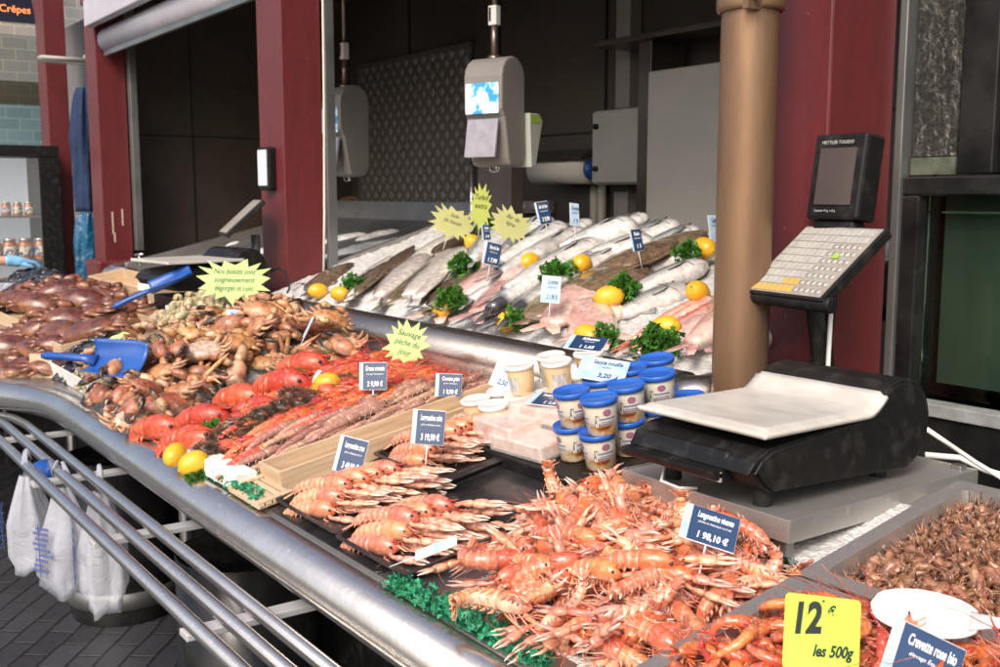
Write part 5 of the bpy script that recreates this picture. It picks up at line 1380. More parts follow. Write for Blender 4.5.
# --- langoustines lined up on trays
def tray_row(x0, y0, n, dx, dy, yaw, layers, group, lab, z0=.018):
    k = 0
    for l in range(layers):
        for i in range(n - l):
            P = LANGT[(i + l) % 4]; x = x0 + dx * (i + .5 * l); y = y0 + dy * (i + .5 * l)
            P.place(TRS(on_deck(x + r.uniform(-.006, .006), y + r.uniform(-.003, .003), z0 + .0225 * l), yaw + R(r.uniform(-5, 5)), 0, r.uniform(-.25, .25), r.uniform(.98, 1.12), base=DECKR), lab, 'langoustine', group)
tray_row(-1.975, .93, 6, .006, .034, R(24), 3, 'langoustines lined up on the tray by the crate', 'pale pink langoustine lined up on the black tray by the wooden crate')
tray_row(-1.70, .925, 5, .006, .035, R(20), 3, 'langoustines lined up on the tray by the heap', 'pale pink langoustine on the front black tray beside the loose heap')
tray_row(-2.05, 1.205, 7, .004, .038, R(22), 3, 'langoustines lined up on the rear tray', 'pale pink langoustine on the rear black tray beside the cream tubs')

# --- gambas
rows = 9; GA, GB = 'red prawns laid in rows', 'grey brown prawns laid in rows'
polyg = [(-2.66, .95), (-2.30, .93), (-2.30, 1.69), (-3.02, 1.69), (-2.93, 1.4)]
H2 = Heap(polyg, lambda x, y: dz(y), lambda x, y, d: (.01 + .045 * min(1, d / .08)) * min(1, max(.1, (1.72 - y) / .2)), .02)
bed_mound(H2, ICE, 'prawn_ice', 'crushed ice under the rows of prawns', 'ice', .004)
for j in range(9):
    y = .99 + j * .076; xl = -2.66 - (y - .95) * .50; xr = -2.325; n = int((xr - xl) / .019)
    for i in range(n):
        x = xl + (i + .5) * (xr - xl) / n + r.uniform(-.006, .006); f = (x - xl) / (xr - xl)
        red = f < .80 + r.uniform(-.12, .12)
        P = r.choice(GAMR if red else GAMB); ii, jj = H2.idx(x, y); zz = H2.h[ii, jj] + .016 + r.uniform(0, .022) * min(1, (1.75 - y) / .25)
        yaw = R(94 + r.gauss(6, 5)) + (math.pi if r.random() < .2 and f < .8 else 0)
        P.place(TRS((x, y + r.uniform(-.02, .02), zz), yaw, DA * .9, r.uniform(-.6, .6), r.uniform(.9, 1.1)), 'red orange prawn laid lengthwise between the sea urchins and the wooden crate' if red else 'grey brown raw prawn laid lengthwise along the wooden crate', 'prawn', GA if red else GB)

# --- lobsters
GLB = 'cooked red lobsters'
lobs = [(150, 428, .03, 30, .25, 0, 1.0, 'cooked lobster lowest at the front left beside the crab claws'), (183, 440, .035, 26, -.2, 1, 1.05, 'cooked lobster just behind the pair of lemons'), (195, 418, .06, 34, .2, 2, 1.0, 'cooked lobster resting across the two front ones'),
        (232, 398, .05, 24, .3, 2, 1.1, 'cooked lobster against the crab claws at the left of the upper group'), (252, 410, .04, 20, 0, 0, 1.05, 'cooked lobster lying directly above the sea urchins'), (275, 384, .09, 26, .2, 1, 1.15, 'largest cooked lobster on top in the middle'), (298, 396, .05, 18, -.3, 2, 1.05, 'cooked lobster with a pale claw band near the rear lemons'),
        (296, 366, .07, 30, .1, 0, 1.1, 'cooked lobster at the back below the crab claws'), (335, 372, .04, 22, .1, 1, 1.0, 'rearmost cooked lobster under the blue card')]
for u, v, h, yaw, roll, i, s, lab in lobs:
    p = deck(u, v, h); LOBP[i].place(TRS(p, R(yaw), .1, roll, s), lab, 'lobster', GLB)
m = MB(); m.lathe([(.022, -.006), (.024, -.004), (.024, .004), (.022, .006)], n=20); o = m.build('claw_band', WHITEP); o.matrix_world = TRS(deck(318, 378, .10), R(40), 1.2, 0); tag(o, 'white rubber band round a lobster claw', 'band')

# --- sea urchins
for i, (u, v, h) in enumerate(((207, 452, .02), (222, 440, .02), (233, 428, .03), (250, 424, .045), (262, 415, .05), (275, 418, .03), (283, 408, .05), (300, 404, .05), (292, 396, .06), (312, 396, .05), (326, 388, .05), (345, 384, .05), (242, 440, .02), (258, 432, .03))):
    p = deck(u, v, h + .024); P = URCHO if i == 2 else URCH[i % 2]
    P.place(TRS(p, r.uniform(0, 6), r.uniform(-.1, .1), r.uniform(-.1, .1), r.uniform(.95, 1.25)), 'opened sea urchin showing orange roe beside the parsley' if i == 2 else 'dark brown sea urchin between the lobsters and the red prawns', 'sea urchin', 'sea urchins')

# --- crab claws
pw = [deck(*q) for q in ((100, 405), (133, 440), (170, 425), (235, 388), (300, 366), (350, 362), (382, 356), (385, 344), (340, 334), (270, 338), (215, 350), (160, 362), (130, 378))]
poly = [(p.x, min(p.y, 1.66)) for p in pw]
H3 = Heap(poly, lambda x, y: dz(y), lambda x, y, d: .02 + .085 * min(1, d / .16) ** .8 * min(1, max(.1, (1.74 - y) / .25)), .03, cell=.01)
bed_mound(H3, ICE, 'claw_ice', 'crushed ice under the crab claws', 'ice', .01)
FC = [(-.05, 0, .02, .035), (.0, 0, .03, .042), (.05, 0, .03, .045), (.09, 0, .02, .025)]
for k in range(290):
    d, x, y = H3.pick(r, 24)
    if d < -.012: break
    yaw = r.uniform(0, 6.28)
    if r.random() < .40:
        z, sl = H3.drop(x, y, yaw, [(0, 0, .045, .035), (0, .05, .03, .03), (0, -.05, .03, .03)], .4, lift=.8)
        r.choice(COOKP).place(TRS((x, y, z + .020), R(r.gauss(150, 45)) if r.random() < .65 else yaw, r.uniform(.2, .8), r.choice([0, .4, -.4, 0, 3.0]), r.uniform(.65, .95)), 'small cooked orange brown crab among the claws behind the lobsters', 'crab', 'cooked crabs in the claw pile')
    elif r.random() < .16:
        z, sl = H3.drop(x, y, yaw, [(0, 0, .03, .03), (.03, 0, .02, .03)], .3); P = r.choice(CLUSP)
        P.place(TRS((x, y, z + .014), yaw, 0, r.uniform(-.4, .4), r.uniform(.95, 1.3)), 'cluster of orange brown crab legs in the claw pile', 'crab legs', 'crab leg clusters in the claw pile')
    else:
        z, sl = H3.drop(x, y, yaw, FC, .7, lift=.8); r.choice(CLAWP).place(TRS((x, y, z + .015), yaw, sl + r.uniform(-.2, .3), r.choice([0, .4, -.4, .9, -.9, 3.1]), r.uniform(1.1, 1.65)), 'black tipped brown crab claw in the pile behind the lobsters', 'crab claw', 'black tipped crab claws in the pile')
# --- whelks
def heap_of(polypx, n, P, foot, label, cat, group, base, hgt, edge, start, name, lab2, rad, s=(.9, 1.2), m_=None, cell=.008, rolls=True, lift=.85):
    pw = [deck(*q) for q in polypx]; poly = [(p.x, min(p.y, 1.72)) for p in pw]
    Hh = Heap(poly, base, lambda x, y, d: hgt * (.25 + .75 * min(1, d / edge)), start, cell=cell)
    if name: bed_mound(Hh, m_ or ICE, name, lab2, 'ice', .004)
    for k in range(n):
        d, x, y = Hh.pick(r, 10)
        if d < -.004: break
        yaw = r.uniform(0, 6.28); z, sl = Hh.drop(x, y, yaw, foot, .7, lift=lift)
        r.choice(P).place(TRS((x, y, z + rad), yaw, sl, r.uniform(-.5, .5) if not rolls else r.uniform(0, 6.28), r.uniform(*s)), label, cat, group)
    return Hh
FW = [(-.022, 0, .011, .018), (.0, 0, .009, .015), (.018, 0, .006, .008)]
heap_of([(135, 356), (160, 362), (215, 352), (270, 340), (335, 336), (350, 322), (300, 310), (255, 308), (215, 322), (170, 336)], 290, WHELKP, FW, 'small greenish brown whelk in the pile behind the crab claws', 'whelk', 'whelks piled behind the crab claws', lambda x, y: dz(y), .17, .13, .03, 'whelk_ice', 'crushed ice under the whelks', .010, s=(1.15, 1.6))
heap_of([(72, 385), (92, 405), (125, 383), (112, 374), (95, 372)], 60, WHELKP, FW, 'tiny green whelk inside the white plastic box', 'whelk', 'whelks in the white box', lambda x, y: dz(y) + .01, .035, .04, .01, None, '', .008, s=(.7, 1.0))
FM = [(-.018, 0, .008, .010), (.0, 0, .012, .016), (.018, 0, .01, .012)]
heap_of([(48, 372), (66, 388), (100, 372), (150, 345), (130, 335), (80, 350)], 150, MUSP, FM, 'black mussel in the pile under the blue scoop', 'mussel', 'black mussels under the blue scoop', lambda x, y: dz(y), .05, .08, .02, None, '', .008, s=(1.1, 1.5))
heap_of([(0, 318), (0, 290), (60, 283), (80, 290), (30, 312)], 240, MUSP, FM, 'black mussel in the farthest crate', 'mussel', 'black mussels in the farthest crate', lambda x, y: dz(y) + .02, .09, .12, .02, None, '', .008, s=(1.7, 2.3))
# --- brown crabs
FCR = [(0, 0, .05, .045), (0, .05, .03, .035), (0, -.05, .03, .035)]
GBC = 'whole brown crabs in the crates'
for (x0, x1, y0, y1, n, lab) in ((-6.25, -5.4, 1.1, 1.46, 9, 'glossy brown crab in the farther crab crate'), (-5.18, -4.46, 1.03, 1.40, 8, 'glossy brown crab in the nearer crab crate beside the mussels')):
    Hc = Heap([(x0, y0), (x1, y0), (x1, y1), (x0, y1)], lambda x, y: dz(y) + .01, lambda x, y, d: .075, .03, cell=.012)
    for k in range(n):
        d, x, y = Hc.pick(r, 12); yaw = R(r.gauss(145, 35)); z, sl = Hc.drop(x, y, yaw, FCR, .4, lift=.8)
        r.choice(CRABP).place(TRS((x, y, z + .02), yaw, r.uniform(.25, .6), r.uniform(-.25, .25), r.uniform(1.3, 1.5)), lab, 'crab', GBC)
# dark lobster and crab that lie in front of the far crate
for k, (u, v, h, a, s_) in enumerate(((8, 345, .04, 150, 1.3), (38, 348, .03, 120, 1.2), (58, 366, .03, 170, 1.1), (8, 372, .03, 135, 1.2), (62, 343, .04, 160, 1.1), (30, 335, .05, 140, 1.3))):
    CRABP[k % 2].place(TRS(deck(u, v, h), R(a), .35, .1, s_), 'glossy brown crab loose on the counter between the crates and the curved bumper', 'crab', GBC)
t = CRABP[0].place(TRS(deck(30, 365, .03), R(-20), 0, .1, 1.2), 'glossy brown crab lying in front of the crates by the bumper', 'crab', GBC)

# --- pink prawns, bottom right
polyp = [(-.932, .915), (-.35, .915), (-.35, 1.205), (-.932, 1.205)]
H4 = Heap(polyp, lambda x, y: dz(y) + .006, lambda x, y, d: .042 + .048 * min(1, d / .07), .03)
FP = [(-.02, 0, .012, .012), (.0, .006, .014, .013), (.02, 0, .012, .012)]
st = bed_mound(H4, mat('prawn_filler', (.62, .16, .08), .4, col2=(.35, .06, .03), scale=60, bump_s=.8, bump_scale=90, bump_d=.006), 'prawn_layer', 'lower layer of cooked prawns in the steel tray', 'prawns', .002)
for k in range(230):
    d, x, y = H4.pick(r, 8)
    if d < -.004: break
    yaw = r.uniform(0, 6.28); z, sl = H4.drop(x, y, yaw, FP, .5, lift=.9)
    r.choice(PINKP).place(TRS((x, y, z + .0085), yaw, sl + r.uniform(-.25, .25), r.choice([0, 3.14]) + r.uniform(-.5, .5), r.uniform(1.0, 1.25)), 'curled red cooked prawn in the steel tray at the bottom right', 'prawn', 'red cooked prawns in the steel tray')
# --- brown shrimps
polyb = [(-.932, 1.262), (-.35, 1.262), (-.35, 1.622), (-.932, 1.622)]
H5 = Heap(polyb, lambda x, y: dz(y) + .006, lambda x, y, d: .042 + .050 * min(1, d / .12), .035, cell=.004)
FS = [(-.010, 0, .006, .0065), (.0, .003, .007, .007), (.010, 0, .006, .0065)]
big = MB(); src = [(p.root.data, ) for p in PROWN]
geo = []
for p in PROWN:
    me = p.root.data; vs = [v.co.copy() for v in me.vertices]; fs = [tuple(f.vertices) for f in me.polygons]; cs = [tuple(c.color)[:3] for c in me.color_attributes['Col'].data]; geo.append((vs, fs, cs))
def addgeo(M, k):
    vs, fs, cs = geo[k]; big.M = M; f = .75 + .5 * r.random(); big.add(vs, fs, [tuple(c * f for c in q) for q in cs])
for k in range(1500):
    d, x, y = H5.pick(r, 4); yaw = r.uniform(0, 6.28); z, sl = H5.drop(x, y, yaw, FS, .5, lift=.5 if k < 800 else .35)
    addgeo(TRS((x, y, z + .004), yaw, sl + r.uniform(-.4, .4), r.choice([0, 3.14, 1.2, -1.2]) + r.uniform(-.5, .5), r.uniform(.85, 1.15)), r.randrange(6))
big.M = Matrix.Identity(4); tag(big.build('brown_shrimps', BROWNM), 'mass of small brown shrimps filling the steel tray', 'shrimps', None, 'stuff')
seen = [(-.955, 1.25), (-.60, 1.25), (-.60, 1.585), (-.955, 1.585)]
for k in range(290):
    best = None
    for _ in range(4):
        x, y = r.uniform(-.925, -.56), r.uniform(1.27, 1.615); i, j = H5.idx(x, y); dd = H5.t[i, j] - H5.h[i, j]
        if best is None or dd > best[0]: best = (dd, x, y)
    d, x, y = best; yaw = r.uniform(0, 6.28); z, sl = H5.drop(x, y, yaw, FS, .5, lift=.4)
    r.choice(PROWN).place(TRS((x, y, z + .0042), yaw, sl + r.uniform(-.4, .4), r.choice([0, 3.14, 1.2, -1.2]) + r.uniform(-.5, .5), r.uniform(.9, 1.2)), 'small brown shrimp on top of the heap in the steel tray at right', 'shrimp', 'brown shrimps on top of the heap')
p = deck(925, 617, .115)
spoon(deck(925, 612, .135), R(28), -.02, 'white plastic spoon resting on the brown shrimps', 1.0, -.45)
spoon(deck(672, 683, .095), R(-95), .1, 'white plastic spoon in the cooked prawns at the bottom edge', .8)

# ice round the scale stand
tag(gridmesh(60, 60, lambda i, j: (-1.42 + i * .42, 1.33 + j * .30, dz(1.33 + j * .30) + .010 + .004 * noise.noise(Vector((i * 30, j * 30, 0))) - (.02 if i in (0, 1) or j in (0, 1) else 0)), 'counter_ice', ICE), 'crushed ice under the scale stand', 'ice', None, 'stuff')
# ================================================================== fish on the bed
def fish(name, L, H, W, cb, cs_, cbel, m_, seed, flat=False, headc=None, bend=.0, tailc=None, spots=0, fins=True):
    """fish on its side: x along body (head +x), y dorsal, z up"""
    r2 = random.Random(seed); root = empty(name); N = 22; pts = []; rs = []
    for i in range(N + 1):
        q = i / N; x = -L * .5 + L * .86 * q + .0
        if flat: hh = math.sin(math.pi * min(1, (q * .93 + .07)) ** 1.0) ** .75
        else: hh = (.18 + .82 * math.sin(math.pi * min(1, .06 + q * .62)) ** 1.1) if q < .8 else (.97 - (q - .8) / .2 * .97 * ((q - .8) / .2) ** .9)
        hh = max(hh, .02 if q > .9 else .15)
        pts.append(Vector((x, bend * math.sin(math.pi * q) * L, 0))); rs.append((H / 2 * hh, W / 2 * hh ** .8))
    def c_(i, a):
        d = -math.cos(a) + .28              # +y side is the back
        k = lerp(cs_, cb, max(0, min(1, (d - .05) * 1.7))) if d > .05 else lerp(cs_, cbel, max(0, min(1, (-d + .05) * 1.6)))
        if flat: k = cs_ if math.sin(a) > -.1 else cbel
        if headc and i > .80: k = lerp(k, headc, min(1, (i - .8) * 8))
        if tailc and i < .12: k = tailc
        return k
    m = MB(); m.loft(pts, rs, 18, col=c_); m.build('body', m_, root)
    tl = tailc or lerp(cb, cs_, .4)
    m = MB(); p = pts[0]
    for s in (-1, 1):
        m.loft([p + Vector((.01, 0, 0)), p + Vector((-.025 * L / .4, s * H * (.14 if not flat else .05), .001)), p + Vector(((-.07 if not flat else -.045) * L / .4, s * H * (.28 if not flat else .09), .0))], [(H * .09, .003), (H * .11, .002), (H * .06, .0008)], 8, col=tl)
    m.build('tail_fin', m_, root)
    if fins:
        m = MB()
        if flat:
            for s in (-1, 1):
                vs = []; 
                for i in range(2, N - 1):
                    vs += [pts[i] + Vector((0, s * rs[i][0] * .95, .002)), pts[i] + Vector((-.01, s * (rs[i][0] * 1.0 + H * .13 * math.sin(math.pi * i / N)), .001)), pts[i] + Vector((0, s * rs[i][0] * .95, -.002))]
                n = len(vs) // 3; fs = []
                for i in range(n - 1):
                    for a_, b_ in ((0, 1), (1, 2)): fs.append((3 * i + a_, 3 * i + 3 + a_, 3 * i + 3 + b_, 3 * i + b_))
                m.add(vs, fs, [lerp(cs_, (.3, .2, .14), .3)] * len(vs))
        else:
            for (x, s, l) in ((.10, 1, .16), (-.15, 1, .14), (-.12, -1, .14)):
                i = int((x + .5) / .86 * N); m.loft([pts[i] + Vector((0, s * rs[i][0] * .9, 0)), pts[i] + Vector((-L * l * .35, s * (rs[i][0] * 1.25 + H * .08), 0)), pts[i] + Vector((-L * l, s * rs[max(0, i - 4)][0] * 1.02, 0))], [(L * .035, .0016), (L * .03, .001), (.002, .0006)], 6, col=lerp(cb, cs_, .5))
        m.build('fin', m_, root)
        if not flat:
            i = int(.80 * N); m = MB(); m.loft([pts[i - 1] + Vector((0, -rs[i][0] * .15, rs[i][1] * .96)), pts[i - 2] + Vector((-.02, -rs[i][0] * .35, rs[i][1] * 1.08)), pts[i - 3] + Vector((-.045, -rs[i][0] * .45, rs[i][1] * .98))], [(.008, .002), (.014, .0015), (.003, .0006)], 6, col=lerp(cs_, cb, .35)); m.build('pectoral_fin', m_, root)
    if not flat:
        i = N - 3; e = pts[i] + Vector((0, rs[i][0] * .28, rs[i][1] * .90)); m = MB(); m.ell(e, (.009 * H / .09, .009 * H / .09, .0035), 12, 6, col=(.55, .48, .34)); ey = m.build('eye', FISHM, root)
        m = MB(); m.ell(e + Vector((0, 0, .0016)), (.0052 * H / .09, .0052 * H / .09, .0028), 10, 6); m.build('pupil', EYE, ey)
        i = int(N * .80); m = MB(); P_ = []
        for k in range(7):
            a = R(-60 + 120 * k / 6); P_.append(pts[i] + Vector((-.012 * math.cos(a), rs[i][0] * .92 * math.sin(a), rs[i][1] * math.cos(a * .8) * 1.0)))
        m.tube(P_, [.0012] * 7, 5, col=lerp(cb, (.25, .1, .08), .5)); m.build('gill_slit', m_, root)
    return root
def fish_px(kind, a, b, h, H, W, lab, seed, roll=0, Lx=1.0, **kw):
    """tail at pixel a, head at pixel b, both on the bed"""
    h = h * .7; H *= 1.75 if kind in ('sole', 'white') else (1.7 if kind != 'red' else 1.3); W *= 1.5
    A = bed(a[0], a[1], h); Bp = bed(b[0], b[1], h + kw.pop('dh', 0))
    sh = 2.02 - min(A.y, Bp.y)
    if sh > 0:
        for q in (A, Bp): q.y += sh; q.z += BS * sh
    d = Bp - A; L = d.length * Lx
    cols = dict(hake=((.09, .09, .095), (.46, .455, .445), (.72, .68, .65)), bass=((.055, .065, .08), (.40, .42, .43), (.72, .70, .68)), sole=((.13, .09, .06), (.15, .105, .07), (.70, .60, .52)), white=((.54, .48, .43), (.64, .58, .53), (.68, .60, .55)),
                brown=((.17, .11, .065), (.20, .14, .085), (.5, .42, .34)), pink=((.60, .34, .29), (.66, .43, .37), (.70, .54, .48)), red=((.70, .16, .08), (.76, .34, .24), (.80, .62, .54)))[kind]
    flat = kind in ('sole', 'white', 'brown'); m_ = FLATM if kind in ('sole', 'brown') else FISHM
    root = fish(kw.pop('name', 'fish'), L, H, W, *cols, m_, seed, flat=flat, **kw)
    x = d.normalized(); z = Vector((0, -math.sin(BA), math.cos(BA))); y = z.cross(x).normalized(); z = x.cross(y)
    M = Matrix((( x.x, y.x, z.x, 0), (x.y, y.y, z.y, 0), (x.z, y.z, z.z, 0), (0, 0, 0, 1)))
    root.matrix_world = Matrix.Translation((A + Bp) / 2) @ M @ Matrix.Rotation(roll, 4, 'X')
    return tag(root, lab, 'fish', 'whole fish on the ice bed')
F = [
 ('sole', (372, 336), (446, 270), .055, .10, .022, 'dark brown flatfish at the front, wholly visible beside the parsley'),
 ('sole', (402, 318), (474, 262), .075, .10, .022, 'wet dark flatfish second from the front'),
 ('sole', (425, 308), (500, 255), .07, .10, .022, 'wet dark flatfish third from the front beside the central parsley'),
 ('sole', (352, 296), (382, 258), .05, .08, .02, 'small dark flatfish at the left edge of the bed'),
 ('sole', (376, 280), (420, 240), .05, .08, .02, 'dark flatfish half under the white bellied ones'),
 ('white', (362, 322), (416, 250), .09, .085, .022, 'pale bellied flatfish turned over, nearest the left parsley'),
 ('white', (392, 302), (462, 240), .095, .10, .022, 'pale bellied flatfish turned over in the middle of its group'),
 ('white', (420, 285), (486, 246), .09, .09, .02, 'pale bellied flatfish turned over nearest the yellow signs'),
 ('white', (340, 300), (385, 254), .05, .08, .02, 'pale flatfish along the left edge of the ice'),
 ('sole', (440, 255), (492, 226), .09, .12, .03, 'dark glistening fish behind the pale flatfish'),
 ('sole', (455, 300), (520, 262), .06, .09, .02, 'dark flatfish beside the pink fillets'),
 ('bass', (470, 318), (590, 248), .09, .085, .06, 'silver fish with dark tail fin lying diagonally over the pink fillets'),
 ('hake', (492, 322), (606, 246), .08, .085, .06, 'long pale hake next to the dark tailed fish'),
 ('hake', (505, 290), (622, 232), .12, .085, .06, 'long hake with its head near the grey card'),
 ('hake', (500, 272), (600, 224), .13, .08, .06, 'hake lying in the upper middle of the heap'),
 ('bass', (500, 262), (572, 222), .15, .09, .07, 'silver fish high in the heap under the blue card'),
 ('bass', (560, 250), (652, 222), .13, .11, .08, 'plump silver fish with its snout toward the cabinet'),
 ('hake', (575, 262), (668, 236), .10, .09, .06, 'silver hake above the mottled brown fish'),
 ('brown', (545, 312), (662, 252), .075, .15, .05, 'large mottled brown fish across the middle of the bed'),
 ('brown', (500, 332), (572, 285), .07, .13, .045, 'mottled brown fish at the front between two parsley bunches'),
 ('brown', (596, 275), (690, 235), .09, .14, .05, 'mottled brown fish at the back right'),
 ('hake', (622, 296), (722, 258), .06, .075, .05, 'white bellied fish lying on bare ice toward the downpipe'),
 ('bass', (470, 262), (522, 226), .14, .10, .08, 'silver fish head at the left of the heap beside the yellow signs'),
 ('bass', (505, 250), (552, 218), .16, .09, .07, 'silver fish beneath the first blue card at the back'),
 ('red', (610, 352), (712, 300), .05, .035, .03, 'slim red fish nearest the front lemon'),
 ('red', (640, 346), (722, 302), .06, .035, .03, 'slim red fish behind its red neighbour'),
 ('pink', (640, 372), (722, 318), .07, .10, .07, 'fat pink skinned tail at the right front corner of the bed'),
 ('pink', (668, 384), (730, 345), .08, .11, .07, 'pale pink skinned tail closest to the downpipe'),
 ('pink', (505, 345), (560, 300), .06, .13, .06, 'skinned pink fish folded at the front edge of the bed'),
 ('pink', (575, 355), (540, 315), .05, .09, .05, 'small skinned pink fish below the white card'),
 ('pink', (385, 335), (470, 285), .035, .16, .05, 'broad pale pink fillet at the front'),
 ('pink', (420, 340), (490, 300), .05, .15, .05, 'pale pink fillet behind the tongs lemon'),
 ('pink', (450, 300), (540, 262), .07, .15, .07, 'thick pink fillet in the middle under the blue card'),
 ('pink', (485, 275), (530, 250), .09, .13, .08, 'pink fish piece with a red cut beside the silver heads'),
]
_near = [(318, 'left lemons'), (357, 'left parsley'), (425, 'pinned lemon'), (453, 'middle parsley'), (490, 'lip lemon'), (550, 'white card'), (582, 'highest lemon'), (609, 'standing lemon'), (640, 'small grey card'), (665, 'large lemon'), (700, 'downpipe')]
rf = random.Random(77)
for k, (kd_, u0, v0, u1, v1, h) in enumerate([('bass', 520, 262, 600, 214, .10), ('hake', 540, 268, 628, 222, .12), ('bass', 585, 240, 660, 212, .09), ('bass', 610, 246, 690, 218, .06), ('hake', 560, 280, 640, 240, .09), ('bass', 640, 250, 712, 226, .04), ('hake', 650, 270, 722, 240, .05),
        ('sole', 350, 318, 425, 262, .03), ('sole', 330, 305, 392, 258, .03), ('white', 372, 300, 430, 246, .06), ('sole', 430, 296, 495, 240, .05), ('white', 405, 268, 462, 228, .05), ('sole', 462, 246, 520, 216, .06), ('sole', 395, 330, 468, 282, .045),
        ('hake', 480, 330, 575, 272, .05), ('bass', 520, 315, 610, 262, .06), ('hake', 470, 300, 560, 250, .07), ('bass', 455, 325, 540, 280, .04), ('pink', 545, 350, 590, 318, .03), ('brown', 470, 342, 545, 298, .03), ('brown', 640, 262, 716, 226, .05), ('bass', 480, 262, 548, 222, .08), ('hake', 612, 318, 700, 282, .035), ('red', 600, 360, 690, 312, .03), ('pink', 610, 372, 670, 335, .03), ('sole', 300, 296, 352, 262, .02), ('brown', 590, 300, 660, 262, .05)]):
    um = (u0 + u1) / 2; n2 = sorted(_near, key=lambda q: abs(q[0] - um))[:2]
    F.append((kd_, (u0, v0), (u1, v1), h, {'bass': .09, 'hake': .08, 'sole': .085, 'white': .085, 'brown': .12, 'pink': .11, 'red': .035}[kd_], .045, '%s fish low in the pile, near %s and %s' % ({'bass': 'dark backed silver', 'hake': 'pale long', 'sole': 'dark flat', 'white': 'pale flat', 'brown': 'mottled brown', 'pink': 'skinned pink', 'red': 'slim red'}[kd_], n2[0][1], n2[1][1])))
for i, f in enumerate(F):
    rr = random.Random(600 + i); kw = {}
    if f[0] == 'pink': kw = dict(fins=False)
    if 'dark tail' in f[6]: kw = dict(tailc=(.06, .06, .07))
    if f[0] == 'red': kw = dict(fins=False)
    fish_px(f[0], f[1], f[2], f[3], f[4], f[5], f[6], 600 + i, roll=rr.uniform(-.15, .15), bend=rr.uniform(-.04, .04), **kw)

# ================================================================== lemons and parsley
rl = random.Random(3)
LM = [('b', 318, 291, .045, 'lemon at the left end of the fish bed, first of two'), ('b', 340, 294, .045, 'lemon second from the left end of the fish bed, beside parsley'), ('b', 425, 311, .09, 'lemon pinned by steel tongs on the pink fillets'),
      ('b', 488, 323, .09, 'lemon at the lip beside the front parsley'), ('b', 582, 264, .15, 'lemon high on the bed above the white card'), ('b', 609, 297, .12, 'lemon standing on the mottled fish beside central parsley'), ('b', 570, 338, .08, 'lemon at the front beside curly parsley'),
      ('b', 665, 328, .09, 'large lemon in front of the red fish'), ('b', 698, 293, .09, 'lemon against the downpipe above the red fish'), ('b', 705, 248, .12, 'lemon against the downpipe at the back of the bed'), ('b', 474, 243, .14, 'lemon half hidden behind the dull yellow sign'), ('b', 530, 262, .13, 'small lemon behind the leaning blue card'),
      ('d', 175, 455, .045, 'left of the two yellow lemons by the front edge'), ('d', 193, 463, .04, 'right of the two yellow lemons by the front edge, above parsley'), ('d', 327, 383, .09, 'upper yellow lemon behind the cooked lobsters'), ('d', 318, 394, .07, 'lower yellow lemon behind the cooked lobsters')]
for s, u, v, h, lab in LM:
    p = bed(u, v, h * .65) if s == 'b' else deck(u, v, h)
    if s == 'b' and p.y < 2.01: p.y = 2.01
    LEMP.place(TRS(p, rl.uniform(0, 6.28), rl.uniform(-.5, .5), 0, rl.uniform(.95, 1.08) * (1.18 if s == 'b' else 1.0)), lab, 'lemon', 'lemons')
PL = [('b', 357, 290, .03, 'parsley bunch beside the two left lemons'), ('b', 453, 305, .08, 'parsley bunch on the pink fillets'), ('b', 467, 272, .10, 'parsley bunch between dark flatfish and the blue card'), ('b', 508, 324, .07, 'parsley bunch at the lip right of a lemon'),
      ('b', 558, 278, .12, 'parsley bunch left of the highest lemon'), ('b', 628, 293, .10, 'parsley bunch right of the standing lemon'), ('b', 596, 343, .06, 'parsley bunch in front on bare ice'), ('b', 630, 356, .05, 'parsley bunch nearest the pots, below the large lemon'), ('b', 684, 256, .12, 'parsley bunch at the back near the downpipe'), ('b', 648, 350, .06, 'small parsley bunch touching the large lemon'),
      ('b', 490, 232, .15, 'parsley sprig behind the dull yellow signs'), ('d', 194, 476, .01, 'parsley sprig under the two front lemons'), ('d', 208, 432, .05, 'parsley sprig between lobster and opened urchin'), ('d', 350, 380, .07, 'parsley sprig beside the lemon behind the lobsters'), ('d', 300, 376, .06, 'small parsley sprig among claws behind lobsters')]
for i, (s, u, v, h, lab) in enumerate(PL):
    p = bed(u, v, h * .65) if s == 'b' else deck(u, v, h)
    if s == 'b' and p.y < 2.02: p.y = 2.02
    p.z -= .018; PARP[i % 3].place(TRS(p, rl.uniform(0, 6.28), 0, 0, (1.35 if s == 'b' else .8) * rl.uniform(.85, 1.15)), lab, 'parsley', 'parsley garnishes')

# green frilly garnish along the front edge
def garnish(pxs, label, seed, wd=.03, N=60):
    r2 = random.Random(seed); m = MB(); P_ = [deck(u, v, 0) for u, v in pxs]
    segs = [(P_[i], P_[i + 1]) for i in range(len(P_) - 1)]; Ls = [(b - a).length for a, b in segs]; tot = sum(Ls)
    for k in range(int(tot * 100 * N / 5.5)):
        q = r2.random() * tot; i = 0
        while q > Ls[i]: q -= Ls[i]; i += 1
        c = segs[i][0].lerp(segs[i][1], q / Ls[i]) + Vector((r2.uniform(-.01, .01), r2.uniform(-wd, wd), r2.uniform(.002, .026)))
        curly(m, c, Vector((r2.gauss(0, .8), r2.gauss(-.3, .8), 1)), .0065 * r2.uniform(.6, 1.4), r2, (.02, .22, .10), (.07, .46, .26))
    for a, b in segs: m.loft([a + Vector((0, 0, .002)), b + Vector((0, 0, .002))], [(wd * .8, .002)] * 2, 8, col=(.005, .10, .05))
    tag(m.build('green_garnish', PARM, recalc=False), label, 'garnish', 'green frilly plastic garnish strips')
garnish([(392, 586), (430, 606), (480, 632), (545, 668)], 'green frilly plastic garnish strip along the front edge by the langoustine heap', 1, wd=.022, N=70)
garnish([(206, 471), (235, 488), (262, 506)], 'green frilly plastic garnish on the white foam block', 2, wd=.02, N=60)
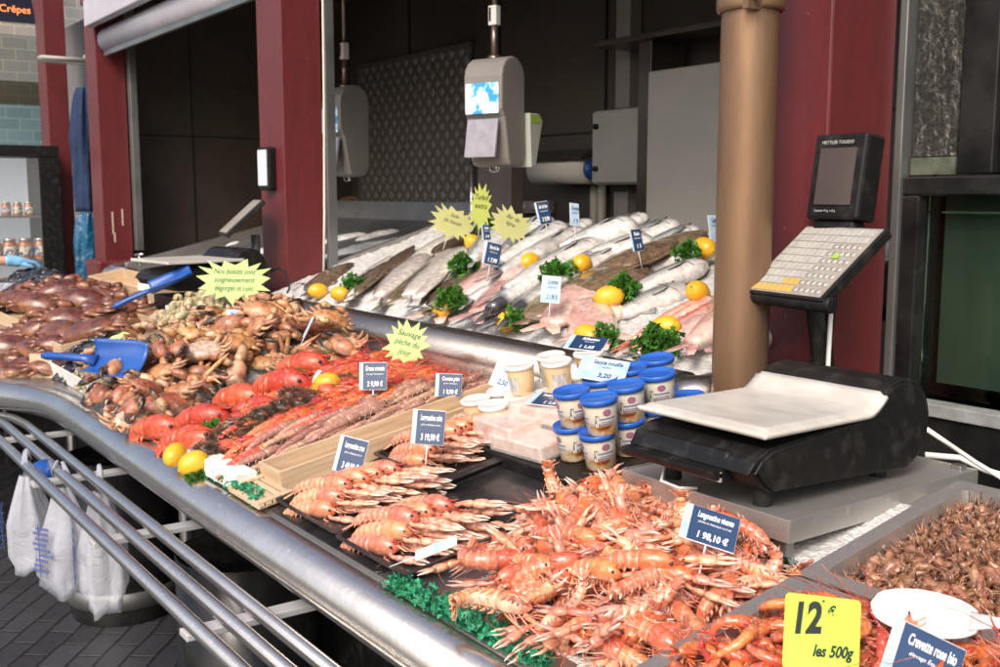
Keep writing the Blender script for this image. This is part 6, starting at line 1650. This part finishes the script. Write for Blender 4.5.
m = MB(); m.loft([deck(780, 590, .02), deck(788, 575, .035), deck(795, 566, .03)], [(.012, .01), (.02, .014), (.006, .006)], 8); 
r2 = random.Random(5); m = MB()
for k in range(60): curly(m, deck(783, 572, .035) + Vector((r2.uniform(-.03, .01), r2.uniform(-.02, .02), r2.uniform(-.02, .02))), Vector((r2.gauss(0, 1), r2.gauss(0, 1), 1)), .01, r2, (.008, .03, .02), (.02, .07, .05))
tag(m.build('seaweed_tuft', PARM, recalc=False), 'dark green seaweed tuft at the right end of the langoustine heap', 'seaweed')

# steel tongs on the fish bed
def tongs(p, yaw, label, s=1):
    t = empty('steel_clip', p, 0, label, 'clip', 'small steel clips on the fish bed'); m = MB()
    for q in (-1, 1): m.loft([(-.06, q * .02, 0), (0, 0, .012 + q * .002), (.06, -q * .02, 0)], [(.006, .0015)] * 3, 8)
    m.cyl((0, 0, .005), (0, 0, .02), .006, 8); m.build('blades', STEELR, t); t.rotation_euler = (BA, 0, yaw); t.scale = (s, s, s)
tongs(bed(425, 309, .10), R(60), 'crossed steel clip over the pinned lemon')
tongs(bed(640, 358, .05), R(20), 'crossed steel clip at the right front of the fish bed')
tongs(bed(298, 285, .02), R(80), 'crossed steel clip at the left end of the fish bed', .8)

# ================================================================== price cards
D55 = R(52)
def CD(u, v, h, wd, ht, title, small, price, label, yaw=D55, tilt=-.25, roll=0, plane='d', **kw):
    p = deck(u, v, h) if plane == 'd' else bed(u, v, h); return price_card(p, yaw, tilt, roll, wd, ht, title, small, price, label, **kw)
CD(427, 445, .095, .072, .076, 'Langoustine cuite', 'pêche en Atlantique nord est', '3 19,90 €', 'blue price card standing over the langoustines on the rear black tray', roll=.06)
CD(346, 474, .06, .068, .080, 'Langoustine crue', 'pêche en Atlantique nord est', '3 49,90 €', 'blue price card over the langoustines beside the wooden crate', yaw=R(40), roll=.18)
CD(373, 390, .09, .074, .074, 'Grosse crevette', 'élevage Madagascar', '2 9,90 €', 'blue price card standing in the red prawns', roll=-.02)
CD(448, 397, .05, .070, .062, 'Crevette grise', 'pêche Atlantique', '1 9,90 €', 'blue price card standing in the grey brown prawns at the crate', roll=.03)
CD(706, 545, .10, .088, .066, 'Langoustine vivante', 'pêchée en Atlantique nord est', '1 98,10 €', 'blue price card tilted back on the loose langoustine heap', yaw=R(62), tilt=-.85, roll=.42)
CD(912, 698, .10, .085, .080, 'Crevette rose bio', 'élevage Équateur', '2 4,50 €', 'blue price card leaning at the bottom edge among the cooked prawns', yaw=R(58), tilt=-.6, roll=.50)
price_card(Vector((-1.90, 1.60, dz(1.6) + .188)), R(45), -1.25, .2, .095, .075, 'Rillettes', 'de la mer', '1 1,65', 'blue price card lying tilted on the white tub lids', spike=0)
price_card(Vector((-1.81, 1.42, dz(1.42) + .121)), R(35), -1.38, .1, .10, .075, 'Soupe de poisson', 'à la louche', '1 1,60', 'blue price card lying flat on the clear packs', spike=0)
price_card(Vector((-2.06, 1.47, dz(1.47) + .108)), R(35), -.35, .3, .06, .075, 'Aïoli', 'maison', '2,50', 'pale blue price card leaning on the lower cream tubs', light=True, spike=0)
price_card(Vector((-1.665, 1.45, dz(1.45) + .190)), R(52), -1.12, .25, .105, .085, 'Sauce rouille', 'maison', '3,20', 'blue price card, glare painted as a pale field, lying on the blue pot lids', light=True, spike=0)  # pale field colour imitates glare on the card
# fish bed cards
CD(550, 303, .12, .060, .085, 'Lotte', 'Atlantique', '2 1,90 €', 'white and grey price card at the front of the mottled fish', plane='b', light=True, yaw=R(58), roll=.1)
CD(546, 224, .22, .055, .085, 'Bar de ligne', 'Atlantique', '2 9,90', 'blue price card high at the back over the silver fish', plane='b', yaw=R(75), roll=-.15)
CD(575, 226, .20, .04, .085, 'Dorade', 'Atlantique', '1 9', 'narrow grey price card right of the high blue one', plane='b', light=True, yaw=R(85), roll=.12)
CD(639, 251, .14, .045, .075, 'Raie', 'Atlantique', '1 5', 'small grey blue price card behind the mottled fish', plane='b', yaw=R(80), roll=-.1, light=False)
CD(490, 265, .14, .065, .085, 'Filet de lieu', 'Atlantique', '1 7,90', 'blue price card leaning among pink fillets and silver heads', plane='b', yaw=R(70), roll=.25)
CD(487, 240, .19, .035, .06, 'Sole', 'Atlantique', '3 9', 'tiny dark blue price card between the dull yellow signs', plane='b', yaw=R(80))
CD(717, 240, .16, .05, .08, 'Cabillaud', 'Atlantique', '1 9', 'white price card edge peeping out beside the downpipe', plane='b', yaw=R(85), light=True)
CD(233, 312, .11, .10, .065, 'Bulot cuit', 'Manche', '9,90', 'small blue price card in front of the big green star sign', yaw=R(40), tilt=-.7)
CD(236, 330, .11, .062, .075, 'Pince de crabe', 'Manche', '1 4', 'grey price card in the whelks below the blue one', yaw=R(70), light=True)
CD(303, 338, .10, .012, .085, 'x', 'x', 'x', 'price card seen edge on among the crab claws', yaw=R(0), roll=.5, light=True, blank=True)
CD(415, 556, .06, .02, .09, 'x', 'x', 'x', 'clear price card lying edge on over the front tray langoustines', yaw=R(10), roll=1.0, tilt=-.6, light=True, blank=True)
# neon square card
root = empty('price_board'); m = MB(); m.prism(rrect(.050, .048, .006), 'y', 0, .0015); m.build('card', mat('neon_square', (.44, .72, .06), .55, col2=(.48, .76, .08), scale=9), root, smooth=False)
text('12', .054, 'lettering', BLACKI, root, Matrix.Translation((-.022, -.0005, .000)) @ Matrix.Rotation(R(-6), 4, 'Y') @ RX90, shear=.25, sx=.75, off=.0022)
text('€', .018, 'lettering', BLACKI, root, Matrix.Translation((.010, -.0005, .024)) @ RX90, shear=.3, sx=.8, off=.0006)
text('les 500g', .021, 'lettering', BLACKI, root, Matrix.Translation((.014, -.0005, -.028)) @ Matrix.Rotation(R(-2), 4, 'Y') @ RX90, shear=.35, sx=.75, off=.0007)
m = MB()
for x, z in ((0, .040), (-.012, -.045), (.0, -.045)): m.cyl((x, -.0003, z), (x, -.0012, z), .0015, 8)
m = MB(); m.cyl((0, -.0003, .042), (0, -.0014, .042), .0016, 8); m.build('pin_hole', BLACKI, root)
m = MB(); m.cyl((-.006, -.0003, -.044), (-.006, -.0014, -.044), .0016, 8); m.build('pin_hole', BLACKI, root)
root.matrix_world = Matrix.Translation(deck(822, 634, .165)) @ Matrix.Rotation(R(56), 4, 'Z') @ Matrix.Rotation(-.35, 4, 'X') @ Matrix.Rotation(.12, 4, 'Y') @ Matrix.Scale(.88, 4)
tag(root, 'neon yellow green card reading 12 € les 500g over the cooked prawns', 'price card')
# star signs
star_card(deck(233, 303, .16), R(52), -.2, .02, .30, .17, ['Nos bulots sont', 'soigneusement', 'dégorgés et cuits'], 'large neon green star sign standing over the whelks', 1)
star_card(deck(400, 368, .06), R(52), -.25, .25, .13, .145, ['Sauvage', 'pêche du', 'jour'], 'neon green star sign leaning on the lip behind the prawns', 2)
star_card(bed(447, 238, .14), R(60), -.15, .35, .20, .14, ['Sole', 'du bassin'], 'dull yellow star sign, left one at the back of the fish', 3, STARD)
star_card(bed(479, 230, .16), R(75), -.1, .12, .10, .19, ['Turbot', 'extra'], 'yellow green star sign, tall middle one at the back of the fish', 4, mat('olive_card', (.48, .54, .13), .6))
star_card(bed(503, 240, .17), R(60), -.15, .45, .17, .13, ['Bar de', 'ligne'], 'dull yellow star sign, right one beside the silver heads', 5, STARD)
star_card(deck(92, 348, .08), R(20), -.9, .9, .05, .26, [''], 'narrow neon green sign lying between crabs and mussels', 6)

# ================================================================== far left: neighbour stall, display cabinet, jacket
gw = MB(); gw.box((-10.6, 2.5, 0), (-8.36, 2.6, 3.1)); tag(gw.build('grey_wall', mat('grey_render', (.20, .19, .20), .6, col2=(.16, .15, .16), scale=3)), 'grey rendered wall behind the hanging blue jacket', 'wall')
# tiled wall
def mat_tiles():
    m, t, p = newmat('glazed_tiles'); vec = texco(t); mp = t.nodes.new('ShaderNodeMapping'); mp.inputs['Rotation'].default_value = (R(90), 0, R(90)); 
    sx = t.nodes.new('ShaderNodeSeparateXYZ'); t.links.new(vec, sx.inputs[0]); cb = t.nodes.new('ShaderNodeCombineXYZ'); t.links.new(sx.outputs[1], cb.inputs[0]); t.links.new(sx.outputs[2], cb.inputs[1])
    b = t.nodes.new('ShaderNodeTexBrick'); t.links.new(cb.outputs[0], b.inputs['Vector']); b.inputs['Scale'].default_value = 1; b.inputs['Brick Width'].default_value = .28; b.inputs['Row Height'].default_value = .13; b.inputs['Mortar Size'].default_value = .008
    b.inputs['Color1'].default_value = (.8, .8, .8, 1); b.inputs['Color2'].default_value = (1, 1, 1, 1); b.inputs['Mortar'].default_value = (1.25, 1.2, 1.1, 1)
    band = ramp(t, mapr(t, sx.outputs[2], 0, 1), [(0, (.24, .34, .36)), (1, (.24, .34, .36))])
    r_ = t.nodes.new('ShaderNodeValToRGB'); r_.color_ramp.interpolation = 'CONSTANT'; e = r_.color_ramp.elements
    mz = t.nodes.new('ShaderNodeMapRange'); mz.inputs[1].default_value = 1.0; mz.inputs[2].default_value = 5.0; t.links.new(sx.outputs[2], mz.inputs[0])
    t.links.new(mz.outputs[0], r_.inputs[0]); cols = [(0, (.22, .32, .34)), (.405, (.10, .085, .06)), (.47, (.36, .34, .31)), (.60, (.70, .62, .54))]
    while len(e) < 4: e.new(.5)
    for i, (q, c) in enumerate(cols): e[i].position = q; e[i].color = (*c, 1)
    t.links.new(mixc(t, 1.0, r_.outputs[0], b.outputs[0], 'MULTIPLY'), p.inputs['Base Color']); p.inputs['Roughness'].default_value = .2; return m
m = MB(); m.box((-13.4, 1.0, 0), (-13.2, 3.6, 5.0)); tag(m.build('tiled_wall', mat_tiles()), 'cream, grey and teal glazed tile wall of the shop beyond', 'wall')
t = empty('ceiling_lamp', (-12.0, 2.20, 3.78), 0, 'bright twin tube lamp under the ceiling of the shop beyond', 'lamp')
LAMPE, t_, p_ = newmat('lamp_tube'); p_.inputs['Emission Color'].default_value = (1, .95, .85, 1); p_.inputs['Emission Strength'].default_value = 16
for y in (-.1, .12):
    m = MB(); m.cyl((-.45, y, 0), (.45, y, 0), .035, 10); m.build('tube', LAMPE, t)
m = MB(); m.box((-.5, -.2, .045), (.5, .22, .1)); m.build('fitting', WHITEP, t, bevel=.01)
t = empty('neon_sign', (-11.6, 2.27, 3.47), 0, 'dark board with glowing orange lettering above the tiled shop', 'sign')
m = MB(); m.box((-.03, -.7, -.16), (.03, .40, .16)); m.build('board', mat('violet_board', (.055, .05, .10), .4), t, bevel=.004)
ORE, t_, p_ = newmat('orange_neon'); p_.inputs['Base Color'].default_value = (.8, .25, .08, 1); p_.inputs['Emission Color'].default_value = (1, .25, .07, 1); p_.inputs['Emission Strength'].default_value = 1.6
text('Crêpes', .10, 'lettering', ORE, t, Matrix.Translation((.033, .08, -.07)) @ Matrix.Rotation(R(90), 4, 'Z') @ RX90)
m = MB(); m.box((-13.1, .6, 4.05), (-10.2, 3.2, 4.1)); tag(m.build('beyond_ceiling', mat('lit_ceiling', (.45, .38, .36), .6)), 'pale ceiling of the shop beyond the arches', 'ceiling')
t = empty('strip_lamp', (-9.1, 2.15, 2.68), R(0), 'unlit grey strip lamp fixed between the two left piers', 'lamp')
m = MB(); m.loft([(-.0, -.14, 0), (0, .2, 0)], [(.09, .022)] * 2, 12, power=3); m.build('housing', GREYC, t)
m = MB(); m.box((-.07, -.13, -.027), (.07, .19, -.023)); m.build('diffuser', WHITEP, t)
m = MB(); m.box((-.03, .2, .02), (.03, .36, .05)); m.build('bracket', GREYP, t)
# display cabinet with jars
dcx = empty('display_cabinet', (-9.02, 1.5, 0), 0, 'black framed glass display cabinet with jars at the far left', 'cabinet')
m = MB(); m.box((-.45, -.9, 1.90), (.0, .6, 1.99)); m.build('top_frame', BLACKP, dcx, bevel=.004)
m = MB(); m.box((-.45, .44, 0), (.0, .60, 1.898)); m.build('corner_post', BLACKP, dcx, bevel=.004)
m = MB(); m.box((-.45, -.9, 0), (.0, .438, .85)); m.build('plinth', BLACKP, dcx, bevel=.004)
m = MB(); m.box((-.45, -.9, .852), (-.43, .438, 1.898)); m.build('sky_glow_panel', mat('cabinet_sky_glow', (.62, .68, .74), .4, col2=(.75, .80, .82), scale=3, emit=.25), dcx)  # faintly emissive white panel stands in for sky light seen through the case
m = MB(); m.box((-.428, -.9, 1.42), (-.02, .438, 1.435)); m.build('shelf', ALU, dcx); m = MB(); m.box((-.428, -.9, 1.07), (-.02, .438, 1.085)); m.build('shelf', ALU, dcx)
CG, t_, p_ = newmat('case_glass'); p_.inputs['Roughness'].default_value = .02; p_.inputs['Alpha'].default_value = .06
m = MB(); m.box((-.006, -.9, .9), (-.001, .438, 1.89)); m.build('front_glass', CG, dcx)
JAR = mat('jar_orange', (.50, .16, .03), .15, col2=(.30, .08, .02), scale=30, coat=.6); JL = mat('jar_label', (.60, .56, .44), .5, col2=(.05, .08, .22), scale=40, lo=.48, hi=.52)
def jar_root():
    t = empty('jar'); m = MB(); m.lathe([(0, 0), (.042, 0), (.045, .005), (.045, .10), (.034, .115), (.034, .118)], n=18); m.build('glass_body', JAR, t)
    m = MB(); m.lathe([(.037, .115), (.039, .117), (.039, .132), (.036, .135), (0, .135)], n=18); m.build('lid', mat('jar_lid', (.45, .42, .36), .3, metal=.7), t)
    m = MB(); m.lathe([(.0455, .025), (.0457, .026), (.0457, .085), (.0455, .086)], n=18); m.build('label', JL, t); return t
JP = Proto(jar_root())
for k in range(9): JP.place(TRS((-9.12, 1.02 + .115 * k, 1.086), k, s=1.25), 'orange preserve jar with label on the lower cabinet shelf', 'jar', 'jars on the lower cabinet shelf')
for k in range(7): JP.place(TRS((-9.12, 1.36 + .085 * k, 1.436), k, s=.8), 'small orange jar on the upper cabinet shelf', 'jar', 'jars on the upper cabinet shelf')
for k in range(8): JP.place(TRS(Xp(15 + 3.4 * k + (k % 2) * 2, 293, -7.9 - .15 * (k % 2)), k, s=.75), 'small orange jar standing behind the mussels', 'jar', 'jars behind the mussels')
m = MB(); m.box((-8.2, .5, .0), (-7.72, 1.9, .955)); tag(m.build('side_table', BLACKP, bevel=.01), 'dark table carrying the small jars behind the mussels', 'table')
# blue jacket and blue bag
def cloth(name, c, h, w0, w1, d, m_, label, cat, seed, hook=True):
    r2 = random.Random(seed); N = 40; NL = 22; vs = []; fs = []
    for j in range(NL + 1):
        q = j / NL; ww = w0 + (w1 - w0) * min(1, q * 2.4) ** .6; ww *= 1 - .15 * max(0, q - .8) * 5 * .5
        for k in range(N):
            a = 2 * math.pi * k / N; wr = 1 + .12 * math.sin(6 * a + q * 3 + seed) + .08 * math.sin(11 * a - q * 5) + .05 * noise.noise(Vector((math.cos(a) * 2, math.sin(a) * 2, q * 6)))
            vs.append((c[0] + d * math.sin(a) * wr, c[1] + ww / 2 * math.cos(a) * wr, c[2] - q * h))
    for j in range(NL):
        for k in range(N): k2 = (k + 1) % N; fs.append((j * N + k, j * N + k2, (j + 1) * N + k2, (j + 1) * N + k))
    fs.append(tuple(range(N))); fs.append(tuple(NL * N + k for k in range(N)))
    m = MB(); m.add(vs, fs); return tag(m.build(name, m_), label, cat)
cloth('jacket', (-8.62, 2.20, 2.42), .95, .08, .20, .09, mat('navy_cloth', (.006, .018, .06), .8, col2=(.010, .03, .09), scale=5, bump_s=.5, bump_scale=20, bump_d=.02), 'dark blue jacket hanging beside the maroon pier', 'jacket', 1)
cloth('plastic_sack', (-8.60, 2.20, 1.46), .55, .14, .24, .08, mat('blue_sack', (.008, .07, .16), .35, col2=(.012, .11, .22), scale=8, bump_s=.8, bump_scale=12, bump_d=.03), 'crumpled blue plastic sack under the jacket', 'sack', 2)

# ------------------------------------------------------------------ the stall holder at the far left (a gloved hand in view)
SKIN = mat('skin', (.56, .30, .20), .5, col2=(.60, .34, .24), scale=12, sss=.2); GLOVE = mat('blue_glove', (.16, .40, .66), .45, col2=(.20, .46, .72), scale=20, bump_s=.5, bump_scale=40, bump_d=.003)
def skin_mesh(name, verts, edges, rad, m_, parent=None, sub=2, root_i=0):
    me = bpy.data.meshes.new(name); me.from_pydata([tuple(v) for v in verts], edges, []); o = bpy.data.objects.new(name, me); COL.objects.link(o)
    me.materials.append(m_)
    o.modifiers.new('skin', 'SKIN'); 
    for i, v in enumerate(me.skin_vertices[0].data if me.skin_vertices else []): v.radius = (rad[i], rad[i]); v.use_root = i == root_i
    sm = o.modifiers.new('sub', 'SUBSURF'); sm.levels = sub; sm.render_levels = sub
    if parent is not None: o.parent = parent
    return o
def skinned(name, verts, edges, rad, m_, parent=None, sub=2, root_i=0):
    import bmesh
    bm = bmesh.new(); lay = bm.verts.layers.skin.verify(); vs = []
    for i, v in enumerate(verts):
        q = bm.verts.new(v); q[lay].radius = (rad[i] if isinstance(rad[i], tuple) else (rad[i], rad[i])); q[lay].use_root = (i == root_i); vs.append(q)
    for a, b in edges: bm.edges.new((vs[a], vs[b]))
    me = bpy.data.meshes.new(name); bm.to_mesh(me); bm.free(); me.materials.append(m_)
    o = bpy.data.objects.new(name, me); COL.objects.link(o); sk = o.modifiers.new('skin', 'SKIN'); sk.use_smooth_shade = True
    sm = o.modifiers.new('sub', 'SUBSURF'); sm.levels = sub; sm.render_levels = sub
    if parent is not None: o.parent = parent
    return o
hp = Xp(24, 262, -7.0)          # palm of the gloved hand
per = empty('person', (hp.x - .12, hp.y - .62, 0), 0, 'person in a dark top reaching over the mussels with a light blue glove', 'person')
q0 = Vector(per.location)
def W(x, y, z): return Vector((x, y, z)) - q0
px_, py_ = q0.x, q0.y
wr = hp + Vector((0, -.085, .012)); el = wr + Vector((-.10, -.24, -.02)); shd = Vector((px_ - .17, py_ + .02, 1.44))
V = [W(px_, py_, .95), W(px_, py_, 1.15), W(px_, py_, 1.38), W(px_, py_, 1.50), W(px_, py_ + .03, 1.62), W(px_, py_ + .03, 1.70),
     W(px_ + .17, py_ + .02, 1.44), el - q0 + Vector((.04, -.02, .02)), wr - q0, hp - q0, W(px_ - .18, py_, 1.42), W(px_ - .27, py_ + .03, 1.15), W(px_ - .22, py_ + .20, .98), W(px_ - .18, py_ + .28, .96),
     W(px_ + .09, py_, .88), W(px_ + .10, py_, .48), W(px_ + .11, py_ - .02, .07), W(px_ + .11, py_ + .12, .03), W(px_ - .09, py_, .88), W(px_ - .10, py_, .48), W(px_ - .11, py_ - .02, .07), W(px_ - .11, py_ + .12, .03)]
E_ = [(0, 1), (1, 2), (2, 3), (3, 4), (4, 5), (2, 6), (6, 7), (7, 8), (8, 9), (2, 10), (10, 11), (11, 12), (12, 13), (0, 14), (14, 15), (15, 16), (16, 17), (0, 18), (18, 19), (19, 20), (20, 21)]
rd = [.14, .13, .15, .055, .085, .075, .065, .045, .029, .034, .065, .045, .03, .035, .09, .06, .04, .035, .09, .06, .04, .035]
skinned('body', V, E_, rd, SKIN, per)
TOP = mat('dark_top', (.05, .05, .07), .85, col2=(.08, .08, .10), scale=10)
el2 = el - q0 + Vector((.04, -.02, .02))
skinned('jumper', [V[0], V[1], V[2], V[2] + Vector((0, 0, .06)), V[6], el2, V[8].lerp(el2, .45), V[10], V[11], V[12]], [(0, 1), (1, 2), (2, 3), (2, 4), (4, 5), (5, 6), (2, 7), (7, 8), (8, 9)], [.165, .155, .175, .09, .085, .062, .05, .085, .062, .05], TOP, per)
skinned('trousers', [V[0], V[14], V[15], V[16], V[18], V[19], V[20]], [(0, 1), (1, 2), (2, 3), (0, 4), (4, 5), (5, 6)], [.168, .11, .078, .06, .11, .078, .06], mat('trousers', (.03, .035, .05), .8), per)
m = MB(); m.ell(W(px_, py_ + .015, 1.695), (.098, .108, .11), 20, 12); m.v = [v for v in m.v]; m.build('hair', mat('dark_hair', (.035, .022, .014), .6, bump_s=.6, bump_scale=80), per)
m = MB(); m.loft([W(px_, py_ + .115, 1.665), W(px_, py_ + .135, 1.640), W(px_, py_ + .120, 1.625)], [(.008, .008), (.014, .012), (.010, .006)], 8); m.build('nose', SKIN, per)
for s in (-1, 1):
    m = MB(); m.ell(W(px_ + s * .032, py_ + .108, 1.668), (.012, .008, .008), 10, 6); m.build('eye', EYE, per)
m = MB(); m.ell(W(px_, py_ + .112, 1.60), (.024, .008, .006), 10, 6); m.build('mouth', mat('lips', (.45, .16, .13), .5), per)
# glove: palm plus five fingers as one skinned surface
gv = [wr - q0 + Vector((0, -.03, .0)), wr - q0, hp - q0]; ge = [(0, 1), (1, 2)]; gr = [.036, .036, .044]
P0 = hp - q0
for k, (dx, l) in enumerate(((-.030, .062), (-.010, .075), (.011, .070), (.030, .055))):
    b = len(gv); gv += [P0 + Vector((dx, .030, .004)), P0 + Vector((dx * 1.15, .030 + l * .5, -.004)), P0 + Vector((dx * 1.15, .030 + l * .85, -.026)), P0 + Vector((dx * 1.1, .030 + l, -.048))]
    ge += [(2, b), (b, b + 1), (b + 1, b + 2), (b + 2, b + 3)]; gr += [.0115, .0105, .0095, .008]
b = len(gv); gv += [P0 + Vector((.034, -.012, -.008)), P0 + Vector((.052, .018, -.022)), P0 + Vector((.050, .045, -.034))]; ge += [(2, b), (b, b + 1), (b + 1, b + 2)]; gr += [.013, .011, .009]
skinned('glove', gv, ge, gr, GLOVE, per, root_i=2)
bag_w = cloth('white_plastic_bag', tuple(Xp(8, 283, -6.7)), .16, .10, .18, .06, BAGM, 'crumpled white plastic beneath the gloved hand', 'plastic bag', 5)
toggle(tuple(Xp(71, 296, -7.2)), R(60), 'steel toggle clamp behind the far mussel crate')

for P in LANGP + LANGT + COOKP + LOBP + GAMR + GAMB + PINKP + PROWN + CLAWP + CLUSP + CRABP + WHELKP + MUSP + CLAMP_ + URCH + [URCHO, LEMP] + PARP + [TUBP, POTP, JP]: discard(P)
